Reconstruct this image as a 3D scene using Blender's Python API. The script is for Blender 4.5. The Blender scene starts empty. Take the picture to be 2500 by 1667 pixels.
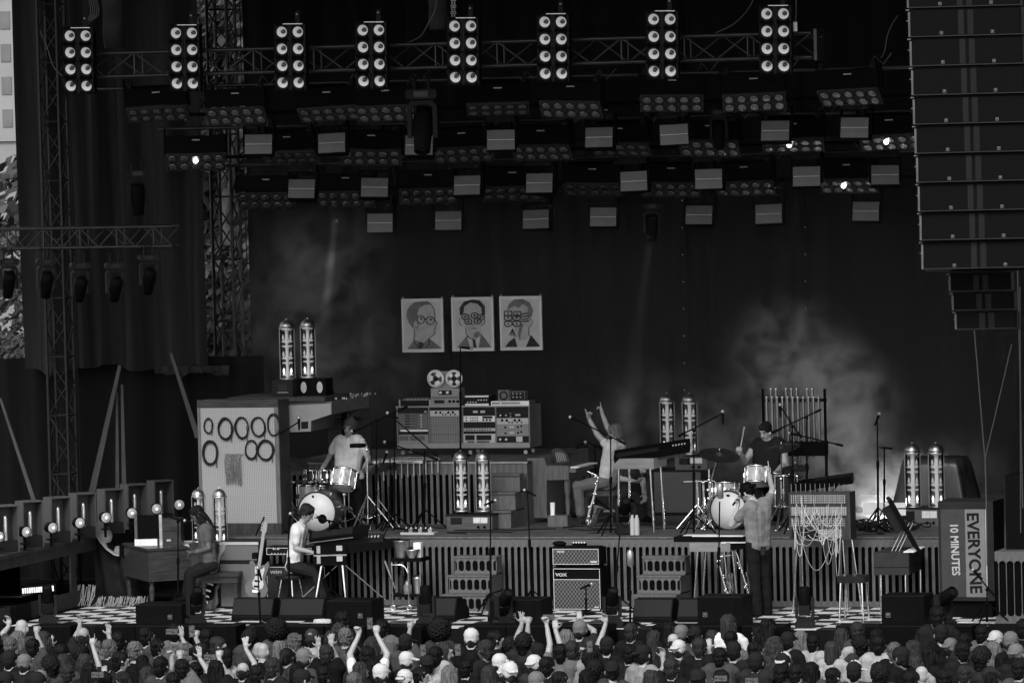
import bpy, bmesh, math, random
import numpy as np
from mathutils import Vector, Matrix, noise
R = math.radians; PI = math.pi
random.seed(7)
scene = bpy.context.scene
C = scene.collection
# ---------------------------------------------------------------- camera
PSI, FPX, ROLL = R(18.0), 13500.0, R(1.45)
CAM = Vector((74*math.sin(PSI), -74*math.cos(PSI), 6.7))
PITCH = R(2.40)
fwd = Vector((-math.sin(PSI)*math.cos(PITCH), math.cos(PSI)*math.cos(PITCH), -math.sin(PITCH)))
r0 = Vector((math.cos(PSI), math.sin(PSI), 0)); u0 = r0.cross(fwd)
cright = r0*math.cos(ROLL) - u0*math.sin(ROLL); cup = u0*math.cos(ROLL) + r0*math.sin(ROLL)
cam = bpy.data.objects.new('camera', bpy.data.cameras.new('camera')); C.objects.link(cam)
m3 = Matrix((cright, cup, -fwd)).transposed()
cam.matrix_world = Matrix.Translation(CAM) @ m3.to_4x4()
cam.data.sensor_width = 36; cam.data.lens = 36*FPX/2500; cam.data.clip_start = 1; cam.data.clip_end = 3000
scene.camera = cam
# ---------------------------------------------------------------- world, sun, exposure
SUN_EL, SUN_AZ = 44, 178          # sun high, behind the camera
w = bpy.data.worlds.new('World'); scene.world = w; w.use_nodes = True
nt = w.node_tree; bg = nt.nodes['Background']
sky = nt.nodes.new('ShaderNodeTexSky'); sky.sky_type = 'NISHITA'; sky.sun_disc = False
sky.sun_elevation = R(SUN_EL); sky.sun_rotation = R(SUN_AZ)
bw = nt.nodes.new('ShaderNodeRGBToBW')
nt.links.new(sky.outputs[0], bw.inputs[0]); nt.links.new(bw.outputs[0], bg.inputs[0]); bg.inputs[1].default_value = 0.10
sl = bpy.data.lights.new('sun', 'SUN'); sl.energy = 1.1; sl.angle = R(25)
sun = bpy.data.objects.new('sun', sl); C.objects.link(sun)
az = R(SUN_AZ); sd = Vector((math.sin(az)*math.cos(R(SUN_EL)), math.cos(az)*math.cos(R(SUN_EL)), math.sin(R(SUN_EL))))
sun.rotation_euler = sd.to_track_quat('Z', 'Y').to_euler(); sun.location = (0, -20, 30)
vs = scene.view_settings; vs.view_transform = 'Standard'; vs.look = 'None'; vs.exposure = 1.55; vs.gamma = 1; vs.use_curve_mapping = False
scene.cycles.max_bounces = 6; scene.cycles.diffuse_bounces = 3; scene.cycles.glossy_bounces = 3; scene.cycles.transparent_max_bounces = 16
scene.cycles.volume_bounces = 0; scene.cycles.volume_step_rate = 2.0
# ---------------------------------------------------------------- picture point -> place in the world
def ray(px, py): return fwd + cright*((px-1250)/FPX) - cup*((py-833.5)/FPX)
def at(px, py, Y):
    d = ray(px, py); return CAM + d*((Y-CAM.y)/d.y)
def atz(px, py, z):
    d = ray(px, py); return CAM + d*((z-CAM.z)/d.z)
def rect(x0, y0, x1, y1, Y):
    """px rectangle on the plane Y -> X0, X1, Z0, Z1"""
    a, b = at(x0, y1, Y), at(x1, y1, Y); c = at((x0+x1)/2, y0, Y)
    return a.x, b.x, (a.z+b.z)/2, c.z
# ---------------------------------------------------------------- materials (all grey: the photograph is black and white)
MATS = {}
def mat(name, v, rough=.6, metal=0, var=.15, scale=6, bump=0.0, stretch=None, emit=0, spec=.4, coat=0):
    if name in MATS: return MATS[name]
    if v < .05 and not metal and spec == .4: spec = .025 if rough > .3 else .15
    m = bpy.data.materials.new(name); m.use_nodes = True; t = m.node_tree; N = t.nodes; L = t.links
    p = N['Principled BSDF']
    tc = N.new('ShaderNodeTexCoord'); mp = N.new('ShaderNodeMapping'); L.new(tc.outputs['Object'], mp.inputs[0])
    if stretch: mp.inputs['Scale'].default_value = stretch
    nz = N.new('ShaderNodeTexNoise'); nz.inputs['Scale'].default_value = scale; nz.inputs['Detail'].default_value = 6
    L.new(mp.outputs[0], nz.inputs['Vector'])
    mr = N.new('ShaderNodeMapRange'); mr.inputs[1].default_value = .25; mr.inputs[2].default_value = .75
    mr.inputs[3].default_value = v*(1-var); mr.inputs[4].default_value = v*(1+var)
    L.new(nz.outputs[0], mr.inputs[0]); L.new(mr.outputs[0], p.inputs['Base Color'])
    p.inputs['Metallic'].default_value = metal; p.inputs['Specular IOR Level'].default_value = spec
    r2 = N.new('ShaderNodeMapRange'); r2.inputs[3].default_value = max(0, rough-.08); r2.inputs[4].default_value = min(1, rough+.08)
    L.new(nz.outputs[0], r2.inputs[0]); L.new(r2.outputs[0], p.inputs['Roughness'])
    if coat: p.inputs['Coat Weight'].default_value = coat; p.inputs['Coat Roughness'].default_value = .15
    if bump:
        b = N.new('ShaderNodeBump'); b.inputs['Strength'].default_value = bump; b.inputs['Distance'].default_value = .02
        L.new(nz.outputs[0], b.inputs['Height']); L.new(b.outputs[0], p.inputs['Normal'])
    if emit:
        p.inputs['Emission Color'].default_value = (1, 1, 1, 1); p.inputs['Emission Strength'].default_value = emit
    MATS[name] = m; return m
black = mat('black_paint', .004, .55); black2 = mat('matt_black', .003, .8); blackg = mat('black_gloss', .012, .25)
dark = mat('dark_grey', .015, .5); grey = mat('mid_grey', .16, .5); lgrey = mat('light_grey', .36, .5); white = mat('white_paint', .72, .5)
chrome = mat('chrome', .75, .18, 1, .1); steel = mat('brushed_steel', .42, .35, 1, .2); alu = mat('dull_aluminium', .30, .45, .9, .25)
wood = mat('oak_veneer', .085, .5, 0, .45, 3.5, .05, (9, 9, 1)); woodh = mat('walnut_veneer', .035, .42, 0, .5, 3.5, .05, (1, 6, 9), coat=.25)
wooddark = mat('dark_walnut', .04, .45, 0, .45, 3.5, .05, (8, 8, 1.2)); ply = mat('pale_plywood', .2, .55, 0, .3, 3, 0, (1, 6, 7))
rubber = mat('rubber', .012, .75); cable = mat('cable_black', .012, .5); cablew = mat('cable_white', .6, .5)
curtm = mat('black_drape', .018, .9, 0, .5, 1.2, .1, (6, 6, .35), spec=.15)
curtb = mat('black_backdrop', .009, .95, 0, .25, 1.0, .05, (5, 5, .3), spec=.05)
grille = mat('speaker_grille', .004, .7, 0, .3, 60); wedgeg = mat('wedge_grille', .02, .75, 0, .15, 80)
brass = mat('lacquered_brass', .45, .25, 1, .25, 30); cymb = mat('cymbal_bronze', .16, .45, 1, .3, 12)
pearl = mat('drum_pearl_wrap', .38, .3, 0, .6, 4, 0, (7, 7, .8), coat=.5); skinh = mat('drum_head', .55, .45, 0, .06)
# ---------------------------------------------------------------- mesh helpers
class G:
    def __init__(s): s.v = []; s.f = []; s.sm = []
    def add(s, vs, fs, smooth=False):
        o = len(s.v); s.v += [tuple(v) for v in vs]; s.f += [tuple(i+o for i in f) for f in fs]; s.sm += [smooth]*len(fs); return s
    def box(s, x0, x1, y0, y1, z0, z1, M=None):
        vs = [Vector((x, y, z)) for z in (z0, z1) for x, y in ((x0, y0), (x1, y0), (x1, y1), (x0, y1))]
        if M is not None: vs = [M @ v for v in vs]
        return s.add(vs, [(3, 2, 1, 0), (4, 5, 6, 7), (0, 1, 5, 4), (1, 2, 6, 5), (2, 3, 7, 6), (3, 0, 4, 7)])
    def cyl(s, a, b, ra, rb=None, n=10, cap=True):
        a = Vector(a); b = Vector(b); rb = ra if rb is None else rb; d = (b-a)
        if d.length < 1e-6: return s
        q = d.to_track_quat('Z', 'Y'); X = q @ Vector((1, 0, 0)); Y = q @ Vector((0, 1, 0))
        cs = [(math.cos(2*PI*i/n), math.sin(2*PI*i/n)) for i in range(n)]
        vs = [a + X*(c*ra) + Y*(k*ra) for c, k in cs] + [b + X*(c*rb) + Y*(k*rb) for c, k in cs]
        s.add(vs, [(i, (i+1) % n, n+(i+1) % n, n+i) for i in range(n)], True)
        if cap: s.add(vs[:n], [tuple(range(n-1, -1, -1))]); s.add(vs[n:], [tuple(range(n))])
        return s
    def tube(s, pts, r, n=6, closed=False):
        pts = [Vector(p) for p in pts]; m = len(pts); vs = []; fs = []
        up = Vector((.31, .42, .85)).normalized()
        for i, p in enumerate(pts):
            t = (pts[(i+1) % m]-pts[i-1]) if closed else (pts[min(i+1, m-1)]-pts[max(i-1, 0)])
            t = t.normalized() if t.length > 0 else Vector((0, 0, 1)); X = t.cross(up)
            X = X.normalized() if X.length > .02 else t.orthogonal().normalized(); Y = t.cross(X)
            rr = r[i] if isinstance(r, (list, tuple)) else r
            for k in range(n): vs.append(p + X*(rr*math.cos(2*PI*k/n)) + Y*(rr*math.sin(2*PI*k/n)))
        for i in range(m if closed else m-1):
            j = (i+1) % m
            for k in range(n): fs.append((i*n+k, i*n+(k+1) % n, j*n+(k+1) % n, j*n+k))
        s.add(vs, fs, True)
        if not closed: s.add(vs[:n], [tuple(range(n-1, -1, -1))]); s.add(vs[-n:], [tuple(range(n))])
        return s
    def lathe(s, prof, n=16, M=None, smooth=True, cap=True):
        """prof: list of (radius, height) along z"""
        vs = []; fs = []
        for (r, z) in prof:
            for k in range(n): vs.append(Vector((r*math.cos(2*PI*k/n), r*math.sin(2*PI*k/n), z)))
        if M is not None: vs = [M @ v for v in vs]
        for i in range(len(prof)-1):
            for k in range(n): fs.append((i*n+k, i*n+(k+1) % n, (i+1)*n+(k+1) % n, (i+1)*n+k))
        s.add(vs, fs, smooth)
        if cap and prof[0][0] > 1e-4: s.add(vs[:n], [tuple(range(n-1, -1, -1))])
        if cap and prof[-1][0] > 1e-4: s.add(vs[-n:], [tuple(range(n))])
        return s
    def ball(s, c, r, n=10, sz=(1, 1, 1)):
        m = n//2+1; c = Vector(c)
        pr = [(math.sin(PI*i/m)*r, -math.cos(PI*i/m)*r) for i in range(m+1)]
        pr[0] = (1e-5, -r); pr[-1] = (1e-5, r)
        return s.lathe(pr, n, Matrix.Translation(c) @ Matrix.Diagonal((sz[0], sz[1], sz[2], 1)))
    def prism(s, poly, y0, y1, M=None):
        """poly in local x,z extruded along y"""
        n = len(poly); a = sum(poly[i][0]*poly[(i+1) % n][1]-poly[(i+1) % n][0]*poly[i][1] for i in range(n))
        if a < 0: poly = poly[::-1]
        vs = [Vector((x, y0, z)) for x, z in poly] + [Vector((x, y1, z)) for x, z in poly]
        if M is not None: vs = [M @ v for v in vs]
        return s.add(vs, [tuple(range(n)), tuple(range(2*n-1, n-1, -1))] + [(i, i+n, (i+1) % n+n, (i+1) % n) for i in range(n)])
    def ring(s, c, R1, r, n=24, k=6, M=None):
        pts = [Vector((R1*math.cos(2*PI*i/n), R1*math.sin(2*PI*i/n), 0)) for i in range(n)]
        pts = [Vector(c) + ((M @ p) if M is not None else p) for p in pts]
        return s.tube(pts, r, k, True)
    def mesh(s, name):
        me = bpy.data.meshes.new(name); me.from_pydata(s.v, [], s.f); me.polygons.foreach_set('use_smooth', s.sm); me.update(); return me
def obj(name, me, m=None, parent=None, loc=None, rot=None):
    if isinstance(me, G): me = me.mesh(name)
    o = bpy.data.objects.new(name, me); C.objects.link(o)
    if m is not None and not me.materials: me.materials.append(m)
    if parent is not None: o.parent = parent
    if loc is not None: o.location = loc
    if rot is not None: o.rotation_euler = rot
    return o
def tag(o, label=None, cat=None, group=None, kind=None):
    if label: o['label'] = label
    if cat: o['category'] = cat
    if group: o['group'] = group
    if kind: o['kind'] = kind
    return o
def thing(name, label, cat, loc=(0, 0, 0), rz=0, group=None):
    o = bpy.data.objects.new(name, None); C.objects.link(o); o.location = loc; o.rotation_euler = (0, 0, rz); o.empty_display_size = .1
    return tag(o, label, cat, group)
def copy_tree(o, parent=None):
    c = o.copy(); C.objects.link(c); c.parent = parent
    for ch in o.children: copy_tree(ch, c)
    return c
def rotm(axis, deg): return Matrix.Rotation(R(deg), 4, axis)
def T(x, y, z): return Matrix.Translation((x, y, z))
FACE = rotm('X', 90)   # turns a lathe's +z towards -y (the audience)
def text(s, h, name, m, parent, M, bold=.0, wide=1.0):
    """flat lettering in x (right), z (up) facing -y; returned centred on M"""
    cu = bpy.data.curves.new(name, 'FONT'); cu.body = s; cu.size = h*1.4; cu.align_x = 'CENTER'; cu.align_y = 'CENTER'; cu.extrude = .002; cu.offset = bold; cu.resolution_u = 3
    tmp = bpy.data.objects.new('tmp', cu); C.objects.link(tmp)
    dg = bpy.context.evaluated_depsgraph_get(); me = bpy.data.meshes.new_from_object(tmp.evaluated_get(dg))
    bpy.data.objects.remove(tmp); bpy.data.curves.remove(cu); me.name = name
    me.transform(M @ rotm('X', 90) @ Matrix.Diagonal((wide, 1, 1, 1))); me.materials.clear()
    return obj(name, me, m, parent)
# ================================================================ the setting
R1Y, Z1 = 0.55, 0.93       # lower riser: front plane and top
R2Y, Z2 = 2.75, 1.80       # upper riser
LIP = -2.6; GZ = -1.55     # stage lip, ground in front of the stage
gm = mat('trodden_ground', .09, .9, 0, .5, .5, .2)
o = obj('ground', G().box(-400, 400, -160, 500, GZ-.5, GZ), gm); tag(o, kind='structure')
stage_floor = obj('stage_floor', G().box(-9.5, 9.5, LIP, 9.5, -.25, -.006), mat('black_stage_ply', .008, .6, 0, .4, 5, .1)); tag(stage_floor, kind='structure')
o = obj('stage_skirt', G().box(-9.5, 9.5, LIP+.05, LIP+.12, GZ, -.25), mat('black_skirt', .004, .9)); tag(o, kind='structure')
# chequered tiles
TS = .30
tw = mat('white_tile', .62, .32, 0, .12, 5); tb = mat('black_tile', .018, .3, 0, .4, 8)
tg = G().box(.004, TS-.004, .004, TS-.004, -.004, .004); tmw = tg.mesh('tile'); tmw.materials.append(tw); tmb = tg.mesh('tile'); tmb.materials.append(tb)
rest = [G(), G()]; nrow = int((R1Y-LIP-.06)/TS)
for j in range(nrow):
    for i in range(-21, 23):
        k = (i+j) % 2; x, y = i*TS, LIP+.05+j*TS
        if j < 7 and -20 <= i < 22: obj('tile', tmw if k else tmb, None, stage_floor, (x, y, 0))
        else: rest[k].box(x+.004, x+TS-.004, y+.004, y+TS-.004, -.004, .004)
for k in (0, 1): tag(obj('tile', rest[k], tw if k else tb, stage_floor), kind='stuff')
# slatted faces: one board per slot pitch, stadium-shaped gaps between boards
def slat_mesh(p, gap, h, z0, z1, t=.018, m=wood):
    r = gap/2; x = p/2; pts = []
    for i in range(7):
        a = PI/2*i/6; pts.append((x-r*math.sin(a), z1-r+r*math.cos(a)))
    for i in range(7):
        a = PI/2*i/6; pts.append((x-r*math.cos(a), z0+r-r*math.sin(a)))
    R_ = [(x, h)] + pts + [(x, 0)]
    poly = R_ + [(-a, b) for a, b in R_[::-1]]
    me = G().prism(poly, 0, t).mesh('slat'); me.materials.append(m); return me
def slat_wall(parent, x0, x1, h, z0, z1, p=.0905, gap=.05, y=0, m=wood):
    me = slat_mesh(p, gap, h, z0, z1, m=m); n = max(1, round((x1-x0)/p)); sc_ = (x1-x0)/(n*p)
    for i in range(n):
        s = obj('slat', me, None, parent, (x0+(i+.5)*p*sc_, y, 0)); s.scale.x = sc_*.995
carpet = mat('riser_deck', .055, .75, 0, .5, 4, .1)
X1A, X1B = at(505, 1400, R1Y).x, 6.9
r1 = thing('lower_riser', 'long lower stage riser faced with slotted oak boards', 'riser', (0, R1Y, 0))
obj('deck', G().box(X1A, X1B, 0, 8.4-R1Y, Z1-.03, Z1), carpet, r1)
obj('edge_trim', G().box(X1A, X1B, -.012, 0, Z1-.018, Z1+.004), wood, r1)
obj('backing', G().box(X1A, X1B, .05, .08, 0, Z1-.04), black2, r1)
slat_wall(r1, X1A, X1B, Z1-.02, .07, .80)
X2A, X2B = at(690, 1200, R2Y).x, at(1288, 1200, R2Y).x
r2 = thing('upper_riser', 'upper riser of slotted oak under the mixing console', 'riser', (0, R2Y, Z1))
obj('deck', G().box(X2A, X2B, 0, 2.9, Z2-Z1-.03, Z2-Z1), carpet, r2)
obj('edge_trim', G().box(X2A, X2B+.01, -.012, 0, Z2-Z1-.02, Z2-Z1+.004), alu, r2)
obj('side_panel', G().box(X2B-.02, X2B, .02, 2.9, 0, Z2-Z1-.035), wood, r2)
obj('backing', G().box(X2A, X2B-.03, .05, .08, 0, Z2-Z1-.04), black2, r2)
slat_wall(r2, X2A, X2B, Z2-Z1-.02, .0, .70)
# ---- drapes
def drape(name, label, x0, x1, z0, z1, Y, folds, amp, m, parent=None, sag=0, seed=0):
    nx, nz = int(max(24, folds*8)), 14; g = G(); vs = []; fs = []
    for j in range(nz+1):
        v = j/nz; z = z0+(z1-z0)*v
        for i in range(nx+1):
            u = i/nx; x = x0+(x1-x0)*u
            ph = u*folds*2*PI + 1.5*math.sin(u*9+seed)+.5*math.sin(v*3+u*5+seed)
            yy = Y + amp*(.6*math.sin(ph)+.4*math.sin(ph*.43+seed+v*1.3))*(1.15-.3*v)
            dz = (sag*math.sin(u*11+seed)+.5*sag*math.sin(u*29)) if j == 0 else 0
            vs.append((x, yy, z+dz))
    for j in range(nz):
        for i in range(nx):
            a = j*(nx+1)+i; fs.append((a, a+1, a+nx+2, a+nx+1))
    g.add(vs, fs, True); o = obj(name, g, m, parent)
    if label: tag(o, label, 'curtain')
    return o
YB = 8.2
bx = [at(x, 900, YB).x for x in (618, 1000, 1330, 1680, 1980, 2640)]
for i in range(5):
    drape('backdrop_curtain', ['black backdrop curtain panel behind the mixing console at left', 'black backdrop curtain panel behind the three portraits', 'black backdrop curtain panel behind the seated keyboard player', 'black backdrop curtain panel behind the tubular bells', 'black backdrop curtain panel at the far right of the stage'][i],
          bx[i]-.03, bx[i+1]+.03, .5, 9.0, YB+(.03 if i % 2 else 0), 5 if i < 4 else 6, .05, curtb, seed=i*1.7)
YS = 4.0
lx0, lx1 = at(48, 500, YS).x, at(498, 500, YS).x
drape('wing_curtain', 'tall black wing curtain left of the truss tower', lx0, lx1, at(300, 900, YS).z, 9.3, YS, 6, .22, curtm, sag=.05, seed=3)
drape('lower_wing_drape', 'dark ground-level drape below the wing curtain', at(-60, 1000, YS+.5).x, at(640, 1000, YS+.5).x, 0, at(300, 872, YS+.5).z, YS+.5, 7, .15, curtb, seed=5)
hemm = mat('pale_hem_cloth', .022, .8, 0, .5, 6)
drape('loose_hem_cloth', 'pale wrinkled cloth strip along the hem of the wing curtain', at(375, 900, YS-.2).x, at(560, 900, YS-.2).x, at(450, 913, YS-.2).z, at(450, 893, YS-.2).z, YS-.2, 9, .04, hemm, sag=.03, seed=1)
# ---- unseen stage roof, drawn forward to shade the rig; right wing
g = G().box(-9.6, 9.6, -6.0, 9.6, 9.3, 9.6); o = obj('stage_shade_roof', g, black2); tag(o, 'unseen black stage roof canopy, front extended to shade the lighting rig', 'roof')
drape('right_wing_curtain', 'black wing curtain at the right edge of the stage', 7.2, 9.4, .0, 9.2, 7.0, 7, .12, curtb, seed=9)
for i in range(9):
    x = -6.5+i*1.6
    g = G().cyl((x, -2.5, 9.0), (x, 9, 9.0), .04, n=6); o = obj('roof_beam', g, black2)
    tag(o, 'black steel roof beam running front to back', 'beam', 'roof beams over the stage')
o = obj('rear_wall', G().box(-5.9, 9.6, 9.3, 9.5, GZ, 9.3), black2); tag(o, 'black wall closing the rear of the stage', 'wall')
o = obj('right_wall', G().box(9.45, 9.6, -2.4, 9.3, GZ, 9.3), black2); tag(o, 'black wall closing the right wing', 'wall')
# ---- side platform along the left wing
SX = -6.45
sp = thing('side_platform', 'black side platform with an open bay along the left wing', 'platform', (SX, 0, 0))
pf = mat('platform_paint', .045, .5, 0, .3, 5)
ya, yb = -3.2, 3.2
obj('deck', G().box(-2.2, .03, ya, yb, Z1-.05, Z1), pf, sp)
obj('top_rail', G().box(-.03, 0, ya, yb, Z1-.20, Z1-.052), pf, sp)
obj('bottom_rail', G().box(-.03, 0, ya, yb, 0, .22), pf, sp)
for y0, y1 in ((-.05, .14), (1.9, 2.1), (ya, ya+.15)):
    obj('post', G().box(-.03, 0, y0, y1, .22, Z1-.20), pf, sp)
obj('back_panel', G().box(-2.2, -2.15, ya, yb, 0, Z1-.06), black2, sp)
obj('side_fascia', G().box(-.028, -.004, 2.1, yb, .22, Z1-.2), pf, sp)
# ---- what shows through the gaps: building, trees, hedge
leafm = mat('leaves', .045, .6, 0, .5, 3, spec=.3); barkm = mat('bark', .06, .9, 0, .4, 8, .3)
def leaf_cloud(n, fn, size, seed):
    rnd = random.Random(seed); g = G()
    for i in range(n):
        c = Vector(fn(rnd)); q = Vector((rnd.gauss(0, 1), rnd.gauss(0, 1), rnd.gauss(0, 1))).normalized(); a = q.orthogonal().normalized(); b = q.cross(a)
        s = size*rnd.uniform(.6, 1.4)
        g.add([c-a*s, c-b*s*.5, c+a*s, c+b*s*.5], [(0, 1, 2, 3)])
    return g
def tree(name, label, x, y, h, rad, n, size, seed, low=.2):
    t = thing(name, label, 'tree', (x, y, GZ))
    g = G().cyl((0, 0, 0), (0, 0, h*.7), .22, .08)
    rr = random.Random(seed)
    for k in range(9):
        a = rr.uniform(0, 6.28); z = h*rr.uniform(.3, .65); g.cyl((0, 0, z), (rad*.7*math.cos(a), rad*.7*math.sin(a), z+h*.2), .07, .02, 6)
    obj('trunk', g, barkm, t)
    clumps = [(rr.gauss(0, rad*.45), rr.gauss(0, rad*.45), h*rr.uniform(low, .95), rad*rr.uniform(.25, .5)) for _ in range(34)]
    def fn(r):
        c = r.choice(clumps); d = Vector((r.gauss(0, 1), r.gauss(0, 1), r.gauss(0, 1))).normalized()*c[3]*(r.random()**.35)
        return (c[0]+d.x, c[1]+d.y, c[2]+d.z)
    tag(obj('crown', leaf_cloud(n, fn, size, seed), leafm, t), kind='stuff'); return t
p = at(560, 700, 17); tree('garden_tree', 'leafy tree seen through the gap beside the truss tower', p.x, 17, 11, 2.6, 30000, .11, 4, low=.05)
p = at(585, 600, 24); tree('tall_tree', 'tall leafy tree further back in the gap beside the tower', p.x, 24, 13, 3.4, 30000, .15, 8, low=.05)
p = at(560, 560, 33); tree('garden_tree', 'broad dark tree filling the rear of the gap beside the tower', p.x, 33, 15, 4.2, 30000, .22, 15, low=.03)
p = at(22, 690, 30); tree('distant_tree', 'hazy round tree before the building at far left', p.x-.5, 30, 6.6, 1.7, 9000, .07, 6)
hp = at(20, 850, 16)
hd = thing('hedge', 'clipped hedge at the far left beyond the wing curtain', 'hedge', (hp.x, 16, GZ))
ztop = at(20, 815, 16).z-GZ
obj('stem', G().cyl((0, 0, 0), (0, 0, ztop*.8), .1), barkm, hd)
tag(obj('foliage', leaf_cloud(20000, lambda r: (r.uniform(-2.5, 1.6), r.uniform(-.6, .6), r.uniform(.3, ztop)), .055, 2), leafm, hd), kind='stuff')
bl = thing('office_building', 'pale office tower with rows of windows at the far left', 'building', (at(10, 300, 110).x, 110, GZ))
bz = at(20, 45, 110).z-GZ+8; bb = at(20, 345, 110).z-GZ
fm = mat('pale_facade', .22, .8, 0, .2, .4); wg = mat('window_glass', .10, .15, 0, .3, 1)
obj('facade', G().box(-6, 6, 0, 10, 0, bz), fm, bl)
for r_ in range(9):
    for c_ in range(7):
        z = bb+.5+r_*1.15; x = -1.9+c_*.62
        if z+.7 < bz: obj('window', G().box(x, x+.38, -.04, .05, z, z+.62), wg, bl)
lo = thing('low_building', 'plain grey low building behind the far left trees', 'building', (at(10, 500, 80).x, 80, GZ))
obj('wall', G().box(-5, 5, 0, 8, 0, at(20, 345, 80).z-GZ), mat('grey_render', .2, .85, 0, .15, .5), lo); obj('roof_edge', G().box(-5.1, 5.1, -.1, 8.1, at(20, 345, 80).z-GZ, at(20, 340, 80).z-GZ), fm, lo)
# ---- truss helper: a box truss between two points, section sx (local x) and sy
def truss(name, label, cat, a, b, w_, h_, pitch, rc, rb, m, group=None):
    a = Vector(a); b = Vector(b); d = b-a; L_ = d.length; t = thing(name, label, cat, a, 0, group)
    D = d.normalized(); side = Vector((1, 0, 0)) if abs(D.z) > .5 else Vector((0, 0, 1)); s2 = D.cross(side).normalized(); side = s2.cross(D).normalized()
    cs = [side*(h_*i)+s2*(w_*j) for i, j in ((-.5, -.5), (.5, -.5), (.5, .5), (-.5, .5))]
    ch = G().cyl((0, 0, 0), D*L_, rc, n=8).mesh('chord'); ch.materials.append(m)
    for c in cs: obj('chord', ch, None, t, c)
    n = max(2, round(L_/pitch)); pl = L_/n
    for f in range(4):
        c0, c1 = cs[f], cs[(f+1) % 4]
        dg = [G().cyl(c0, c1+D*pl, rb, n=6).mesh('brace'), G().cyl(c1, c0+D*pl, rb, n=6).mesh('brace')]
        for x in dg: x.materials.append(m)
        rg = G().cyl(c0, c1, rb, n=6).mesh('rung'); rg.materials.append(m)
        for k in range(n):
            obj('brace', dg[k % 2], None, t, D*(pl*k))
            if k % 2 == 0: obj('rung', rg, None, t, D*(pl*k))
    return t
trm = mat('truss_black', .03, .4, .5, .3); tra = mat('truss_dark_steel', .022, .45, .7, .3)
p0 = at(158, 1230, 2.6); p1 = at(112, -40, 2.6)
truss('truss_tower', 'dark lattice tower in front of the left wing curtain', 'tower', (p0.x, 2.6, 0), (p0.x, 2.6, 9.2), .3, .29, .42, .024, .011, tra)
p0 = at(562, 900, 6.2)
truss('truss_tower', 'steel lattice tower standing in the gap before the trees', 'tower', (p0.x, 6.2, 0), (p0.x, 6.2, 9.2), .35, .31, .45, .026, .013, trm)
for k, (px, Y) in enumerate(((183, 2.4), (523, 6.0), (604, 5.5))):
    p = at(px, 700, Y); o = obj('rigging_cable', G().cyl((p.x, Y, .3), (p.x, Y, 9.2), .008, n=5), cable)
    tag(o, ['vertical black cable beside the left lattice tower', 'thin cable left of the tower in the gap', 'thin cable right of the tower in the gap'][k], 'cable')
# ================================================================ lighting rig and loudspeakers
TY = -1.5
truss('lighting_truss', 'long black box truss carrying the eight lamp clusters', 'truss', (at(195, 160, TY).x, TY, 7.43), (at(1990, 160, TY).x, TY, 7.43), .3, .31, .42, .025, .012, trm)
o = obj('truss_end_bracket', G().box(-.02, .02, -.2, .2, -.2, .2).cyl((-.2, 0, .1), (.05, 0, .1), .02), trm, None, (at(2000, 110, TY).x, TY, 7.43))
tag(o, 'square end bracket on the right tip of the lamp truss', 'bracket')
# --- clusters of eight reflector lamps
refl = mat('lamp_reflector', .66, .5, .0, .05, emit=.06); lampb = mat('lamp_cap', .06, .4); bez = mat('lamp_bezel', .02, .35)
def cluster():
    t = thing('lamp_cluster', 'x', 'stage lamp')
    CW, CH = .215, .222; W_, H_ = 2*CW, 4*CH
    g = G().box(-W_/2, W_/2, .1, .14, -H_/2, H_/2)
    for z in (-H_/2, -.006, H_/2-.012): g.box(-W_/2, W_/2, -.02, .1, z, z+.012)
    for x in (-W_/2, W_/2-.012): g.box(x, x+.012, -.02, .1, -H_/2+.013, H_/2-.013)
    obj('housing', g, black, t)
    obj('centre_rail', G().box(-.014, .014, -.015, .09, -H_/2+.013, -.007).box(-.014, .014, -.015, .09, .007, H_/2-.013), bez, t)
    obj('top_trim', G().box(-.09, .17, -.024, -.02, H_/2-.01, H_/2), steel, t)
    obj('hanging_bracket', G().box(.07, .13, .0, .02, H_/2, H_/2+.16).cyl((.1, -.01, H_/2+.12), (.1, .04, H_/2+.12), .018), dark, t); obj('bracket_bolt', G().ball((.1, -.02, H_/2+.12), .016, 8), steel, t)
    b = G().lathe([(.092, 0), (.095, .03), (.082, .034), (.078, .01)], 20, FACE, cap=False).box(-.1, -.08, -.02, .05, -.1, .1).box(.08, .1, -.02, .05, -.1, .1).mesh('bezel'); b.materials.append(bez)
    rf = G().lathe([(.030, -.07), (.05, -.035), (.068, .002), (.07, .012)], 20, FACE, cap=False).mesh('reflector'); rf.materials.append(refl)
    cp = G().lathe([(.024, -.07), (.025, -.02), (.018, -.012), (.001, -.012)], 12, FACE).mesh('cap'); cp.materials.append(lampb)
    for i in range(2):
        for j in range(4):
            l = obj('lamp', b, None, t, ((i-.5)*CW, 0, (1.5-j)*CH)); l.rotation_euler = (R(2+j*5), 0, R(-8))
            obj('reflector', rf, None, l); obj('cap', cp, None, l)
    return t
cl0 = cluster()
cps = [(180, 140), (424, 134), (667, 132), (853, 128), (1064, 119), (1271, 110), (1521, 104), (1781, 92)]
ords = ['leftmost', 'second', 'third', 'fourth', 'fifth', 'sixth', 'seventh', 'rightmost']
for i, (x, y) in enumerate(cps):
    o = cl0 if i == 0 else copy_tree(cl0); p = at(x*1.063, y*1.063, TY-.42)
    o.location = p; o.rotation_euler = (R(3), R(1.2), R(10))
    tag(o, '%s cluster of eight silver reflector lamps along the top truss' % (ords[i] if i in (0, 7) else ords[i]+' from left'), 'stage lamp', 'lamp clusters on the front truss')
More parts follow.
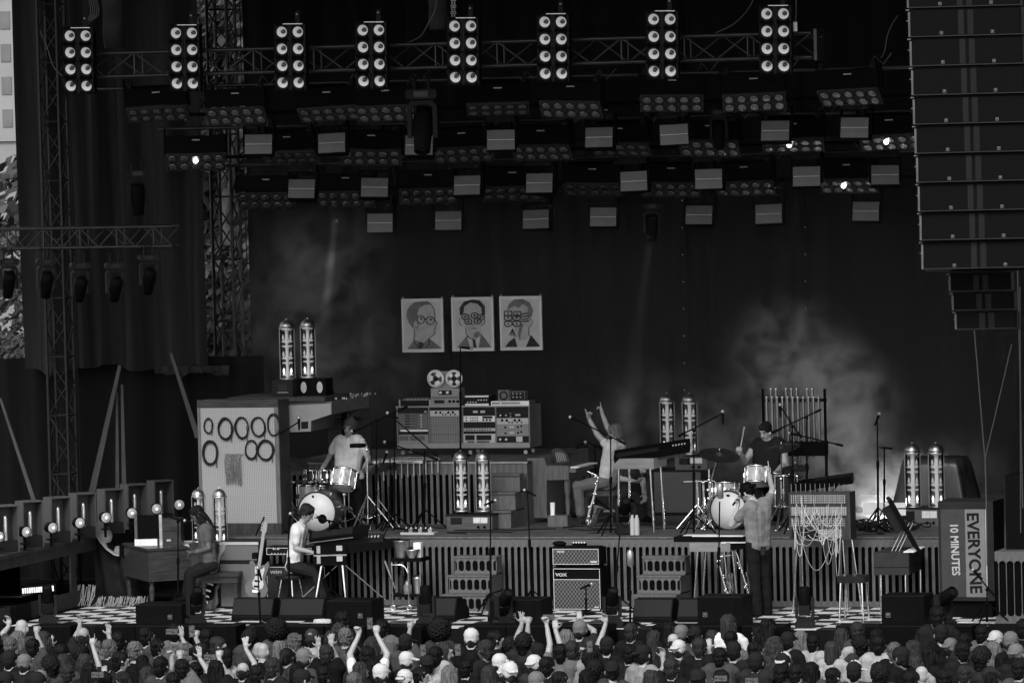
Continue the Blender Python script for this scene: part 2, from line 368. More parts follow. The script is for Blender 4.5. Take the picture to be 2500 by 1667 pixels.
# --- strobe panels in three rows
facem = mat('strobe_face', .085, .45, 0, .25, 5); linem = mat('strobe_tube', .35, .3)
def strobe():
    t = thing('strobe_light', 'x', 'strobe light')
    obj('base', G().box(-.2, .2, .0, .26, .24, .34), dark, t)
    obj('clamp', G().box(-.12, -.07, .1, .16, .34, .42).box(.07, .12, .1, .16, .34, .42), black, t)
    tg_ = G().box(-.13, -.09, -.004, 0, .36, .368).box(-.03, -.005, -.004, 0, .36, .368).box(.08, .13, -.004, 0, .36, .368); obj('label_strip', tg_, white, t)
    [obj('yoke_arm', G().box(a_, a_+.025, .06, .16, -.1, .27), black, t) for a_ in (-.225, .2)]
    h = obj('head', G().box(-.2, .2, .03, .2, -.15, .15), black, t); h.rotation_euler = (R(-8), 0, 0)
    obj('safety_cable', G().tube([(.1, .13, .42), (.16, .1, .36), (.18, .02, .30), (.12, -.01, .25)], .005, 5), steel, t); obj('power_lead', G().tube([(-.1, .2, .3), (-.2, .1, .45), (-.34, .1, .36), (-.45, .12, .5)], .008, 5), mat('lead_grey', .05, .5), t)
    for z0, z1 in ((.012, .135), (-.135, -.012)): obj('panel', G().box(-.19, .19, .012, .03, z0, z1), facem, h)
    obj('tube', G().box(-.185, .185, .008, .028, -.0065, .0065), linem, h)
    return t
st0 = strobe(); first = True; rv = random.Random(12)
rows = [(1.4, [(593, 331), (761, 328), (962, 333), (1150, 321), (1375, 315), (1548, 309), (1780, 300), (1962, 293)], 'front'),
        (3.6, [(692, 433), (860, 430), (1072, 425), (1238, 420), (1455, 416), (1627, 411), (1852, 405), (2033, 401)], 'middle'),
        (5.8, [(872, 512), (1029, 506), (1230, 503), (1385, 498), (1605, 493), (1765, 491), (1988, 485)], 'rear')]
for Y, ps, rn in rows:
    for i, (x, y) in enumerate(ps):
        o = st0 if first else copy_tree(st0); first = False; o.location = at(x*1.063, y*1.063, Y); o.rotation_euler = (R(rv.uniform(-7, 5)), R(rv.uniform(-2, 2)), R(rv.uniform(0, 16)))
        tag(o, 'square strobe light, number %s from left in the %s row' % (['one', 'two', 'three', 'four', 'five', 'six', 'seven', 'eight'][i], rn), 'strobe light', 'strobe lights in rows under the roof')
    z = at(1400, ps[3][1]*1.063, Y).z+.47
    o = obj('lighting_pipe', G().cyl((-6, Y+.13, z), (6.6, Y+.13, z), .025, n=8), black)
    tag(o, 'black pipe carrying the %s row of strobe lights' % rn, 'pipe', 'lighting pipes')
# --- ten-lens wash lights
lens = mat('wash_lens', .3, .15, 1, .9, 45, .8); platem = mat('wash_plate', .035, .4, 0, .2); lit = mat('lit_lamp', 1, .3, emit=4)
def wash():
    t = thing('wash_light', 'x', 'wash light')
    obj('body', G().box(-.42, .42, .05, .25, .02, .26), black, t)
    [obj('yoke_arm', G().box(a_, a_+.025, .1, .16, -.02, .38), black, t) for a_ in (-.45, .425)]
    obj('label_strip', G().box(-.05, .06, .045, .05, .19, .205), lgrey, t); obj('power_lead', G().tube([(.3, .1, .26), (.4, .06, .42), (.5, .08, .3), (.62, .1, .44)], .009, 5), mat('lead_grey', .05, .5), t)
    for s_ in (-.36, .36): obj('clamp', G().box(s_-.03, s_+.03, .06, .14, .262, .35).cyl((s_, .04, .31), (s_, .02, .31), .014, n=6), dark, t)
    pl = obj('lens_plate', G().box(-.42, .42, 0, .3, -.03, 0), platem, t, (0, 0, .01)); pl.rotation_euler = (R(-48), 0, 0)
    a = G().lathe([(.062, -.012), (.066, 0), (.05, .006), (.001, .002)], 14, T(0, 0, -.034) @ rotm('X', 180)).mesh('lens'); a.materials.append(lens)
    bz_ = G().ring((0, 0, -.034), .068, .009, 14, 5).mesh('lens_ring'); bz_.materials.append(blackg)
    for j in range(2):
        for i in range(5):
            l = obj('lens', a, None, pl, (-.33+i*.165, .08+j*.15, 0)); 
    for j in range(2):
        for i in range(5): obj('lens_ring', bz_, None, pl, (-.33+i*.165, .08+j*.15, 0))
    return t
ws0 = wash(); first = True
wrows = [(.2, [(381, 262), (572, 264), (798, 262), (940, 258), (1215, 252), (1390, 248), (1640, 233), (1840, 229), (2068, 219)], 'front'),
         (2.4, [(477, 376), (700, 370), (905, 366), (1127, 361), (1318, 355), (1510, 350), (1728, 343), (1935, 339), (2170, 330)], 'middle'),
         (4.6, [(647, 472), (840, 468), (1045, 461), (1250, 456), (1445, 448), (1637, 446), (1815, 443), (2065, 438)], 'rear')]
for Y, ps, rn in wrows:
    for i, (x, y) in enumerate(ps):
        o = ws0 if first else copy_tree(ws0); first = False; o.location = at(x, y, Y); o.rotation_euler = (R((10 if rn == 'front' else 6)+rv.uniform(-9, 9)), R(rv.uniform(-2.5, 2.5)), R(rv.uniform(-4, 18)))
        tag(o, 'ten-lens wash light, number %s from left in the %s wash row' % (['one', 'two', 'three', 'four', 'five', 'six', 'seven', 'eight', 'nine'][i], rn), 'wash light', 'ten-lens wash lights hung under the roof')
        if (rn, i) in (('middle', 0), ('middle', 7), ('middle', 8), ('rear', 7)):
            ls = [c for c in o.children if c.name.startswith('lens_plate')][0]
            tag(obj('lit_lens', G().ball((-.05 if i else .0, .1, -.05), .035, 8), lit, ls), 'one lens burning white')
    z = at(1400, ps[4][1], Y).z+.36
    o = obj('lighting_pipe', G().cyl((-6, Y+.13, z), (6.6, Y+.13, z), .025, n=8), trm); tag(o, 'black pipe carrying the %s row of wash lights' % rn, 'pipe', 'lighting pipes')
# --- moving heads
def moving_head(label, loc, rz, tilt, s=1.0, group=None, lens_on=0, hang=True):
    t = thing('moving_head_light', label, 'moving light', loc, rz, group); k = 1 if hang else -1
    obj('base', G().prism([(-.19, -.06), (.19, -.06), (.22, -.02), (.22, .04), (.19, .08), (-.19, .08), (-.22, .04), (-.22, -.02)], -.13, .13, Matrix.Diagonal((s, s, s, 1))), dark, t)
    obj('display', G().box(-.1*s, .1*s, -.136*s, -.131*s, -.03*s, .05*s), blackg, t)
    yk = [(-.2, -.08), (-.2, -.58), (-.145, -.58), (-.145, -.2), (-.1, -.14), (.1, -.14), (.145, -.2), (.145, -.58), (.2, -.58), (.2, -.08), (-.2+.4, -.08)][:-1]
    yk = [(-.15, -.08), (-.21, -.16), (-.21, -.6), (-.15, -.6), (-.15, -.19), (-.1, -.14), (.1, -.14), (.15, -.19), (.15, -.6), (.21, -.6), (.21, -.16), (.15, -.08)]
    obj('yoke', G().prism([(a*s, b*s*k) for a, b in yk], -.06*s, .06*s), dark, t)
    h = obj('head', G().lathe([(.02*s, -.3*s), (.11*s, -.29*s), (.14*s, -.2*s), (.14*s, .0), (.125*s, .12*s), (.115*s, .32*s), (.1*s, .33*s), (.1*s, .28*s)], 14, cap=False), black, t, (0, 0, -.5*s*k))
    h.rotation_euler = (R(tilt), 0, 0)
    obj('lens', G().lathe([(.1*s, .285*s), (.06*s, .3*s), (.001, .305*s)], 14), lit if lens_on else blackg, h)
    obj('head_cover', G().box(-.12*s, .12*s, -.15*s, -.06*s, -.28*s, -.06*s), grey if s > .9 else dark, h)
    if hang: obj('clamp', G().cyl((-.1*s, 0, .08*s), (-.1*s, 0, .24*s), .025*s).cyl((.1*s, 0, .08*s), (.1*s, 0, .24*s), .025*s).ring((-.1*s, 0, .27*s), .04*s, .015*s, 10, 5, rotm('X', 90)).ring((.1*s, 0, .27*s), .04*s, .015*s, 10, 5, rotm('X', 90)), dark, t)
    return t
moving_head('large grey moving head spotlight hung at the centre of the rig', at(1030, 232, -.9), R(12), 155, .95)
moving_head('small moving head with a faint beam below the rear strobes', at(1590, 505, 6.2), R(20), 185, .6, lens_on=1)
moving_head('dark moving head hung under the roof right of centre', at(1755, 275, 2), R(0), 170, .6)
moving_head('dark moving head hung under the roof left of centre', at(915, 310, 3), R(0), 170, .6)
# --- left side truss with lights
sty = .6
pz = at(200, 580, sty).z
truss('side_truss', 'short black truss with lights at the left wing', 'truss', (at(-60, 580, sty).x, sty, pz), (at(430, 580, sty).x, sty, pz), .3, .27, .28, .022, .011, trm)
for k, (x, y, tl) in enumerate(((20, 640, 215), (112, 640, 215), (195, 650, 220), (280, 650, 220), (362, 630, 215))):
    moving_head('square moving light, number %s from left under the short wing truss' % ['one', 'two', 'three', 'four', 'five'][k], at(x, y, sty-.2), R(35), tl, .62, 'lights under the wing truss')
moving_head('dark moving light hung high before the wing curtain', at(335, 425, 2.2), R(25), 190, .7)
# --- cables, chains and drops in the roof
def rope(name, label, cat, pts, r, m=cable, group=None):
    """pts: (px, py, Y) control points smoothed with Catmull-Rom"""
    P = [at(*p) for p in pts]; out = []
    for i in range(len(P)-1):
        a, b, c, d = P[max(i-1, 0)], P[i], P[i+1], P[min(i+2, len(P)-1)]
        for k in range(6):
            t = k/6; out.append(.5*((2*b)+(c-a)*t+(2*a-5*b+4*c-d)*t*t+(3*b-a-3*c+d)*t**3))
    out.append(P[-1]); o = obj(name, G().tube(out, r, 5), m); return tag(o, label, cat, group)
rm = mat('roof_cable', .05, .5)
for k in range(5):
    rope('power_cable', 'bundle of black cables falling behind the leftmost lamp cluster', 'cable', [(212+k*4, -20, -1), (222+k*5, 30, -1), (208+k*3, 55, -1), (212, 62, -1.2)], .009, rm, 'cables at the left end of the truss')
rope('power_cable', 'cable looping left of the leftmost lamp cluster', 'cable', [(98, 75, -1.6), (115, 115, -1.6), (132, 165, -1.6), (162, 192, -1.7)], .009, rm)
rope('power_cable', 'pair of cables rising from truss to roof near the middle', 'cable', [(980, 110, -1.4), (1025, 90, -1.4), (1050, 50, -1.4), (1062, 25, -1.4), (1068, -20, -1.4)], .009, rm)
rope('power_cable', 'single cable curving down to the truss right of centre', 'cable', [(1745, 82, -1.4), (1790, 60, -1.4), (1825, 25, -1.4), (1843, -10, -1.4)], .007, rm)
rope('power_cable', 'cable with pale plug hanging beside the rightmost cluster', 'cable', [(1943, -20, -1.7), (1944, 30, -1.7), (1942, 52, -1.7)], .007, rm)
o = obj('cable_plug', G().cyl((0, 0, -.09), (0, 0, .03), .03), white, None, at(1941, 60, -1.7)); tag(o, 'pale cable plug dangling right of the last lamp cluster', 'plug')
rope('power_cable', 'cable falling into the rig left of the big loudspeaker array', 'cable', [(2192, 38, 1), (2178, 60, 1), (2166, 90, 1), (2160, 125, 1), (2146, 150, 1)], .009, rm)
for k, px in enumerate((1104, 1110)):
    g = G()
    for j in range(9):
        c = at(px, 40-j*8, -1.5); g.ring(c, .018, .006, 10, 5, rotm('X', 90) if j % 2 else rotm('Y', 90))
    o = obj('hoist_chain', g, steel); tag(o, 'steel hoist chain above the fifth lamp cluster', 'chain', 'hoist chains')
drapem = mat('bagged_motor_cloth', .03, .9, 0, .5, 4, .3)
for k, (px, py, w_, h_, lb) in enumerate(((275, -10, .15, .7, 'dark hoist motor sleeve hanging at the left'), (1068, -20, .13, .5, 'dark hoist motor sleeve hanging near the middle'))):
    p = at(px, py, -1.0); o = obj('hoist_sleeve', G().lathe([(w_*.9, -h_), (w_, -h_*.7), (w_*.92, -.2), (w_*1.05, 0), (w_*.8, .15)], 14), drapem, None, p); tag(o, lb, 'hoist')
# --- swag of cloth between truss and pipe
# --- line arrays
hard = mat('array_hardware', .07, .5, .6, .3)
cab = mat('array_cabinet', .004, .6); vee = mat('array_vee', .012, .35)
def array(label, x0, x1, ztop, n, mh, Y, lean, rz, logos=True):
    w_ = x1-x0; t = thing('line_array', label, 'loudspeaker', ((x0+x1)/2, Y, ztop), rz); dx = 0
    body = G().box(-w_/2, w_/2, .02, .45, -mh+.012, 0).mesh('cabinet'); body.materials.append(cab)
    gr = [G().box(*q_, 0, .02, -mh+.03, -.02).mesh('grille') for q_ in ((-w_/2+.02, -.09), (.09, w_/2-.02))]; [q_.materials.append(grille) for q_ in gr]
    vg = G().prism([(-.088, -.02), (-.02, -.02), (-.02, -mh+.03), (-.088, -mh+.03)], .006, .02).prism([(.02, -.02), (.088, -.02), (.088, -mh+.03), (.02, -mh+.03)], .006, .02).mesh('vee_strip'); vg.materials.append(vee)
    rl = G().box(-w_/2, w_/2, -.012, .02, -mh+.014, -mh+.026).mesh('rail'); rl.materials.append(mat('array_rail', .022, .4))
    hw = G().box(-w_/2-.025, -w_/2-.002, .02, .1, -mh+.02, -.03).cyl((-w_/2-.05, .03, -.01), (-w_/2-.01, .03, -.01), .012, n=6).cyl((-w_/2-.045, .03, -mh*.4), (-w_/2-.01, .03, -mh*.4), .008, n=6).mesh('rigging'); hw.materials.append(hard)
    lg = G().box(-.017, .017, -.006, -.002, -.017, -.014).box(-.017, .017, -.006, -.002, .014, .017).box(-.017, -.014, -.006, -.002, -.014, .014).box(.014, .017, -.006, -.002, -.014, .014).box(-.006, .006, -.006, -.002, -.003, .009).mesh('logo'); lg.materials.append(grey)
    z = 0; a = 0; y = 0
    for i in range(n):
        c = obj('cabinet', body, None, t, (dx, y, z)); c.rotation_euler = (R(-a), 0, 0)
        for nm, me in (('grille', gr[0]), ('grille', gr[1]), ('vee_strip', vg), ('rail', rl), ('rigging', hw)): obj(nm, me, None, c)
        if logos:
            for sx_ in (-w_*.22, w_*.24): obj('logo', lg, None, c, (sx_, 0, -mh+.055))
        dx += lean; z -= mh*math.cos(R(a)); y += mh*math.sin(R(a)); a += lean*60
    return t
a0 = at(2224, 95, -9); a1 = at(2489, 80, -9); a2 = at(2262, 658, -9)
mh = .331
array('tall black hanging line array of wide speaker cabinets at right', a0.x, a1.x, a0.z+mh*2.0, 10, mh, -9, .010, R(8))
b0 = at(2322, 668, -8.2); b1 = at(2466, 668, -8.2)
array('small black line array hung beneath the tall speaker array', b0.x, b1.x, b0.z, 3, .22, -8.2, .03, R(8), False)
for k, (x0, y0, x1, y1) in enumerate(((2378, 800, 2404, 1115), (2470, 840, 2406, 1115), (2484, 650, 2497, 1240), (2490, 700, 2492, 1300))):
    rope('tether_line', 'thin tether line number %s below the right speaker arrays' % ['one', 'two', 'three', 'four'][k], 'line', [(x0, y0, -6), ((x0+x1)/2, (y0+y1)/2, -6), (x1, y1, -6)], .007, rm, 'tether lines under the arrays')
rope('tether_line', 'single tether line dropping to the tall sign box', 'line', [(2405, 1115, -6), (2408, 1240, -6), (2410, 1380, -6)], .008, rm)
# small lamps pinned on the backdrop
for col in (1665, 1965):
    for j in range(8):
        p = at(col+j*.9, 490+j*66, 7.9) if col < 1900 else at(col+j*.6, 555+j*66, 7.9)
        o = obj('pin_light', G().ball((0, 0, 0), .007, 6), mat('pin_glow', .8, .5, emit=.08), None, p); tag(o, 'tiny pin light in the %s vertical string on the backdrop' % ('left' if col < 1900 else 'right'), 'light', 'pin lights on the %s string' % ('left' if col < 1900 else 'right'))
# ================================================================ set pieces
OFF = {1: (0, 840), 2: (620, 840), 3: (1240, 840), 4: (1860, 840), 5: (0, 1237), 6: (620, 1237), 7: (1240, 1237), 8: (1860, 1237)}
def K(n, x, y): return OFF[n][0]+x/3.647, OFF[n][1]+y/3.647
def RK(n, x0, y0, x1, y1, Y): return rect(*K(n, x0, y0), *K(n, x1, y1), Y)
def place(name, label, cat, n, x0, y0, x1, y1, Y, rz=0, z=None, group=None):
    """a thing whose front face covers a picture rectangle on plane Y: returns root, width, height"""
    a, b, c, d = RK(n, x0, y0, x1, y1, Y) if n else rect(x0, y0, x1, y1, Y)
    if z is not None: c = z
    return thing(name, label, cat, ((a+b)/2, Y, c), rz, group), b-a, d-c
def pat(name, fn, v0, v1, rough=.6):
    """two-tone printed pattern from object x,z"""
    m = bpy.data.materials.new(name); m.use_nodes = True; t = m.node_tree; p = t.nodes['Principled BSDF']
    tc = t.nodes.new('ShaderNodeTexCoord'); sx = t.nodes.new('ShaderNodeSeparateXYZ'); t.links.new(tc.outputs['Object'], sx.inputs[0])
    def mth(op, a, b=0.0):
        n = t.nodes.new('ShaderNodeMath'); n.operation = op
        for i, q in enumerate((a, b)):
            if isinstance(q, (int, float)): n.inputs[i].default_value = q
            else: t.links.new(q, n.inputs[i])
        return n.outputs[0]
    k = fn(mth, sx.outputs[0], sx.outputs[2])
    mr = t.nodes.new('ShaderNodeMapRange'); mr.inputs[3].default_value = v0; mr.inputs[4].default_value = v1
    t.links.new(k, mr.inputs[0]); t.links.new(mr.outputs[0], p.inputs['Base Color']); p.inputs['Roughness'].default_value = rough
    return m
def f_diam(m, x, z):
    a = m('ADD', m('DIVIDE', x, .05), m('DIVIDE', z, .062)); b = m('SUBTRACT', m('DIVIDE', x, .05), m('DIVIDE', z, .062))
    return m('MAXIMUM', m('LESS_THAN', m('FRACT', a), .13), m('LESS_THAN', m('FRACT', b), .13))
def f_dots(m, x, z):
    a = m('SUBTRACT', m('FRACT', m('DIVIDE', x, .026)), .5); b = m('SUBTRACT', m('FRACT', m('DIVIDE', z, .026)), .5)
    return m('LESS_THAN', m('ADD', m('MULTIPLY', a, a), m('MULTIPLY', b, b)), .045)
def f_knobs(m, x, z):
    a = m('SUBTRACT', m('FRACT', m('DIVIDE', x, .036)), .5); b = m('SUBTRACT', m('FRACT', m('DIVIDE', z, .024)), .5)
    return m('LESS_THAN', m('ADD', m('MULTIPLY', a, a), m('MULTIPLY', b, b)), .06)
diam = pat('diamond_grille_cloth', f_diam, .012, .16, .8); pegm = pat('pegboard', f_dots, .27, .04, .6); knobm = pat('mixer_knob_grid', f_knobs, .17, .03)
def f_patch(m, x, z):
    a = m('SUBTRACT', m('FRACT', m('DIVIDE', x, .03)), .5); b = m('SUBTRACT', m('FRACT', m('DIVIDE', z, .03)), .5)
    return m('LESS_THAN', m('ADD', m('MULTIPLY', a, a), m('MULTIPLY', b, b)), .05)
patchm = pat('synth_jack_grid', f_patch, .03, .55); patch2 = pat('synth_panel_light', f_patch, .26, .03)
# --- pegboard booth with cable coils
BY = .95
t, W_, H_ = place('pegboard_booth', 'tall walnut booth with a pale pegboard front', 'booth', 1, 1787, 500, 2507, 1715, BY, z=Z1)
obj('carcass', G().box(-W_/2, W_/2, .03, .42, 0, H_), wooddark, t)
obj('pegboard', G().box(-W_/2+.045, W_/2-.06, .006, .03, .16, H_-.1), pegm, t)
obj('header_board', G().box(-W_/2, W_/2, 0, .03, H_-.1, H_+.01), woodh, t)
for a, b in ((-W_/2, -W_/2+.045), (W_/2-.06, W_/2)): obj('side_board', G().box(a, b, 0, .03, .16, H_-.1), wood, t)
obj('base_board', G().box(-W_/2, W_/2, 0, .03, 0, .16), wooddark, t)
coilm = mat('coiled_cable', .02, .45)
coils = [(1857, 725, 42, 68, 2), (2010, 750, 68, 98, 5), (2155, 745, 62, 98, 3), (2305, 735, 66, 88, 4), (2440, 715, 62, 98, 4), (1875, 965, 72, 108, 5), (2240, 935, 58, 85, 3), (2370, 940, 75, 92, 6)]
for i, (x, y, rx, rz_, n) in enumerate(coils):
    c = at(*K(1, x, y), BY); k_ = 1/3.647/177; g = G(); rr = random.Random(i)
    for j in range(n*2):
        dx, dz, s = rr.uniform(-.008, .008), rr.uniform(-.016, .008), rr.uniform(.9, 1.02)
        g.tube([(rx*k_*s*math.cos(a)*(1+.06*math.sin(a*2+i))+dx, -.012-.006*(j % 3), rz_*k_*s*math.sin(a)+dz) for a in [2*PI*q/26 for q in range(26)]], .0055, 5, True)
    g.tube([(rx*k_*.8, -.02, rz_*k_*.2), (rx*k_*.85, -.02, -rz_*k_*.6), (rx*k_*.78, -.02, -rz_*k_*1.25)], .005, 5)
    o = obj('cable_coil', g, coilm, None, c); tag(o, 'coil of black cable on the pegboard, %s' % ['small one at top left', 'large one second in the top row', 'third in the top row', 'fourth in the top row', 'rightmost of the top row', 'left one of the lower row', 'middle one of the lower row', 'thick one at lower right'][i], 'cable coil', 'cable coils on the pegboard')
g = G(); rr = random.Random(3); c = at(*K(1, 2080, 985), BY)
for j in range(46):
    x = rr.uniform(-.115, .115); l = rr.uniform(.34, .43)
    g.tube([(x, -.03, .02), (x+rr.uniform(-.01, .01), -.04-rr.random()*.02, -.1), (x+rr.uniform(-.012, .012), -.03-rr.random()*.02, -l*.6), (x+rr.uniform(-.02, .02), -.02, -l)], .0035, 4)
t = thing('patch_cord_bunch', 'thick bunch of thin patch cords hanging on the pegboard', 'cables', c); tag(obj('cord', g, mat('patch_cord', .14, .5, 0, .8, 40), t), kind='stuff'); obj('hook_bar', G().cyl((-.13, -.03, .02), (.16, -.03, .02), .006, n=6), steel, t)
# --- giant valve lamps
glassm = bpy.data.materials.new('clear_glass'); glassm.use_nodes = True; gt = glassm.node_tree; gt.nodes.clear()
go = gt.nodes.new('ShaderNodeOutputMaterial'); gx = gt.nodes.new('ShaderNodeMixShader'); ga = gt.nodes.new('ShaderNodeBsdfTransparent'); gb = gt.nodes.new('ShaderNodeBsdfGlossy'); gf = gt.nodes.new('ShaderNodeFresnel')
gb.inputs['Roughness'].default_value = .06; gf.inputs[0].default_value = 1.35; ga.inputs[0].default_value = (.93, .93, .93, 1)
gt.links.new(gf.outputs[0], gx.inputs[0]); gt.links.new(ga.outputs[0], gx.inputs[1]); gt.links.new(gb.outputs[0], gx.inputs[2]); gt.links.new(gx.outputs[0], go.inputs[0])
spinem = mat('frosted_plastic', .5, .4, emit=.03); domem = mat('spun_metal_dome', .35, .38, 1, .3, 5); bulbg = mat('bulb_glass_glow', .4, .3, emit=.06); bulbl = mat('bulb_lit', 1, .3, emit=.5)
def valve():
    t = thing('valve_lamp', 'x', 'lamp'); H = .72; rr = .103
    obj('glass_cylinder', G().lathe([(rr-.012, .02), (rr-.012, H)], 24, cap=False), glassm, t)
    obj('base_ring', G().lathe([(rr+.012, 0), (rr+.012, .018), (rr-.01, .02)], 24), domem, t)
    obj('dome', G().lathe([(rr+.006, H-.012), (rr+.006, H+.004), (rr, H+.008)]+[(rr*.98*math.cos(a), H+.008+.105*math.sin(a)) for a in [PI/2*q/8 for q in range(8)]]+[(.003, H+.114)], 24), domem, t)
    obj('finial', G().ball((0, 0, H+.124), .010, 8), chrome, t)
    rd = G().cyl((0, 0, .01), (0, 0, H), .0055, n=6).mesh('rod'); rd.materials.append(alu)
    for q in range(4):
        a = R(12+90*q); obj('rod', rd, None, t, (rr*1.02*math.cos(a), rr*1.02*math.sin(a), 0))
    sp_ = [(.018, .02), (.018, .06)]
    poly = []
    for k in range(3):   # spine with scalloped shelves
        z = .03+.235*k; poly += [(.02, z), (.028, z+.012), (.075, z+.02), (.078, z+.034), (.04, z+.04), (.024, z+.07), (.02, z+.16), (.03, z+.185), (.072, z+.19), (.072, z+.205), (.02, z+.21)]
    poly = [(.02, .02)]+poly+[(.02, H-.01)]
    obj('spine', G().prism(poly+[(-a, b) for a, b in poly[::-1]], -.012, .012), spinem, t)
    bm_ = G().lathe([(.008, 0), (.008, .015), (.016, .035), (.014, .055), (.004, .085), (.001, .09)], 10)
    bml = bm_.mesh('bulb'); bml.materials.append(bulbl); bmd = bm_.mesh('bulb'); bmd.materials.append(bulbg)
    for k in range(3):
        for s in (-1, 1): obj('bulb', bml if k == 0 else bmd, None, t, (s*.052, -.02, .068+.235*k))
    return t
va0 = valve(); first = True
def valves(ps, Y, lab, ztop=None):
    global first
    for i, (x, y0, y1) in enumerate(ps):
        o = va0 if first else copy_tree(va0); first = False; p = at(x, y1, Y); q = at(x, y0, Y); s = (q.z-p.z)/.85
        o.location = p if ztop is None else (p.x, Y, ztop); o.scale = (s, s, s); o.rotation_euler = (0, 0, R(16))
        tag(o, 'domed glass valve lamp, %s of the pair %s' % (('left', 'right')[i], lab), 'lamp', 'giant valve lamps')
meterm = mat('pale_meter', .55, .4, 0, .2, 20)  # even pale meter face, no emission
def amp_base(label, n, x0, y0, x1, y1, Y, d=.4, z=None, m=grey):
    t, W_, H_ = place('valve_amplifier', label, 'amplifier', n, x0, y0, x1, y1, Y, z=z)
    obj('case', G().box(-W_/2, W_/2, .01, d, 0, H_-.02), wood if m is None else m, t); obj('top_plate', G().box(-W_/2-.012, W_/2+.012, -.005, d+.01, H_-.019, H_), dark, t)
    obj('dark_window', G().box(-W_/2+.06, -W_/2+.22, .0, .009, H_*.38, H_*.82), blackg, t)
    for k in (0, 1):
        obj('meter', G().box(W_/2-.27+k*.105, W_/2-.17+k*.105, .0, .009, H_*.45, H_*.82), meterm, t); obj('knob', G().lathe([(.018, 0), (.016, .03), (.001, .03)], 12, T(W_/2-.2+k*.09, .009, H_*.2) @ FACE), black, t)
    return t
woodf = mat('walnut_front', .06, .45, 0, .4, 3.5, .04, (1.2, 6, 8))
amp_base('walnut amplifier with meters on the riser under a valve pair', 6, 1715, 70, 2120, 185, 1.75, .42, Z1, woodf); valves([(1128, 1098, 1247), (1182, 1098, 1247)], 1.95, 'in front of the upper riser')
t, W_, H_ = place('speaker_cabinet', 'large grey cloth speaker cabinet behind the keyboard', 'speaker', 3, 1290, 1120, 1740, 1510, 4.2, z=Z1)
obj('frame', G().box(-W_/2, W_/2, .02, .5, 0, H_), dark, t); obj('grille_cloth', G().box(-W_/2+.03, W_/2-.03, 0, .02, .05, H_-.03), mat('grey_grille_cloth', .075, .85, 0, .2, 70), t)
amp_base('grey amplifier head under the valve pair behind the drums', 3, 1490, 990, 1770, 1118, 4.25, .42, None, mat('grey_case', .07, .5)); valves([(1631, 958, 1103), (1686, 958, 1108)], 4.45, 'behind the right drum kit')
amp_base('grey amplifier under the valve pair at far right', 4, 1220, 1455, 1600, 1610, 2.3, .42, Z1, mat('grey_case', .07, .5)); valves([(2230, 1079, 1238), (2288, 1079, 1238)], 2.5, 'beside the tall sign at right')
valves([(487, 1190, 1322), (539, 1190, 1328)], .2, 'behind the organist')
t, W_, H_ = place('crate', 'dark low crate carrying the valve pair by the organist', 'crate', 5, 1690, 330, 2060, 560, .05, z=0); obj('box', G().box(-W_/2, W_/2, 0, .4, 0, H_-.01), wooddark, t); obj('lid', G().box(-W_/2-.01, W_/2+.01, -.01, .41, H_-.01, H_+.01), wooddark, t)
# on the booth roof
ZB = at(*K(1, 2100, 500), BY).z+.012
t = thing('equipment_shelf', 'dark high shelf behind the pegboard booth carrying amplifiers', 'shelf', (at(560, 960, 1.5).x, 1.39, Z1)); sw = at(800, 960, 1.5).x-at(560, 960, 1.5).x; obj('shelf_board', G().box(0, sw, 0, 1.0, ZB-Z1-.06, ZB-Z1), wooddark, t)
for x_, y_ in ((.05, .1), (.05, .9), (sw-.05, .9)): obj('leg', G().box(x_-.03, x_+.03, y_-.03, y_+.03, 0, ZB-Z1-.061), black, t)
wp = thing('white_post', 'pair of pale upright boards behind the pegboard booth', 'post', at(606, 963, 5.0))
for x_ in (-.085, .085): obj('board', G().box(x_-.07, x_+.07, 0, .05, -1.6, .43), mat('pale_board', .5, .6), wp)
t, W_, H_ = place('valve_amplifier', 'small grey amplifier on top of the pegboard booth', 'amplifier', 2, 160, 320, 345, 450, 1.5, z=ZB); obj('case', G().box(-W_/2, W_/2, 0, .35, 0, H_), dark, t); obj('dark_window', G().box(-.06, .08, -.006, 0, H_*.3, H_*.75), blackg, t); obj('window_trim', G().box(-.07, .09, -.003, -.0005, H_*.25, H_*.28), alu, t)
t, W_, H_ = place('horn_speaker', 'long black box with two white horn mouths', 'speaker', 2, 300, 310, 640, 445, 1.75, z=ZB); obj('case', G().box(-W_/2, W_/2, 0, .3, 0, H_), black, t)
for sx in (-.06, .29): obj('horn_mouth', G().lathe([(.03, -.006), (.05, .004), (.055, .009)], 16, T(sx*W_*1.2, .003, H_*.5) @ FACE @ Matrix.Diagonal((.8, 1.45, 1, 1))), lgrey, t)
valves([(703, 778, 925), (754, 776, 921)], 1.9, 'on top of the pegboard booth')
# --- grey mixing desk seen end-on
DY = 1.45
def KP(n, pts, Y): return [(at(*K(n, x, y), Y).x, at(*K(n, x, y), Y).z) for x, y in pts]
t = thing('mixing_desk', 'grey angled mixing desk beside the pegboard booth', 'mixing desk', (0, DY, 0))
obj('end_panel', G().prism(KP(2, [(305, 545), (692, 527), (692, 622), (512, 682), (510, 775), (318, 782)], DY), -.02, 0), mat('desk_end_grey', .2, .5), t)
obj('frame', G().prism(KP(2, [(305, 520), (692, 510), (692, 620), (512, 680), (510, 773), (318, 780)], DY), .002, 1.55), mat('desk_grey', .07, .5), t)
obj('port', G().prism(KP(2, [(425, 690), (487, 685), (488, 748), (427, 752)], DY), -.026, -.021), dark, t)
a, b, c, d = RK(2, 390, 420, 655, 500, DY+.5); br = obj('meter_bridge', G().box(a, b, .7, .78, c, d), dark, t); br.rotation_euler = (0, 0, 0)
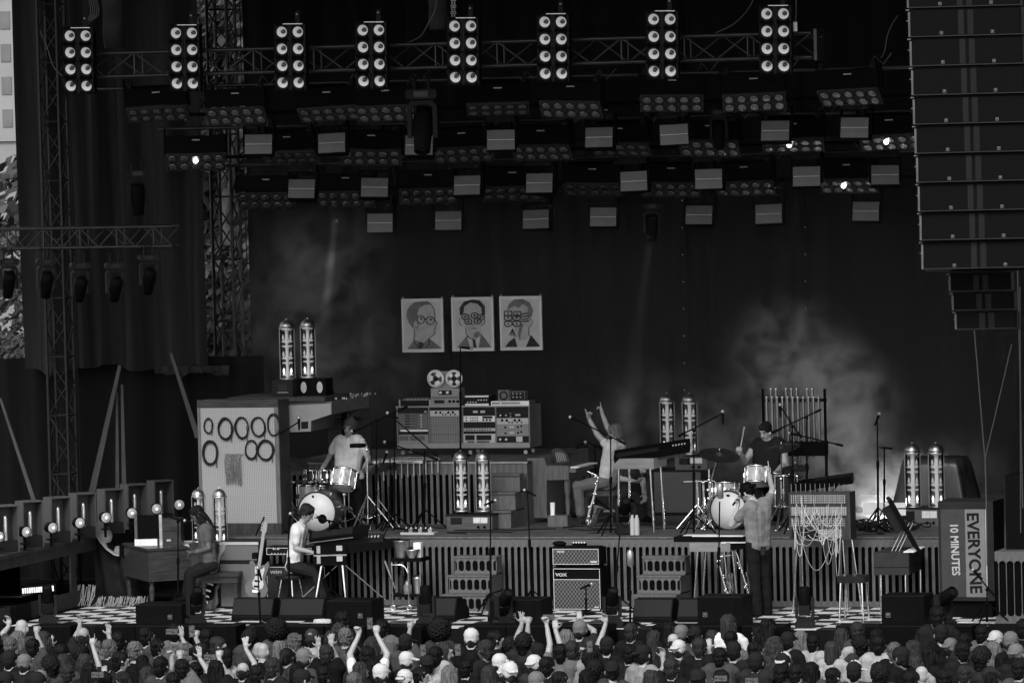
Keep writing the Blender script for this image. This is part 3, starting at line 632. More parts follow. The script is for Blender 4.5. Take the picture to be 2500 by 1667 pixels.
for k in range(6): x = a+.03+k*(b-a-.04)/6; obj('meter', G().box(x, x+(b-a)/6-.03, .69, .699, c+.03, d-.05), lgrey if k % 2 else grey, t)
a, b, c, d = RK(2, 440, 470, 930, 500, DY); g = G(); rr = random.Random(5)
for k in range(60): x, y = rr.uniform(a, a+.6), rr.uniform(.1, 1.5); g.cyl((x, y, c), (x, y, c+.025), .008, n=5)
tag(obj('fader_knob', g, lgrey, t), kind='stuff')
obj('pedestal', G().prism([(a+.0, Z1), (a+.45, Z1), (a+.45, c-.35), (a+.0, c-.3)], .95, 1.5), wooddark, t)
# --- studio console with racks
CY = 4.3
def kc(x, y): return 960+x/6.533, 880+y/6.533
a, b, c, d = rect(*kc(65, 725), *kc(2180, 1395), CY)
CW, CH = b-a, d-c
co = thing('studio_console', 'long studio console filled with rack equipment', 'console', (a, CY, Z2))
cz = c-Z2
side = mat('console_grey', .14, .5); rackk = mat('rack_black', .02, .5); rackm = mat('rack_mid', .10, .5); rackl = mat('rack_light', .42, .45); rackg = mat('rack_grey', .22, .5); rackw = mat('rack_white', .7, .45)
def lx(x): return (x-65)/2115*CW
def lz(y): return cz+(1395-y)/670*CH
obj('cabinet', G().prism([(0, cz), (CW, cz), (CW, cz+CH), (0, cz+CH)], .03, .55), side, co)
obj('plinth', G().box(0, CW, 0, .03, cz, lz(1315)), mat('plinth_grey', .24, .5), co)
obj('top_rail', G().box(-.01, CW+.01, -.005, .03, lz(740), lz(722)), alu, co)
for x in (65, 572, 1085, 1640, 2168): obj('upright', G().box(lx(x), lx(x)+.02, 0, .03, lz(1313), lz(742)), side, co)
def rack(x0, y0, x1, y1, m, knobs=(), meters=(), nm='rack_unit'):
    u = obj(nm, G().box(lx(x0), lx(x1), .008, .03, lz(y1), lz(y0)), m, co)
    for (kx, ky, kr, km) in knobs: obj('knob', G().lathe([(kr, 0), (kr*.85, .018), (.001, .02)], 10, T(lx(kx), .008, lz(ky)) @ FACE), km, u)
    for (mx0, my0, mx1, my1, mm) in meters: obj('meter', G().box(lx(mx0), lx(mx1), .002, .0075, lz(my1), lz(my0)), mm, u)
kb, kw = black, rackw
rack(90, 745, 560, 835, rackk, meters=[(515, 800, 548, 820, rackl)])
rack(90, 840, 560, 1080, rackm, meters=[(200, 862+i*45, 275, 882+i*45, rackk) for i in range(5)]+[(290, 865+i*45, 390, 880+i*45, mat('rack_dim', .05)) for i in range(5)], knobs=[(460, 870+i*45, .011, kw) for i in range(5)])
rack(120, 1098, 555, 1126, rackw, nm='paper_strip'); rack(90, 1130, 560, 1172, rackk)
rack(90, 1178, 560, 1312, rackg, meters=[(105, 1195, 245, 1270, rackm), (270, 1195, 505, 1270, rackm)])
rack(600, 745, 1062, 790, rackk); rack(600, 795, 1062, 885, rackl, knobs=[(x, 825, .017, kb) for x in (697, 768, 895, 968)]+[(x, 858, .011, kb) for x in (805, 855, 930, 1003)])
for y0, y1 in ((892, 1030), (1038, 1172), (1180, 1312)): rack(600, y0, 1062, y1, knobm)
rack(1135, 745, 1632, 880, rackk, meters=[(1290, 800, 1365, 835, rackl), (1408, 800, 1480, 835, rackl)])
rack(1135, 885, 1632, 978, rackw, knobs=[(x, y, .009, kb) for x in (1180, 1252, 1286, 1320, 1355) for y in (912, 955)]+[(x, 950, .015, kb) for x in (1450, 1505, 1557)], meters=[(1435, 890, 1595, 925, rackk)])
rack(1135, 985, 1632, 1075, rackk); rack(1135, 1082, 1632, 1125, rackl, knobs=[(1180+i*42, 1105, .009, kb) for i in range(10)]); rack(1135, 1130, 1632, 1165, rackk)
rack(1125, 1172, 1632, 1312, rackl, meters=[(1155, 1190, 1305, 1270, rackk), (1335, 1190, 1570, 1270, rackk), (1185, 1285, 1300, 1305, rackk), (1335, 1285, 1540, 1305, rackk)])
rack(1662, 745, 2162, 835, rackk); rack(1662, 840, 2162, 920, rackk, knobs=[(1725, 878, .013, kw), (1813, 878, .013, kw), (1885, 852, .008, kw), (1885, 895, .008, kw)], meters=[(1960, 858, 2040, 888, rackl)])
rack(1662, 925, 2162, 1020, rackl, knobs=[(x, 958, .019, kb) for x in (1748, 1822, 1950, 2022)]+[(x, 990, .012, kb) for x in (1858, 1908, 1985, 2058)])
for y in (1025, 1118): rack(1662, y, 2162, y+88, rackg, knobs=[(1797, y+45, .015, kb), (1995, y+40, .015, kb), (2050, y+25, .014, kb)], meters=[(1860, y+20, 1938, y+55, rackl)])
rack(1650, 1212, 2162, 1308, rackk, knobs=[(1710, 1262, .018, kw), (1805, 1262, .018, kw)], meters=[(1965, 1215, 2065, 1302, rackl)])
for x in (120, 1200, 2080):
    for y in (.1, .45): obj('castor', G().lathe([(.03, -.012), (.03, .012)], 12, T(lx(x), y, .03) @ FACE), alu, co); 
ZC = Z2+cz+CH
def ontop(name, label, cat, x0, y0, x1, y1, Y=CY+.08):
    p = at(*kc((x0+x1)/2, y1), Y); q0, q1 = at(*kc(x0, y1), Y), at(*kc(x1, y1), Y); h = at(*kc((x0+x1)/2, y0), Y).z-p.z
    return thing(name, label, cat, (p.x, Y, ZC), 0), q1.x-q0.x, h
t, W_, H_ = ontop('small_mixer', 'low dark mixer at the left end on top of the console', 'mixer', 105, 600, 590, 715); obj('case', G().prism([(-W_/2, 0), (W_/2, 0), (W_/2, H_*.75), (-W_/2, H_*.75)], 0, .35), dark, t); obj('sloped_panel', G().box(-W_/2+.03, W_/2-.03, .05, .35, H_*.75, H_*1.0), rackm, t)
for k in range(6): obj('fader', G().box(-W_/2+.1+k*.055, -W_/2+.115+k*.055, .045, .0495, H_*.78, H_*.98), lgrey, t)
for s in (-1, 1): obj('cheek', G().box(s*W_/2-.012, s*W_/2+.012, -.01, .36, 0, H_*.9), alu, t)
t, W_, H_ = ontop('tape_machine', 'reel-to-reel tape machine standing on the console', 'tape recorder', 605, 430, 1055, 710)
obj('case', G().box(-W_/2, W_/2, 0, .25, .0, H_), rackg, t); obj('transport_deck', G().box(-W_/2+.04, W_/2-.1, .02, .1, H_, H_+.24), rackg, t); obj('head_block', G().box(-.09, .1, -.02, 0, H_-.09, H_-.03), rackk, t)
obj('level_panel', G().box(-W_/2+.05, -W_/2+.2, -.008, 0, H_*.15, H_*.33), rackk, t); obj('button_strip', G().box(-W_/2+.02, W_/2-.02, -.006, 0, H_*.42, H_*.52), rackm, t)
for k in range(3): obj('knob', G().lathe([(.02, 0), (.018, .02), (.001, .02)], 12, T(.07+k*.06, 0, H_*.25) @ FACE), black, t)
for s in (-.055, .05): obj('roller', G().lathe([(.02, 0), (.018, .03), (.001, .03)], 12, T(s, -.02, H_-.06) @ FACE), white, t)
reelm = mat('reel_metal', .55, .4, .3)
for k, cx_ in enumerate((675, 968)):
    c0 = at(*kc(cx_, 290), CY+.05); rr_ = 142/6.533/169; cv = c0-Vector(t.location); g = G(); n = 3 if k == 0 else 4
    for q in range(n):      # reel flange: spokes between windows
        a0 = 2*PI*q/n+.4; seg = [a0+j*.06 for j in range(int(2*PI/n*.52/.06)+1)]
        g.prism([(.28*rr_*math.cos(a), .28*rr_*math.sin(a)) for a in seg]+[(.8*rr_*math.cos(a), .8*rr_*math.sin(a)) for a in seg[::-1]], -.03, -.022, T(cv.x, 0, cv.z))
    re = obj('reel', g, reelm, t)
    obj('rim', G().lathe([(rr_*.76, .03), (rr_, .03), (rr_, .022), (rr_*.76, .022), (rr_*.76, .03)], 32, T(cv.x, 0, cv.z) @ FACE, cap=False), reelm, re)
    obj('hub', G().lathe([(rr_*.3, .02), (rr_*.3, .034), (.001, .04)], 20, T(cv.x, 0, cv.z) @ FACE), rackk, re); obj('tape_pack', G().lathe([(rr_*.55, .004), (rr_*.55, .018), (.001, .018)], 24, T(cv.x, 0, cv.z) @ FACE), rackm, re)
t, W_, H_ = ontop('effects_unit', 'black effects unit with white stripe on the console', 'effects unit', 1150, 545, 1525, 705); obj('case', G().box(-W_/2, W_/2, 0, .3, 0, H_), rackk, t); obj('top_stripe', G().box(-W_/2, W_/2, -.005, 0, H_*.84, H_), rackw, t); obj('button_row', G().box(-W_/2, W_/2, -.005, 0, 0, H_*.2), rackw, t)
for k in range(8): obj('knob', G().lathe([(.01, 0), (.008, .015), (.001, .015)], 8, T(-W_/2+.04+k*.04, 0, H_*(.35 if k < 4 else .55)) @ FACE), white, t)
t, W_, H_ = ontop('tuner_unit', 'slim white tuner at the right end of the console top', 'tuner', 1560, 640, 2165, 708); obj('case', G().box(-W_/2, W_/2, .006, .3, 0, H_), rackm, t); obj('face', G().box(-W_/2, W_/2, 0, .006, 0, H_), rackw, t); obj('dial', G().box(-W_*.23, W_*.27, -.004, 0, H_*.3, H_*.75), rackg, t)
for k in range(4): obj('knob', G().lathe([(.012, 0), (.01, .015), (.001, .015)], 8, T(-W_/2+.03+k*.03, 0, H_*.5) @ FACE), black, t)
ZT = ZC+H_
for nm, lb, x0, x1, y0, rnd_ in (('monitor_speaker', 'small square speaker on the slim white tuner', 1675, 1850, 445, True), ('effects_box', 'small dark effects box on the slim white tuner', 1862, 2100, 465, False)):
    t, W_, H_ = ontop(nm, lb, 'speaker' if rnd_ else 'effects box', x0, y0, x1, 620); t.location.z = ZT; obj('case', G().box(-W_/2, W_/2, 0, .15, 0, H_), rackm, t)
    if rnd_: obj('cone', G().lathe([(.07, -.004), (.06, .006), (.03, -.003), (.001, -.003)], 18, T(0, 0, H_/2) @ FACE), rackk, t)
    else:
        obj('face', G().box(-W_/2+.01, W_/2-.01, -.005, 0, .01, H_-.01), rackk, t)
        for k in range(6): obj('knob', G().lathe([(.013, 0), (.001, .015)], 8, T(-W_/2+.05+(k % 3)*.055, -.005, H_*(.75-.35*(k//3))) @ FACE), lgrey, t)
# --- portraits: plain drawn heads with spectacles
inkm = mat('ink_black', .025, .7); paper = mat('drawing_paper', .42, .8, 0, .12, 5); tone = mat('drawing_tone', .11, .8, 0, .4, 9); frm = mat('silver_frame', .5, .5, .2); mount = mat('white_mount', .5, .7); skint = mat('drawing_skin', .32, .8, 0, .2, 8)
PY = 7.6
def pf_(cx, cy): return 960+cx/6.189, 710+cy/6.189
def portrait(label, x0, y0, x1, y1, k):
    a, b, c, d = rect(*pf_(x0, y0), *pf_(x1, y1), PY); w_, h_ = b-a, d-c
    t = thing('framed_portrait', label, 'picture', ((a+b)/2, PY, c)); q = .03
    for nm, bx_ in (('frame_top', (-w_/2, w_/2, h_-q, h_)), ('frame_bottom', (-w_/2, w_/2, 0, q)), ('frame_side', (-w_/2, -w_/2+q, q, h_-q)), ('frame_side', (w_/2-q, w_/2, q, h_-q))): obj(nm, G().box(bx_[0], bx_[1], -.03, .01, bx_[2], bx_[3]), frm, t)
    obj('mount', G().box(-w_/2+q, w_/2-q, -.012, .005, q, h_-q), mount, t); obj('sheet', G().box(-w_/2+.05, w_/2-.05, -.0145, -.0125, .05, h_-.05), paper, t)
    obj('hook', G().ring((-w_/2+.02, 0, h_+.015), .014, .004, 8, 4, rotm('X', 90)), steel, t); obj('hook', G().ring((w_/2-.02, 0, h_+.015), .014, .004, 8, 4, rotm('X', 90)), steel, t)
    X = lambda u: (u-.5)*w_; Z = lambda v: (1-v)*h_; lay = [0]
    def shape(nm, pts, m):
        lay[0] += 1; y = -.0150-.0012*lay[0]; obj(nm, G().prism([(X(u), Z(v)) for u, v in pts], y, y+.0011), m, t)
    def line(nm, pts, r=.005, closed=False):
        obj(nm, G().tube([(X(u), -.028, Z(v)) for u, v in pts], r, 4, closed), inkm, t)
    oval = lambda u, v, ru, rv, n=14: [(u+ru*math.cos(2*PI*i/n), v+rv*math.sin(2*PI*i/n)) for i in range(n)]
    if k == 0:
        shape('jacket', [(.11, .94), (.27, .78), (.33, .74), (.5, .84), (.63, .73), (.93, .92), (.93, .94)], tone)
        shape('face', [(.27, .76), (.28, .5), (.3, .35), (.38, .2), (.55, .1), (.7, .11), (.79, .2), (.81, .32), (.80, .4), (.85, .45), (.84, .5), (.80, .5), (.81, .58), (.79, .65), (.70, .72), (.62, .76), (.5, .83)], skint)
        shape('hair', [(.27, .56), (.17, .46), (.11, .33), (.13, .22), (.2, .13), (.32, .06), (.5, .05), (.63, .05), (.72, .11), (.55, .12), (.43, .17), (.38, .27), (.38, .36), (.3, .4), (.28, .5)], tone)
        line('profile_line', [(.63, .05), (.72, .11), (.79, .2), (.81, .34), (.80, .4), (.85, .45), (.84, .5), (.80, .5), (.81, .56), (.77, .58), (.80, .62), (.77, .67), (.62, .76)])
        line('neck_line', [(.29, .57), (.30, .68), (.29, .76)]); line('ear', [(.3, .43), (.33, .38), (.38, .42), (.4, .5), (.37, .55), (.32, .53)])
        for u in (.46, .69): line('spectacle_lens', oval(u, .39 if u < .5 else .41, .09 if u < .5 else .1, .075), .007, True); shape('eye', oval(u+.01, .37 if u < .5 else .39, .03, .02), inkm)
        line('spectacle_bridge', [(.54, .38), (.6, .37)], .007); shape('tie', [(.41, .8), (.52, .83), (.47, .94), (.36, .94)], inkm); line('collar', [(.27, .75), (.32, .85), (.42, .92)]); line('collar', [(.64, .75), (.65, .84), (.55, .93)])
    elif k == 1:
        shape('jacket', [(.1, .94), (.3, .76), (.36, .7), (.5, .8), (.7, .68), (.9, .9), (.92, .94)], tone)
        shape('shirt', [(.36, .74), (.5, .8), (.68, .72), (.62, .94), (.42, .94)], paper); shape('tie', [(.48, .78), (.55, .78), (.58, .94), (.5, .94)], inkm)
        shape('face', [(.22, .42), (.22, .3), (.3, .15), (.5, .1), (.68, .13), (.77, .28), (.77, .42), (.7, .55), (.7, .66), (.6, .76), (.5, .77), (.38, .7), (.33, .55)], skint)
        shape('hair', [(.2, .34), (.19, .2), (.3, .08), (.5, .04), (.68, .06), (.8, .17), (.8, .32), (.73, .36), (.71, .2), (.62, .12), (.45, .1), (.31, .17), (.28, .3)], inkm)
        shape('beard', [(.52, .68), (.6, .63), (.68, .66), (.6, .76), (.52, .74)], tone)
        for u, v in ((.33, .36), (.55, .34), (.4, .45), (.62, .44), (.7, .37)): line('spectacle_lens', oval(u, v, .085, .05), .009, True); shape('eye', oval(u, v, .03, .02), inkm)
        line('nose', [(.48, .46), (.47, .5), (.52, .52), (.55, .5)]); line('mouth', [(.47, .58), (.55, .57), (.58, .59)]); line('ear', [(.2, .38), (.17, .44), (.2, .5), (.26, .53)]); line('ear', [(.78, .38), (.8, .44), (.77, .5), (.71, .53)])
        line('jaw_line', [(.33, .56), (.34, .68), (.42, .76), (.52, .78)])
    else:
        shape('jacket', [(.1, .94), (.2, .84), (.34, .76), (.4, .94)], inkm); shape('jacket', [(.6, .94), (.73, .72), (.85, .84), (.93, .92), (.93, .94)], inkm)
        shape('face', [(.16, .3), (.25, .2), (.45, .12), (.66, .2), (.75, .35), (.7, .55), (.7, .7), (.62, .8), (.45, .83), (.38, .76), (.35, .6), (.25, .5)], skint)
        shape('hair', [(.17, .26), (.22, .14), (.35, .06), (.55, .05), (.72, .12), (.8, .26), (.76, .38), (.68, .42), (.66, .2), (.55, .15), (.45, .22), (.35, .18), (.25, .22)], tone)
        shape('shade', [(.48, .5), (.57, .52), (.52, .6), (.46, .8), (.42, .7)], tone)
        for u, v in ((.2, .4), (.4, .4), (.2, .51), (.4, .51), (.2, .32), (.42, .33)): line('spectacle_lens', [(u+x*.085, v+z*.045) for x, z in ((-1, -1), (1, -1), (1.05, .3), (.6, 1), (-.6, 1), (-1.05, .3))], .009, True); shape('eye', oval(u, v, .025, .015), inkm)
        for v in (.33, .38, .43, .47): line('spectacle_arm', [(.5, v), (.68, v-.01)], .009)
        line('ear', [(.68, .46), (.74, .42), (.78, .47), (.74, .55), (.69, .57)]); line('neck_line', [(.69, .58), (.68, .7), (.72, .76)])
        for i in range(4): line('cigarette', [(.3, .6), (.22+.05*i, .72+.01*i)], .006)
    return t
portrait('left framed drawing of a balding man in round glasses', 150, 118, 775, 925, 0)
portrait('middle framed drawing of a man with many spectacle lenses', 903, 95, 1535, 908, 1)
portrait('right framed drawing of a man with stacked square spectacles', 1630, 80, 2265, 895, 2)
# --- steps
def steps(label, n, x0, ys, x1, tread, Y, m=wood, slots=True, zb=0.0):
    """ys: picture heights of the treads at the left front corner, bottom last"""
    a = at(*K(n, x0, ys[-1]), Y); t = thing('stair_unit', label, 'steps', (a.x, Y, zb)); nz = len(ys)-1
    W_ = at(*K(n, x1, ys[-1]), Y).x-a.x; Ht = .70 if slots else .72
    for k in range(nz):
        hh = Ht/nz; z1 = hh*(nz-k); s = obj('step', G().box(.0, W_, tread*(nz-1-k)+.03, tread*nz, z1-hh, z1-.02), m, t)
        obj('tread_board', G().box(-.012, W_+.012, tread*(nz-1-k)-.005, tread*(nz-k)+.0, z1-.0195, z1), m, s)
        if slots: slat_wall(s, 0.001, W_-.001, hh-.021, .035, hh-.055, (W_-.002)/6, .075 if k else .075, tread*(nz-1-k)+.008); [setattr(ch, 'location', (ch.location.x, ch.location.y, z1-hh)) for ch in s.children if ch.name.startswith('slat')]
        if slots: obj('slot_back', G().box(.01, W_-.01, tread*(nz-1-k)+.026, tread*(nz-1-k)+.0295, z1-hh, z1-.021), black2, s)
    return t
steps('slotted wooden steps beside the bar cart at centre left', 6, 1685, (410, 578, 745, 905), 2060, .25, -.35)
steps('slotted wooden steps left of the wooden keyboard table', 7, 1115, (410, 578, 745, 905), 1490, .25, -.35)
steps('plain wooden block steps up to the organ riser', 3, -270, (1180, 1335, 1500, 1560), 20, .22, 2.0, wood, False, Z1)
# --- amplifiers at the front
pipingm = mat('white_piping', .5, .5)
def cabinet(name, label, n, x0, y0, x1, y1, Y, d, z=None, gm_=diam, split=None, logo=None):
    t, W_, H_ = place(name, label, 'amplifier', n, x0, y0, x1, y1, Y, z=z)
    obj('shell', G().box(-W_/2-.012, W_/2+.012, .012, d, 0, H_), black, t); top = H_-.02
    if split:
        sp_ = H_*split; obj('control_panel', G().box(-W_/2+.012, W_/2-.012, .004, .012, sp_+.005, top), black, t); obj('piping', G().box(-W_/2+.006, W_/2-.006, -.003, .004, sp_-.003, sp_+.004), pipingm, t); top = sp_-.004
    obj('grille_cloth', G().box(-W_/2+.012, W_/2-.012, .002, .0115, .02, top), gm_, t)
    for b in ((-W_/2+.005, W_/2-.005, .012, .019), (-W_/2+.005, W_/2-.005, H_-.019, H_-.012), (-W_/2+.005, -W_/2+.0115, .0195, H_-.0195), (W_/2-.0115, W_/2-.005, .0195, H_-.0195)): obj('piping', G().box(b[0], b[1], -.004, .0015, b[2], b[3]), pipingm, t)
    if logo: text(logo, .042 if split else .028, 'logo', pipingm, t, T(-W_/2+.115, -.004, H_*.83 if split else H_*.78), .001, 1.25)
    return t, W_, H_
a, b, c, d = RK(7, 405, 540, 832, 862, -.05); cz0 = at(*K(7, 600, 540), -.05).z
t, W_, H_ = cabinet('amplifier_cabinet', 'tall black amplifier cabinet with diamond grille at stage centre', 7, 408, 540, 828, 862, -.05, .36, 0, split=.72, logo='VOX'); zt = H_
obj('corner_badge', G().box(W_/2-.09, W_/2-.03, -.004, .001, .035, .05), lgrey, t)
t, W_, H_ = cabinet('guitar_amplifier', 'black amplifier head on top of the diamond grille cabinet', 7, 398, 365, 812, 500, -.03, .3, zt+.03, logo='VOX')
obj('badge', G().box(W_/2-.12, W_/2-.03, -.004, .001, .035, .06), lgrey, t); obj('control_strip', G().box(-W_/2, W_/2, .02, .2, H_, H_+.02), black, t)
for s in (-1, 1): obj('foot', G().box(s*W_*.42-.02, s*W_*.42+.02, .05, .25, -.03, 0), rubber, t)
g = G(); 
ap = at(*K(7, 628, 345), .05); t = thing('pedal_box', 'small effects box with pale knobs on the amplifier head', 'effects pedal', (ap.x, .05, zt+.03+H_+.021)); obj('case', G().box(-.09, .09, 0, .1, 0, .03), black, t)
for k in range(5): obj('knob', G().lathe([(.012, 0), (.001, .012)], 8, T(-.075+k*.038, .02, .042) @ FACE), white, t)
o = obj('folded_cloth', G().ball((0, 0, .03), .1, 10, (1, .6, .38)), black, None, (at(*K(7, 460, 345), .08).x, .08, zt+.03+H_+.02)); tag(o, 'crumpled black cloth on the amplifier head', 'cloth')
# left side amps
t, W_, H_ = cabinet('guitar_amplifier', 'white-edged amplifier head behind the keyboard player', 6, 112, 355, 520, 498, .05, .3, .72, mat('head_black', .012, .5)); obj('badge', G().box(-W_/2+.1, -W_/2+.19, -.006, .0015, H_*.68, H_*.9), pipingm, t); text('HI', .03, 'logo', black, t, T(-W_/2+.145, -.008, H_*.79), .001)
for k in range(6): obj('knob', G().lathe([(.012, 0), (.001, .012)], 8, T(-W_/2+.08+k*.045, .002, H_*.2) @ FACE), lgrey, t)
t, W_, H_ = cabinet('amplifier_cabinet', 'dark lettered speaker cabinet behind the keyboard player', 6, 118, 525, 640, 820, .05, .36, 0, mat('dark_weave', .03, .8, 0, .5, 50)); text('WEM', .04, 'logo', lgrey, t, T(-W_/2+.14, -.004, H_*.85), .001, 1.3)
t, W_, H_ = place('combo_amplifier', 'grey combo amplifier stack behind the organist', 'amplifier', 5, 1960, 305, 2320, 860, -.02, z=0)
obj('shell', G().box(-W_/2, W_/2, .012, .3, 0, H_), dark, t); obj('control_strip', G().box(-W_/2+.01, W_/2-.01, 0, .012, H_-.05, H_-.01), lgrey, t); obj('upper_grille', G().box(-W_/2+.015, W_/2-.015, 0, .012, H_*.72, H_-.06), mat('silver_cloth', .10, .8, 0, .2, 60), t); obj('lower_grille', G().box(-W_/2+.015, W_/2-.015, 0, .012, .03, H_*.66), MATS['silver_cloth'], t)
# --- tall sign box at right
SY = -.9
t = thing('sign_box', 'tall black sign box with sideways white lettering', 'sign', (at(*K(8, 1830, 830), SY).x, SY, at(*K(8, 1830, 835), SY).z-.04))
W_ = at(*K(8, 2080, 600), SY).x-at(*K(8, 1590, 600), SY).x; H_ = at(*K(4, 1830, 1400), SY).z-t.location.z; obj('plinth', G().box(-W_/2+.05, W_/2-.05, .06, .5, -t.location.z, .039), black, t)
obj('case', G().box(-W_/2, W_/2, 0, .62, .04, H_), mat('sign_case', .02, .45), t); obj('left_band', G().box(-W_/2+.035, -.01, -.008, 0, .09, H_-.1), mat('sign_dark_band', .045, .5), t); obj('right_band', G().box(-.008, W_/2-.11, -.008, 0, .09, H_-.1), mat('sign_grey_band', .14, .5), t); obj('pale_edge', G().box(W_/2-.105, W_/2-.09, -.008, 0, .09, H_-.1), lgrey, t)
text('10 MINUTES', .105, 'lettering', lgrey, t, T(-.152, -.009, H_*.535) @ rotm('Y', 88.5) , .003, .86); text('EVERYONE', .155, 'lettering', mat('sign_ink', .012, .5), t, T(.10, -.009, H_*.5) @ rotm('Y', 88.5), .006, .98)
# slotted box at right edge
t, W_, H_ = place('slotted_box', 'slotted oak box at the right edge of the stage', 'box', 8, 2085, 410, 2560, 1045, -1.6, z=0)
slat_wall(t, -W_/2, W_/2, H_, .09, H_-.1, W_/7, .09); obj('carcass', G().box(-W_/2, W_/2, .03, .7, 0, H_), black2, t); obj('top', G().box(-W_/2, W_/2, 0, .72, H_+.001, H_+.02), wood, t)
t, W_, H_ = place('flight_case', 'dark tall case standing on the slotted box at right', 'case', 8, 2195, 0, 2500, 400, -1.2, z=H_+.02); obj('case_body', G().box(-W_/2, W_/2, 0, .5, 0, .95), black, t); obj('edge', G().box(-W_/2-.006, -W_/2, -.004, .5, 0, .95), dark, t); t.location.y = -1.3
# --- covered object and tripod at right rear
cl = mat('dark_dust_cover', .03, .35, 0, .4, 3, .2, spec=.6)
cy_ = 3.6; g = G(); vs = []; fs = []; p0 = at(*K(4, 1160, 1450), cy_); p1 = at(*K(4, 1840, 1300), cy_); ht = at(*K(4, 1480, 1035), cy_).z
for j in range(10):
    v = j/9; z = Z1+(ht-Z1)*v
    for i in range(40):
        a = 2*PI*i/40; fl = 1+(1-v)*.18*math.sin(a*7+1)+.03*math.sin(a*13)
        ex, ey = math.copysign(abs(math.cos(a))**.5, math.cos(a)), math.copysign(abs(math.sin(a))**.5, math.sin(a)); q = (.82+.18*(1-v))*(1 if j < 9 else .93)
        vs.append(((p0.x+p1.x)/2+ex*(p1.x-p0.x)/2*q*fl, cy_+.4+ey*.45*q*fl, z-(.0 if j < 9 else -.02)))
for j in range(9):
    for i in range(40): fs.append((j*40+i, j*40+(i+1) % 40, (j+1)*40+(i+1) % 40, (j+1)*40+i))
fs.append(tuple(range(360, 400))); g.add(vs, fs, True); o = obj('covered_equipment', g, cl); tag(o, 'equipment under a dark draped cover behind the right valve pair', 'covered equipment')
# ================================================================ instruments
# --- organ at left, corner towards the camera
oc = atz(366, 1489, 0); orz = R(38)
t = thing('organ', 'large walnut organ on turned legs at front left', 'organ', (oc.x, oc.y, 0), orz)
OW, OD = .92, 1.2; oz0 = at(366, *[K(5, 1335, 645)[1]], oc.y).z; oz1 = at(366, K(5, 1335, 378)[1], oc.y).z
obj('case', G().box(0, OW, 0, OD, oz0, oz1-.02), woodh, t); obj('lid', G().box(-.02, OW*.62, -.02, OD+.02, oz1-.02, oz1+.012), woodh, t); obj('bottom_trim', G().box(-.015, OW+.015, -.015, OD+.015, oz0-.03, oz0), woodh, t)
obj('keyboard', G().box(OW*.68, OW+.06, .06, OD-.06, oz1-.02, oz1+.0), rackw, t)
leg = [(.028, 0), (.03, .06), (.022, .1), (.038, .22), (.04, .3), (.026, .34), (.045, .40), (.045, oz0-.03)]
lm_ = G().lathe(leg, 12).mesh('leg'); lm_.materials.append(woodh)
for x, y in ((.05, .05), (OW-.05, .05), (.05, OD-.05), (OW-.05, OD-.05)): obj('leg', lm_, None, t, (x, y, 0))
ot = Vector(t.location); om = Matrix.Rotation(orz, 4, 'Z')
def on_org(x, y): v = om @ Vector((x, y, 0)); return (ot.x+v.x, ot.y+v.y, oz1+.012)
ac = thing('accordion', 'pleated accordion standing on the organ', 'accordion', on_org(.16, .52), orz-R(20))
obj('side_panel', G().box(-.19, -.15, 0, .22, 0, .42), woodf, ac); obj('side_panel', G().box(.15, .19, 0, .22, 0, .42), chrome, ac); obj('keyboard', G().box(-.19, .12, -.03, 0, .0, .09), rackw, ac)
for k in range(8): obj('bellows_fold', G().prism([(-.15+k*.0375, .09), (-.131+k*.0375, .1), (-.1125+k*.0375, .09), (-.1125+k*.0375, .40), (-.131+k*.0375, .41), (-.15+k*.0375, .40)], -.004 if k % 2 else -.012, .2), black, ac)
t = thing('wooden_box', 'small walnut box beside the accordion on the organ', 'box', on_org(.42, .42), orz-R(25)); obj('case', G().box(-.17, .17, 0, .3, 0, .36), woodh, t); obj('latch', G().box(-.03, .03, -.008, 0, .05, .08), brass, t); obj('drawer_line', G().box(-.17, .17, -.003, 0, .19, .195), black, t)
# plywood shield, blanket and fringed rug beside the organ
pY = .75
t = thing('plywood_shield', 'pale plywood cut-out shield leaning left of the organ', 'panel', (0, pY, 0)); pts = [(840, 212), (965, 180), (985, 215), (1000, 260), (985, 310), (940, 320), (960, 365), (1010, 400), (1030, 350), (1060, 345), (1062, 435), (1020, 425), (950, 375), (890, 305)]
obj('board', G().prism(KP(5, pts, pY), 0, .02), ply, t); obj('edge_band', G().tube([(x, -.004, z) for x, z in KP(5, [(840, 212), (890, 305), (950, 375), (1020, 425), (1062, 435)], pY)], .012, 5), lgrey, t)
blm = mat('dark_blanket', .018, .9, 0, .5, 4, .2)
q = KP(5, [(845, 215), (1060, 440), (1300, 600), (1300, 850), (930, 880), (800, 740), (815, 430)], pY); g = G(); vs = []; n = 26
xa, xb = q[5][0], q[2][0]
for j in range(14):
    v = j/13
    for i in range(n):
        u = i/(n-1); top = q[0][1]-(q[0][1]-q[2][1])*min(1, max(0, (u-.06)*1.25)); z = .03+(top-.03)*v; vs.append((xa+(xb-xa)*u, pY+.12+.05*math.sin(u*17+v*2)+.08*(1-v), z))
g.add(vs, [(j*n+i, j*n+i+1, (j+1)*n+i+1, (j+1)*n+i) for j in range(13) for i in range(n-1)], True)
o = obj('draped_blanket', g, blm); tag(o, 'dark blanket draped from the plywood shield to the floor', 'blanket')
fr = thing('fringed_rug', 'pale fringed rug end spilling on the floor left of the organ', 'rug', (xa, .3, 0)); g = G(); rr = random.Random(2)
for k in range(90):
    x = rr.uniform(0, 1.05); z = .28 if x < .3 else .12; g.tube([(x, 0, z+rr.uniform(-.02, .02)), (x+rr.uniform(-.02, .02), -.05, z*.5), (x+rr.uniform(-.05, .05), -.12-rr.random()*.08, .012)], .006, 4)
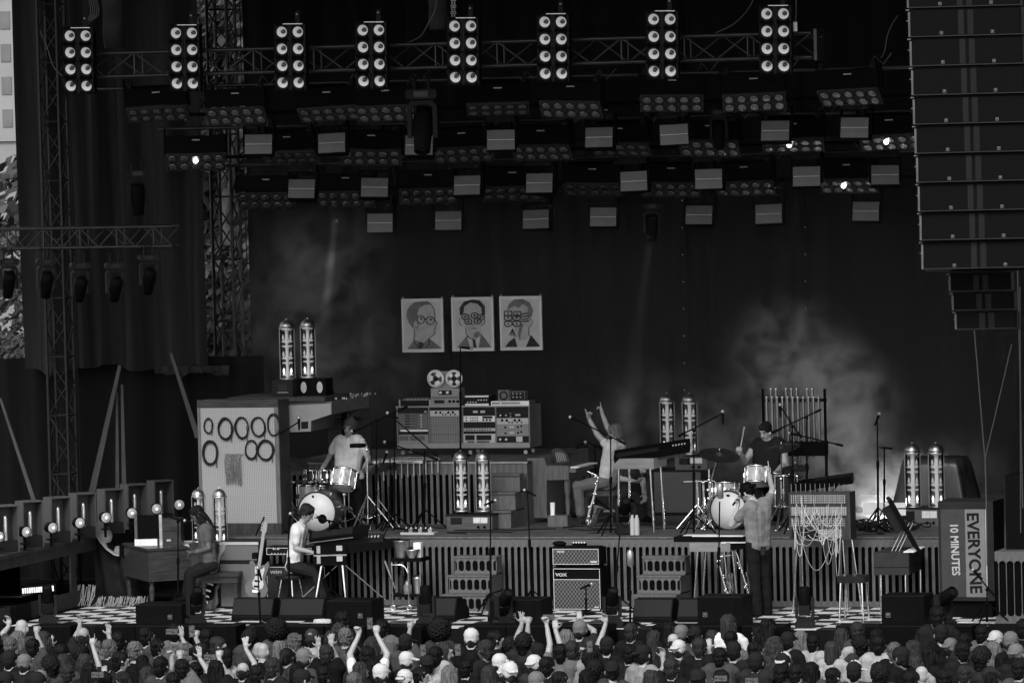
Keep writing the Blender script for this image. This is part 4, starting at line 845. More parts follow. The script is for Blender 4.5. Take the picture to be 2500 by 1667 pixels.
tag(obj('fringe', g, mat('fringe_cord', .24, .8, 0, .3, 30), fr), kind='stuff'); obj('rug_edge', G().box(-.05, 1.1, .0, .3, .01, .1), blm, fr)
# --- footlight boxes and round lamps on the side platform
fbw = mat('footlight_box_wood', .05, .5, 0, .35, 4, 0, (6, 6, 1)); tubeg = mat('footlight_tube', .5, .2, .6, .3)
spots_b = [(70, 1435), (290, 1395), (540, 1360), (765, 1325), (1015, 1288), (1222, 1245), (1458, 1212)]
on7 = ['nearest', 'second', 'third', 'fourth', 'fifth', 'sixth', 'farthest']
fb0 = thing('footlight_box', 'x', 'lamp box'); BWd, BH, BD = .31, .62, .24
obj('back', G().box(-BWd/2, BWd/2, BD-.02, BD, .0, BH), fbw, fb0); obj('left_side', G().box(-BWd/2, -BWd/2+.02, 0, BD-.021, 0, BH), fbw, fb0); obj('right_side', G().box(BWd/2-.02, BWd/2, 0, BD-.021, 0, BH), fbw, fb0)
obj('top', G().box(-BWd/2, BWd/2, -.005, BD, BH+.001, BH+.02), fbw, fb0); obj('floor', G().box(-BWd/2+.021, BWd/2-.021, 0, BD-.021, 0, .16), dark, fb0); obj('tube', G().lathe([(.028, .16), (.028, .45), (.02, .49), (.002, .5)], 12, T(.0, .1, 0)), tubeg, fb0)
yy = [-1.95+k*.78 for k in range(7)]
for k, (x, y) in enumerate(spots_b):
    o = fb0 if k == 0 else copy_tree(fb0); p = at(*K(1, x, y), yy[k]); o.location = (p.x, yy[k], Z1); o.rotation_euler = (0, 0, R(48)); o.scale = (1, 1, (p.z-Z1)/.64)
    tag(o, '%s open lamp box with a glass tube along the left wing' % on7[k], 'lamp box', 'lamp boxes on the side platform')
rl0 = thing('round_lamp', 'x', 'lamp'); obj('can', G().lathe([(.05, -.16), (.075, -.14), (.085, 0), (.08, .01), (.074, .0)], 18, FACE, cap=False), black, rl0)
obj('lens', G().lathe([(.076, -.004), (.05, .016), (.001, .022)], 18, FACE), mat('round_lamp_lens', .3, .3, 0, .5, 8, emit=.02), rl0); obj('bulb', G().ball((0, -.026, 0), .018, 8), mat('round_lamp_bulb', 1, .3, emit=.7), rl0); obj('foot', G().cyl((0, .06, -.16), (0, .06, -.05), .02).box(-.05, .05, .0, .12, -.18, -.16), black, rl0)
for k, pp in enumerate([(5, 0, 265), (5, 235, 222), (5, 470, 185), (5, 713, 142), (5, 945, 95), (5, 1175, 55), (1, 1395, 1465), (1, 1597, 1428)]):
    o = rl0 if k == 0 else copy_tree(rl0); Yk = -2.4+k*.72; p = at(*K(*pp), Yk); o.location = p; o.rotation_euler = (0, 0, R(58-k*5)); o.scale = (.95,)*3
    tag(o, '%s round lit lamp in the row along the left wing' % (['first', 'second', 'third', 'fourth', 'fifth', 'sixth', 'seventh', 'eighth'][k]), 'lamp', 'round lamps along the left wing')
    pz_ = p.z-.18*.95
    if pz_ > Z1+.05: obj('post', G().cyl((0, .06, -.16), (0, .06, -(p.z-Z1)/.95), .02), black, o)
lb = thing('led_bar', 'glowing bar of small lamps inside the platform bay', 'light bar', at(*K(5, 340, 735), -1.5)); lb.rotation_euler = (0, R(-3), R(25)); obj('housing', G().box(-.24, .24, .005, .08, -.06, .06), black, lb)
for k in range(14): obj('diode', G().box(-.215+k*.031, -.195+k*.031, -.002, .005, -.035, .035), mat('diode_glow', 1, .3, emit=.25), lb)
fl = thing('equipment_flap', 'dark hatch panel below the glowing light bar', 'panel', at(*K(5, 20, 800), -1.9)); obj('leaf', G().box(-.3, .3, 0, .4, -.01, .01), black, fl); obj('hinge', G().cyl((-.3, 0, 0), (.3, 0, 0), .015), dark, fl)
# leaning props in the wing
for k, (x0, y0, x1, y1, w_, Y, lb) in enumerate(((1065, 190, 815, 1330, .1, 3.0, 'long pale plank leaning in the left wing'), (1040, 430, 1045, 1290, .06, 3.1, 'upright pale batten beside the leaning plank'), (1085, 360, 1105, 1290, .07, 3.1, 'second upright batten beside the leaning plank'), (1520, 80, 1760, 830, .08, 3.3, 'dark strut leaning towards the pegboard booth'), (0, 480, 300, 1390, .06, 1.2, 'thin strut leaning at the far left'))):
    a, b = at(*K(1, x0, y0), Y), at(*K(1, x1, y1), Y); d = (b-a).normalized(); s = Vector((d.z, 0, -d.x))*w_/2
    o = obj('leaning_batten', G().prism([(a.x-s.x*.5, a.z-s.z*.5), (a.x+s.x*.5, a.z+s.z*.5), (b.x+s.x, b.z+s.z), (b.x-s.x, b.z-s.z)], Y, Y+.03), mat('dusty_batten', .05, .7, 0, .3, 4), None); tag(o, lb, 'batten')
# --- drums
def drum(name, label, c, axis, r, dep, shell, head_front=skinh, hoop=chrome, lugs=8, group=None):
    """c: centre of the front (or top) head, axis points out of that head"""
    t = thing(name, label, 'drum', c, 0, group); q = Vector(axis).to_track_quat('Z', 'Y').to_matrix().to_4x4()
    obj('shell', G().lathe([(r, -dep+.004), (r, -.004)], 28, q), shell, t); obj('head', G().lathe([(r-.006, -.01), (r-.006, .001), (.001, .002)], 28, q), head_front, t); obj('rear_head', G().lathe([(.001, -dep-.002), (r-.006, -dep), (r-.006, -dep+.01)], 28, q), skinh, t)
    for z in (0, -dep): obj('hoop', G().lathe([(r-.004, -.014), (r+.011, -.014), (r+.011, .014), (r-.004, .014), (r-.004, -.014)], 28, q @ T(0, 0, z), cap=False), hoop, t)
    lg_ = G().box(-.01, .01, -.008, .012, -.03, .03)
    for k in range(lugs):
        a = 2*PI*k/lugs+.2; obj('lug', G().cyl((0, 0, 0), (0, 0, -dep), .005, n=5).box(-.012, .012, -.012, .012, -dep*.5-.03, -dep*.5+.03), chrome, t).matrix_local = q @ T((r+.012)*math.cos(a), (r+.012)*math.sin(a), 0)
    return t
def tripod(g, x, y, z0, h, spread, n=3, r=.01, a0=.3):
    for k in range(n): a = a0+2*PI*k/n; g.cyl((x, y, z0+h), (x+spread*math.cos(a), y+spread*math.sin(a), z0+.01), r, n=6); g.cyl((x, y, z0+h*.35), (x+spread*.55*math.cos(a), y+spread*.55*math.sin(a), z0+h*.5), r*.6, n=5)
def cymbal(label, px, py, Y, wpx, tilt, zf, base=None, yaw=0, name='cymbal_stand'):
    c = at(px, py, Y); r = wpx/172/2; b = Vector((base if base is not None else c.x, Y+.05, zf)); t = thing(name, label, 'cymbal', b)
    h = c-b; d = obj('cymbal', G().lathe([(r, -.012), (r*.6, .012), (r*.25, .022), (r*.2, .045), (.012, .05)], 32), cymb, t, h); d.rotation_euler = (R(14), R(tilt), 0)
    obj('wing_nut', G().ball((h.x, h.y, h.z+.07), .014, 6), chrome, t); g = G().cyl((0, 0, .3), (0, 0, h.z*.62), .013).cyl((0, 0, h.z*.6), (h.x, h.y, h.z+.06), .009).ball((0, 0, h.z*.62), .028, 8); obj('pole', g, chrome, t)
    for k in range(3): a = .5+2*PI*k/3; l = G().cyl((0, 0, .42), (.3*math.cos(a), .3*math.sin(a), .01), .011, n=6).ball((.3*math.cos(a), .3*math.sin(a), .012), .018, 6); obj('leg', l, chrome, t)
    return t
def q3(x, y): return 640+x/4.9, 1000+y/4.9
def q5(x, y): return 1680+x/4.6125, 1000+y/4.6125
LY = 1.35
def bass(label, c, r, dep, rz_, shell):
    t = drum('bass_drum', label, c, (math.sin(rz_), -math.cos(rz_), 0), r, dep, shell, skinh, mat('dark_hoop', .03, .35))
    for s in (-1, 1): obj('spur', G().cyl((s*r*.85, .1, -r*.4), (s*(r+.13), -.02, -r), .009, n=6), chrome, t)
    return t
c = at(*q3(655, 1250), LY); rB = .272; c.z = Z1+rB+.015; t = bass('white-fronted bass drum of the left drum kit', c, rB, .38, R(0), mat('smoke_shell', .07, .3, 0, .3))
obj('port_hole', G().lathe([(.066, .003), (.001, .004)], 20, T(.08, -.002, -.1) @ FACE), black2, t); obj('badge', G().lathe([(.018, .003), (.001, .004)], 14, T(-.05, -.002, .21) @ FACE), black, t)
c = at(*q3(990, 735), 1.6); drum('tom_drum', 'striped rack tom of the left drum kit', c, (.05, .38, .92), .165, .24, pearl, skinh, group=None)
c = at(*q3(548, 905), 2.0); drum('floor_tom', 'striped floor tom of the left drum kit', c, (0, .06, 1), .15, .30, pearl)
c = at(*q3(720, 915), 2.5); drum('snare_drum', 'steel snare drum of the left drum kit', c, (0, .1, 1), .17, .12, steel)
for k, (x, y) in enumerate(((575, 728), (750, 728))): c = at(*q3(x, y), 1.9); drum('small_tom', '%s shallow black tom above the left floor tom' % ('left', 'right')[k], c, (0, .1, 1), .075, .16, mat('black_shell', .015, .3), dark, chrome, 6)
cymbal('tilted dark cymbal at the left of the left drum kit', *q3(330, 640), 1.5, 92, 14, Z1, at(*q3(310, 900), 1.5).x); cymbal('dark cymbal at the right of the left drum kit', *q3(1390, 685), 2.0, 84, -4, Z1, at(*q3(1360, 1000), 2).x); cymbal('small cymbal before the pegboard', *q3(240, 425), 1.7, 38, 6, Z1, at(*q3(235, 900), 1.7).x)
t = thing('drum_rack', 'chrome hardware rack of the left drum kit', 'drum stand', (at(*q3(225, 1300), 1.75).x, 1.75, Z1)); bx_ = Vector(t.location)
for k, (x, y) in enumerate(((225, 640), (312, 650), (690, 830))):
    p = at(*q3(x, y), 1.75)-bx_; 
    if k < 2: obj('upright', G().cyl((p.x, 0, .02), (p.x, 0, p.z), .018), chrome, t); tr = G(); tripod(tr, p.x, 0, 0, .35, .32, r=.012, a0=k); tag(obj('tripod_leg', tr, chrome, t), kind='stuff')
for (x0, y0, x1, y1) in ((200, 875, 730, 835),): obj('crossbar', G().cyl(at(*q3(x0, y0), 1.75)-bx_, at(*q3(x1, y1), 1.75)-bx_, .014), chrome, t)
for k, (x, y) in enumerate(((235, 500), (230, 575), (310, 770), (720, 835), (270, 880), (370, 865), (240, 1010), (310, 1030))): obj('clamp', G().ball(at(*q3(x, y), 1.73)-bx_, .026, 8), chrome, t)
t = thing('tambourine_stand', 'chrome stand holding a black tambourine before the percussionist', 'stand', (at(*q3(1265, 1300), 1.5).x, 1.5, Z1)); b0 = Vector(t.location); top = at(*q3(1255, 480), 1.5)-b0
obj('pole', G().cyl((0, 0, .1), top, .013).ball(top, .025, 8), chrome, t); g = G(); tripod(g, 0, 0, 0, .5, .38, r=.014, a0=.2); tag(obj('tripod_leg', g, chrome, t), kind='stuff')
tc_ = at(*q3(1145, 428), 1.5)-b0; obj('tambourine', G().lathe([(.105, -.025), (.115, -.025), (.115, .025), (.105, .025), (.105, -.025)], 24, T(*tc_), cap=False), black, t); obj('arm', G().cyl(tc_+Vector((.1, 0, 0)), top, .008), chrome, t)
t = thing('snare_stand', 'chrome basket stand under the striped rack tom', 'stand', (at(*q3(990, 1300), 1.7).x, 1.7, Z1)); g = G().cyl((0, 0, .05), (0, 0, .55), .014).ball((0, 0, .5), .035, 8).ball((0, 0, .28), .03, 8); obj('pole', g, chrome, t); g = G(); tripod(g, 0, 0, 0, .35, .35, r=.012, a0=.9); tag(obj('tripod_leg', g, chrome, t), kind='stuff')
# right kit
RY = 1.7
c = at(*q5(455, 1130), RY); c.z = Z1+.27; t = bass('white bass drum of the right drum kit behind the singer', c, .262, .38, R(-6), pearl); obj('badge', G().lathe([(.02, .003), (.001, .004)], 14, T(.0, -.002, .2) @ FACE @ Matrix.Diagonal((1.4, .8, 1, 1))), black, t)
c = at(*q5(785, 655), 1.95); drum('tom_drum', 'striped rack tom of the right drum kit', c, (0, .3, .95), .165, .22, pearl)
c = at(*q5(425, 820), 2.2); drum('floor_tom', 'striped low tom of the right drum kit', c, (0, .1, 1), .17, .2, pearl)
c = at(*q5(1000, 720), 2.3); drum('snare_drum', 'snare drum of the right drum kit', c, (0, .1, 1), .16, .12, steel)
c = at(*q5(1085, 740), 2.0); drum('floor_tom', 'dark floor tom right of the singer', c, (0, .05, 1), .16, .42, mat('black_shell', .015, .3))
cymbal('large dark cymbal left of the right drummer', *q5(355, 505), 1.9, 98, 12, Z1, at(*q5(240, 900), 1.9).x); cymbal('large dark cymbal in front of the right drummer', *q5(1050, 430), 1.7, 88, -7, Z1, at(*q5(1040, 900), 1.7).x); cymbal('thin hi-hat cymbal right of the right drummer', *q5(1210, 650), 1.9, 66, 0, Z1, at(*q5(1180, 900), 1.9).x, name='hi_hat')
t = thing('drum_rack', 'chrome hardware rack of the right drum kit', 'drum stand', (at(*q5(230, 1300), 2.0).x, 2.0, Z1)); bx_ = Vector(t.location)
for k, (x, y) in enumerate(((235, 670), (170, 800), (100, 790))): p = at(*q5(x, y), 2)-bx_; obj('upright', G().cyl((p.x, 0, .02), (p.x, 0, p.z), .017), chrome, t); tr = G(); tripod(tr, p.x, 0, 0, .33, .3, r=.011, a0=k*.8); tag(obj('tripod_leg', tr, chrome, t), kind='stuff')
obj('crossbar', G().cyl(at(*q5(-50, 810), 2)-bx_, at(*q5(300, 800), 2)-bx_, .013), chrome, t)
for k, (x, y) in enumerate(((235, 790), (170, 820), (225, 905), (60, 810), (230, 1000))): obj('clamp', G().ball(at(*q5(x, y), 1.98)-bx_, .026, 8), chrome, t)
# --- vibraphone behind the percussionist's right
vY = 2.55
a, b, c, d = RK(2, 1035, 1000, 1500, 1050, vY); t = thing('vibraphone', 'vibraphone in front of the upper riser', 'vibraphone', (a, vY, Z1)); zz = c-Z1
obj('rail', G().box(0, b-a, 0, .03, zz-.02, zz+.02), chrome, t); obj('rail', G().box(.1, b-a+.1, .4, .43, zz+.0, zz+.04), chrome, t)
for k in range(22): obj('bar', G().box(.02+k*.045, .055+k*.045, .02+.004*k, .42-.004*k, zz+.025, zz+.037), alu, t)
for k in range(11): obj('resonator', G().cyl((.05+k*.09, .15, zz-.28+.012*k), (.05+k*.09, .15, zz), .017, n=8), steel, t)
for x in (.04, b-a-.04): obj('leg', G().cyl((x, .2, .02), (x, .2, zz), .018), alu, t)
t = thing('pedal_board', 'board of small effects pedals on the riser deck', 'effects pedals', (at(*K(6, 1450, 200), .95).x, .95, Z1)); obj('board', G().box(-.24, .24, 0, .2, 0, .03), lgrey, t)
for k in range(6): p = obj('pedal', G().box(-.2+k*.07, -.145+k*.07, .03, .15, .03, .08), steel if k % 2 else dark, t); obj('knob', G().ball((-.172+k*.07, .06, .088), .012, 6), white, p)
# --- spinet organ at centre
sY = 3.0
t = thing('spinet_organ', 'upright walnut spinet organ with carved music rest', 'organ', (0, sY, 0))
P = lambda pts: KP(3, pts, sY)
obj('side_panel', G().prism(P([(170, 1015), (320, 1012), (345, 1080), (540, 1085), (540, 1205), (345, 1210), (348, 1545), (172, 1545)]), 0, .04), wood, t)
obj('case', G().prism(P([(175, 1018), (318, 1015), (343, 1083), (536, 1090), (536, 1200), (341, 1205), (345, 1540), (178, 1540)]), .041, 1.05), wood, t)
kx = P([(540, 1130), (760, 1090)]); obj('key_bed', G().box(kx[0][0], kx[0][0]+.1, .02, 1.0, kx[0][1]-.02, kx[0][1]+.04), wood, t)
for k in range(20): obj('key', G().box(kx[0][0]+.01, kx[0][0]+.13, .05+k*.045, .09+k*.045, kx[0][1]+.041, kx[0][1]+.058), rackw, t)
for y in (.08, .95): obj('leg', G().lathe([(.03, 0), (.04, .04), (.025, .08), (.04, .3), (.03, .36), (.045, .45), (.045, at(*K(3, 515, 1205), sY).z-Z1)], 12, T(P([(515, 1300)])[0][0], y, Z1)), wood, t)
mr_ = thing('music_rest', 'carved wooden music rest with lattice on the spinet organ', 'music rest', (0, sY+.35, 0))
pm = lambda pts: KP(3, pts, sY+.35)
ow = pm([(385, 945), (430, 925), (465, 930), (520, 965), (555, 1050), (425, 1075)]); iw = pm([(412, 965), (450, 948), (505, 975), (528, 1035), (432, 1052)])
for i in range(6):
    j = (i+1) % 6; ii = min(i, 4); jj = min(j, 4) if j else 0
    obj('frame_rail', G().prism([ow[i], ow[j], iw[jj], iw[ii]] if ii != jj else [ow[i], ow[j], iw[ii]], 0, .03), woodh, mr_)
for k in range(6):
    u = (k+.5)/6; xa_ = iw[0][0]+(iw[2][0]-iw[0][0])*u; xb_ = iw[4][0]+(iw[3][0]-iw[4][0])*u; obj('spindle', G().cyl((xa_, .015, iw[1][1]-.02), (xb_, .015, iw[4][1]), .006, n=5), lgrey, mr_)
t = thing('piano_stool', 'wooden stool under the pointing player', 'stool', (at(*K(3, 790, 1290), 2.9).x, 2.9, Z1)); zs = at(*K(3, 790, 1290), 2.9).z-Z1; obj('seat', G().box(-.26, .3, -.2, .2, zs-.08, zs), wood, t)
for x in (-.22, .25):
    for y in (-.16, .16): obj('leg', G().lathe([(.018, 0), (.028, .1), (.02, .2), (.028, zs-.08)], 10, T(x, y, 0)), wood, t)
# wooden keyboard table with synth at centre right
kY = 1.3
t, W_, H_ = place('keyboard_table', 'light wooden keyboard console on chrome legs', 'keyboard', 3, 932, 1018, 1300, 1110, kY); zz = Vector(t.location).z-Z1
obj('case', G().box(-W_/2, W_/2, 0, .62, 0, H_), mat('table_wood', .16, .5, 0, .3, 3, .0, (1, 6, 7)), t)
for x in (-W_/2+.07, W_/2-.07):
    for y in (.06, .56): obj('leg', G().cyl((x, y, 0), (x-.03*(1 if x < 0 else -1), y, -zz), .014), chrome, t)
t2 = thing('synthesizer', 'slim black synthesizer tilted on the wooden keyboard console', 'synthesizer', at(*K(3, 1290, 985), kY+.25)); b_ = obj('body', G().box(-.52, .52, -.15, .2, 0, .09), black, t2); t2.rotation_euler = (R(14), R(-8), R(12)); obj('key_strip', G().box(-.48, .1, -.16, .0, .091, .1), dark, t2); obj('support', G().box(-.45, .45, -.05, .05, -.07, -.001), wood, t2)
for k in range(5): obj('knob', G().ball((.3+k*.04, -.05, .1), .014, 6), lgrey, t2)
# saxophones
def sax(label, n, pts, bell, Y, s=1.0):
    """pts: picture points from mouthpiece down the body to the bow; bell: picture points of the bell"""
    P3 = [at(*K(n, *p), Y-.0*i) for i, p in enumerate(pts)]; base = Vector((P3[-1].x, Y, P3[-1].z)); t = thing('saxophone', label, 'saxophone', base)
    L_ = [p-base for p in P3]; m = len(L_); obj('body_tube', G().tube(L_, [s*(.007+.028*i/(m-1)) for i in range(m)], 10), brass, t)
    Bl = [L_[-1]]+[at(*K(n, *p), Y-.12)-base for p in bell]; mb = len(Bl); obj('bell', G().tube(Bl, [s*(.035+.045*(i/(mb-1))**2) for i in range(mb)], 14), brass, t)
    rr = random.Random(int(Y*100)+n)
    for k in range(14): i = 1+(k*(m-2))//14; f = rr.random(); c_ = L_[i]*(1-f)+L_[min(i+1, m-1)]*f; obj('key_cup', G().lathe([(.017*s, 0), (.017*s, .012), (.001, .012)], 8, T(c_.x+rr.uniform(-.02, .03), c_.y-.05*s, c_.z) @ FACE), chrome, t)
    return t
sax('saxophone on a stand beside the pointing player', 3, [(705, 1130), (750, 1150), (785, 1165), (800, 1190), (785, 1290), (765, 1380), (735, 1470), (715, 1560), (725, 1620)], [(760, 1600), (790, 1520), (815, 1450)], 1.1)
sax('saxophone on the floor stand left of the singer', 7, [(1990, 430), (1920, 435), (1880, 450), (1885, 520), (1905, 600), (1930, 690), (1955, 770), (1975, 790)], [(1990, 740), (1975, 650), (1968, 590)], -.35, .9)
sax('second long saxophone close to the singer\'s leg', 7, [(2030, 400), (2045, 430), (2080, 550), (2120, 690), (2160, 820), (2185, 850)], [(2205, 800), (2190, 710), (2150, 570)], -.55, .8)
# wooden table with keyboards at the singer's left
t, W_, H_ = place('keyboard_stand', 'wood-fronted keyboard stand left of the singer', 'keyboard stand', 7, 1617, 318, 1980, 398, -.3); zz = t.location.z; obj('case', G().box(-W_/2, W_/2, 0, .5, 0, H_), MATS['table_wood'], t)
for x, dx in ((-W_/2+.1, -.1), (W_/2-.1, .08)):
    for y in (.05, .45): obj('leg', G().cyl((x, y, 0), (x+dx*.8, y, -zz), .013), chrome, t)
ZK = zz+H_
t = thing('synthesizer', 'thin black synthesizer lying on the wood-fronted stand', 'synthesizer', (at(*K(7, 1800, 300), -.2).x, -.2, ZK)); obj('body', G().box(-.5, .5, 0, .35, .0, .07), black, t); obj('key_strip', G().box(-.25, .45, .01, .14, .071, .082), rackw, t); obj('paper_sheet', G().box(-.42, .0, .16, .34, .071, .075), white, t)
t = thing('electric_piano', 'low keyboard with white keys right of the wood-fronted stand', 'keyboard', (at(*K(7, 2060, 330), -.25).x, -.25, ZK-.03), R(10)); obj('body', G().box(-.25, .3, 0, .3, -.06, .02), black, t)
for k in range(12): obj('key', G().box(-.24+k*.043, -.2+k*.043, -.02, .12, .021, .034), rackw, t)
# --- suitcase keyboard, player's stool, stand
eY = -.35
t = thing('stage_piano', 'black suitcase electric piano on splayed legs', 'electric piano', (at(*K(6, 535, 530), eY).x, eY, at(*K(6, 670, 525), eY).z), R(18)); zz = t.location.z
W_ = .44; H_ = at(*K(6, 670, 345), eY).z-zz
obj('lower_case', G().box(0, W_, 0, 1.2, 0, H_*.47), black, t); obj('silver_band', G().box(-.004, W_+.004, -.004, 1.2, H_*.471, H_*.545), chrome, t); obj('upper_case', G().box(0, W_, 0, 1.2, H_*.546, H_), black, t)
for z in (H_*.2, H_*.72): obj('sticker', G().box(W_*.7, W_*.88, -.005, -.001, z, z+.07), lgrey, t)
for z in (.03, H_*.62): obj('clasp', G().box(.04, .09, -.012, -.001, z, z+.1), steel, t)
obj('control_top', G().box(.0, W_+.5, .1, 1.1, H_+.001, H_+.06), dark, t); obj('side_wing', G().prism([(W_+.001, H_*.55), (W_+.72, H_*.8), (W_+.72, H_*1.12), (W_+.001, H_)], .05, .9), black, t)
for k in range(24): obj('drawbar_knob', G().ball((W_+.12+(k % 8)*.045, .12+(k//8)*.07, H_+.09), .015, 6), lgrey, t)
for (x, y, dx, dy) in ((.1, .1, -.12, -.05), (.38, .1, .04, -.05), (.1, 1.0, -.1, .1), (W_+.5, .6, .22, .05)): obj('leg', G().cyl((x, y, 0), (x+dx, y+dy, -zz), .02, .014), chrome, t)
for (x0, x1) in ((.3, -.25), (.42, .95)): obj('brace', G().cyl((x0, .2, -.02), (x1, .3, -zz+.1), .008, n=6), steel, t)
t3 = thing('drum_machine', 'flat black synthesizer leaning on the stage piano', 'synthesizer', at(*K(6, 690, 310), eY+.1)); t3.rotation_euler = (R(16), R(-6), R(16)); obj('body', G().box(-.3, .5, 0, .3, .0, .07), black, t3); obj('panel', G().box(-.26, .3, .03, .27, .071, .08), dark, t3); obj('trim', G().box(-.3, .3, -.004, 0, .02, .03), grey, t3)
t = thing('bar_stool', 'low chrome-legged stool under the keyboard player', 'stool', (at(*K(6, 340, 815), .0).x, -.05, 0)); zs = at(*K(6, 340, 600), 0).z; obj('seat', G().lathe([(.2, -.05), (.21, -.02), (.2, 0), (.001, .005)], 20, T(0, 0, zs)), blackg, t)
for k in range(4): a = .5+PI/2*k; obj('leg', G().cyl((.12*math.cos(a), .12*math.sin(a), zs-.05), (.2*math.cos(a), .2*math.sin(a), 0), .012), chrome, t)
# organist's bench
ob = atz(*K(5, 1990, 900), 0); t = thing('organ_bench', 'dark wooden bench under the organist', 'bench', (at(*K(5, 1975, 800), -.2).x, -.2, 0), R(10)); zs = at(*K(5, 1975, 585), -.2).z; obj('seat', G().box(-.28, .27, -.16, .2, zs-.04, zs+.01), woodh, t); obj('apron', G().box(-.25, .25, -.13, .17, zs-.13, zs-.041), woodh, t)
for x in (-.22, .22):
    for y in (-.11, .15): obj('leg', G().lathe([(.02, 0), (.028, .12), (.02, .16), (.03, zs-.14)], 10, T(x, y, 0)), woodh, t)
# --- guitars
def guitar(label, n, nutp, bodyc, Y, scale, lean, bm_, pick):
    c = at(*K(n, *bodyc), Y); h = at(*K(n, *nutp), Y); t = thing('electric_guitar', label, 'guitar', (c.x, Y, c.z)); d = h-c; ang = math.atan2(d.x, d.z); t.rotation_euler = (R(-10), ang, 0); L_ = d.length; s = scale
    out = [(0, .2), (.07, .22), (.11, .27), (.13, .2), (.11, .1), (.1, .04), (.13, -.03), (.16, -.1), (.14, -.18), (.07, -.22), (-.04, -.22), (-.13, -.17), (-.16, -.08), (-.12, .0), (-.1, .06), (-.13, .14), (-.14, .24), (-.1, .26), (-.05, .2)]
    obj('body', G().prism([(x*s, z*s) for x, z in out], -.022, .022), bm_, t); obj('pickguard', G().prism([(x*s*.5+.015, z*s*.62+.03) for x, z in out], -.027, -.0225), pick, t)
    for z in (.08, .0, -.07): obj('pickup', G().box(-.035*s, .035*s, -.034, -.0275, z*s-.012, z*s+.012), rackw if pick == black else black, t)
    obj('neck', G().box(-.022, .022, -.04, -.018, .1*s, L_-.06), mat('maple_neck', .2, .4), t); obj('headstock', G().prism([(-.024, L_-.06), (.024, L_-.06), (.04, L_-.02), (.035, L_+.09), (-.01, L_+.12), (-.03, L_+.05)], -.036, -.02), MATS['maple_neck'], t)
    for k in range(6): obj('tuner', G().ball((-.04, -.028, L_-.02+k*.022), .008, 6), chrome, t)
    obj('bridge', G().box(-.045*s, .045*s, -.036, -.0275, -.15*s, -.12*s), chrome, t)
    return t
guitar('white and dark electric guitar on a stand left of the keyboard', 6, (70, 200), (35, 660), -.5, 1.05, 0, mat('sunburst_body', .05, .25, 0, .5, 3, coat=.4), lgrey)
guitar('dark semi-hollow guitar on a stand behind the organ legs', 5, (1960, 380), (1860, 745), -.1, 1.15, 0, mat('dark_body', .03, .25, coat=.6), black)
t = thing('guitar_stand', 'black stand holding the white and dark guitar', 'stand', (at(*K(6, 40, 830), -.4).x, -.4, 0)); g = G().cyl((0, .05, .0), (0, .02, .75), .014); obj('post', g, black, t); g = G(); tripod(g, 0, .03, 0, .2, .25, r=.012); tag(obj('foot', g, black, t), kind='stuff'); obj('yoke', G().box(-.04, .04, -.1, .03, .72, .8), black, t)
# --- bar cart
cY = -.2
a, b, c, d = RK(6, 1225, 455, 1500, 885, cY); t = thing('bar_cart', 'two-tier chrome bar cart with bottles beside the steps', 'cart', ((a+b)/2, cY, 0)); W_ = b-a; zt = at(*K(6, 1360, 455), cY).z; zl = at(*K(6, 1360, 775), cY).z
obj('top_shelf', G().box(-W_/2, W_/2, 0, .35, zt-.05, zt), black, t); obj('lower_shelf', G().box(-W_/2, W_/2, 0, .35, zl-.04, zl), black, t)
for x in (-W_/2+.02, .03, W_/2-.02): obj('post', G().cyl((x, .0, .04), (x, .0, zt-.05), .010), chrome, t); obj('castor', G().ring((x, .0, .04), .03, .01, 14, 5, rotm('X', 90)), chrome, t)
obj('handle', G().tube([(-W_/2+.02, -.01, zt-.09), (-.06, -.01, zt-.09), (-.01, -.01, zt-.12), (.03, -.01, zt-.2)], .009, 6), chrome, t)
o = obj('ice_bucket', G().lathe([(.09, 0), (.115, .22), (.118, .23), (.1, .2)], 20), steel, None, ((a+b)/2-.1, cY+.14, zt)); tag(o, 'steel ice bucket on top of the bar cart', 'bucket')
o = obj('mixing_bowl', G().lathe([(.06, 0), (.1, .1), (.102, .12), (.09, .1)], 20), steel, None, ((a+b)/2+.08, cY+.05, zt)); tag(o, 'small steel bowl on the bar cart', 'bowl')
o = obj('napkin_stack', G().box(-.05, .05, 0, .1, 0, .2).box(-.054, .054, -.003, .0, .06, .065), white, None, (b-.09, cY+.1, zt)); tag(o, 'upright stack of white printed cups at the cart\'s right end', 'cups')
o = obj('wine_bottle', G().lathe([(.045, 0), (.045, .2), (.015, .27), (.014, .34), (.001, .34)], 16), blackg, None, ((a+b)/2-.1, cY+.1, zl)); tag(o, 'tall dark bottle on the lower shelf of the cart', 'bottle')
o = obj('squat_bottle', G().lathe([(.055, 0), (.06, .1), (.03, .16), (.015, .19), (.001, .19)], 16), mat('bottle_glass', .1, .15, 0, .2, coat=.5), None, ((a+b)/2+.0, cY+.05, zl)); tag(o, 'squat bottle on the lower shelf of the cart', 'bottle')
o = obj('metal_jug', G().lathe([(.06, 0), (.07, .2), (.072, .24), (.06, .2)], 16), steel, None, ((a+b)/2+.12, cY+.12, zl)); tag(o, 'metal jug with tongs on the lower shelf of the cart', 'jug')
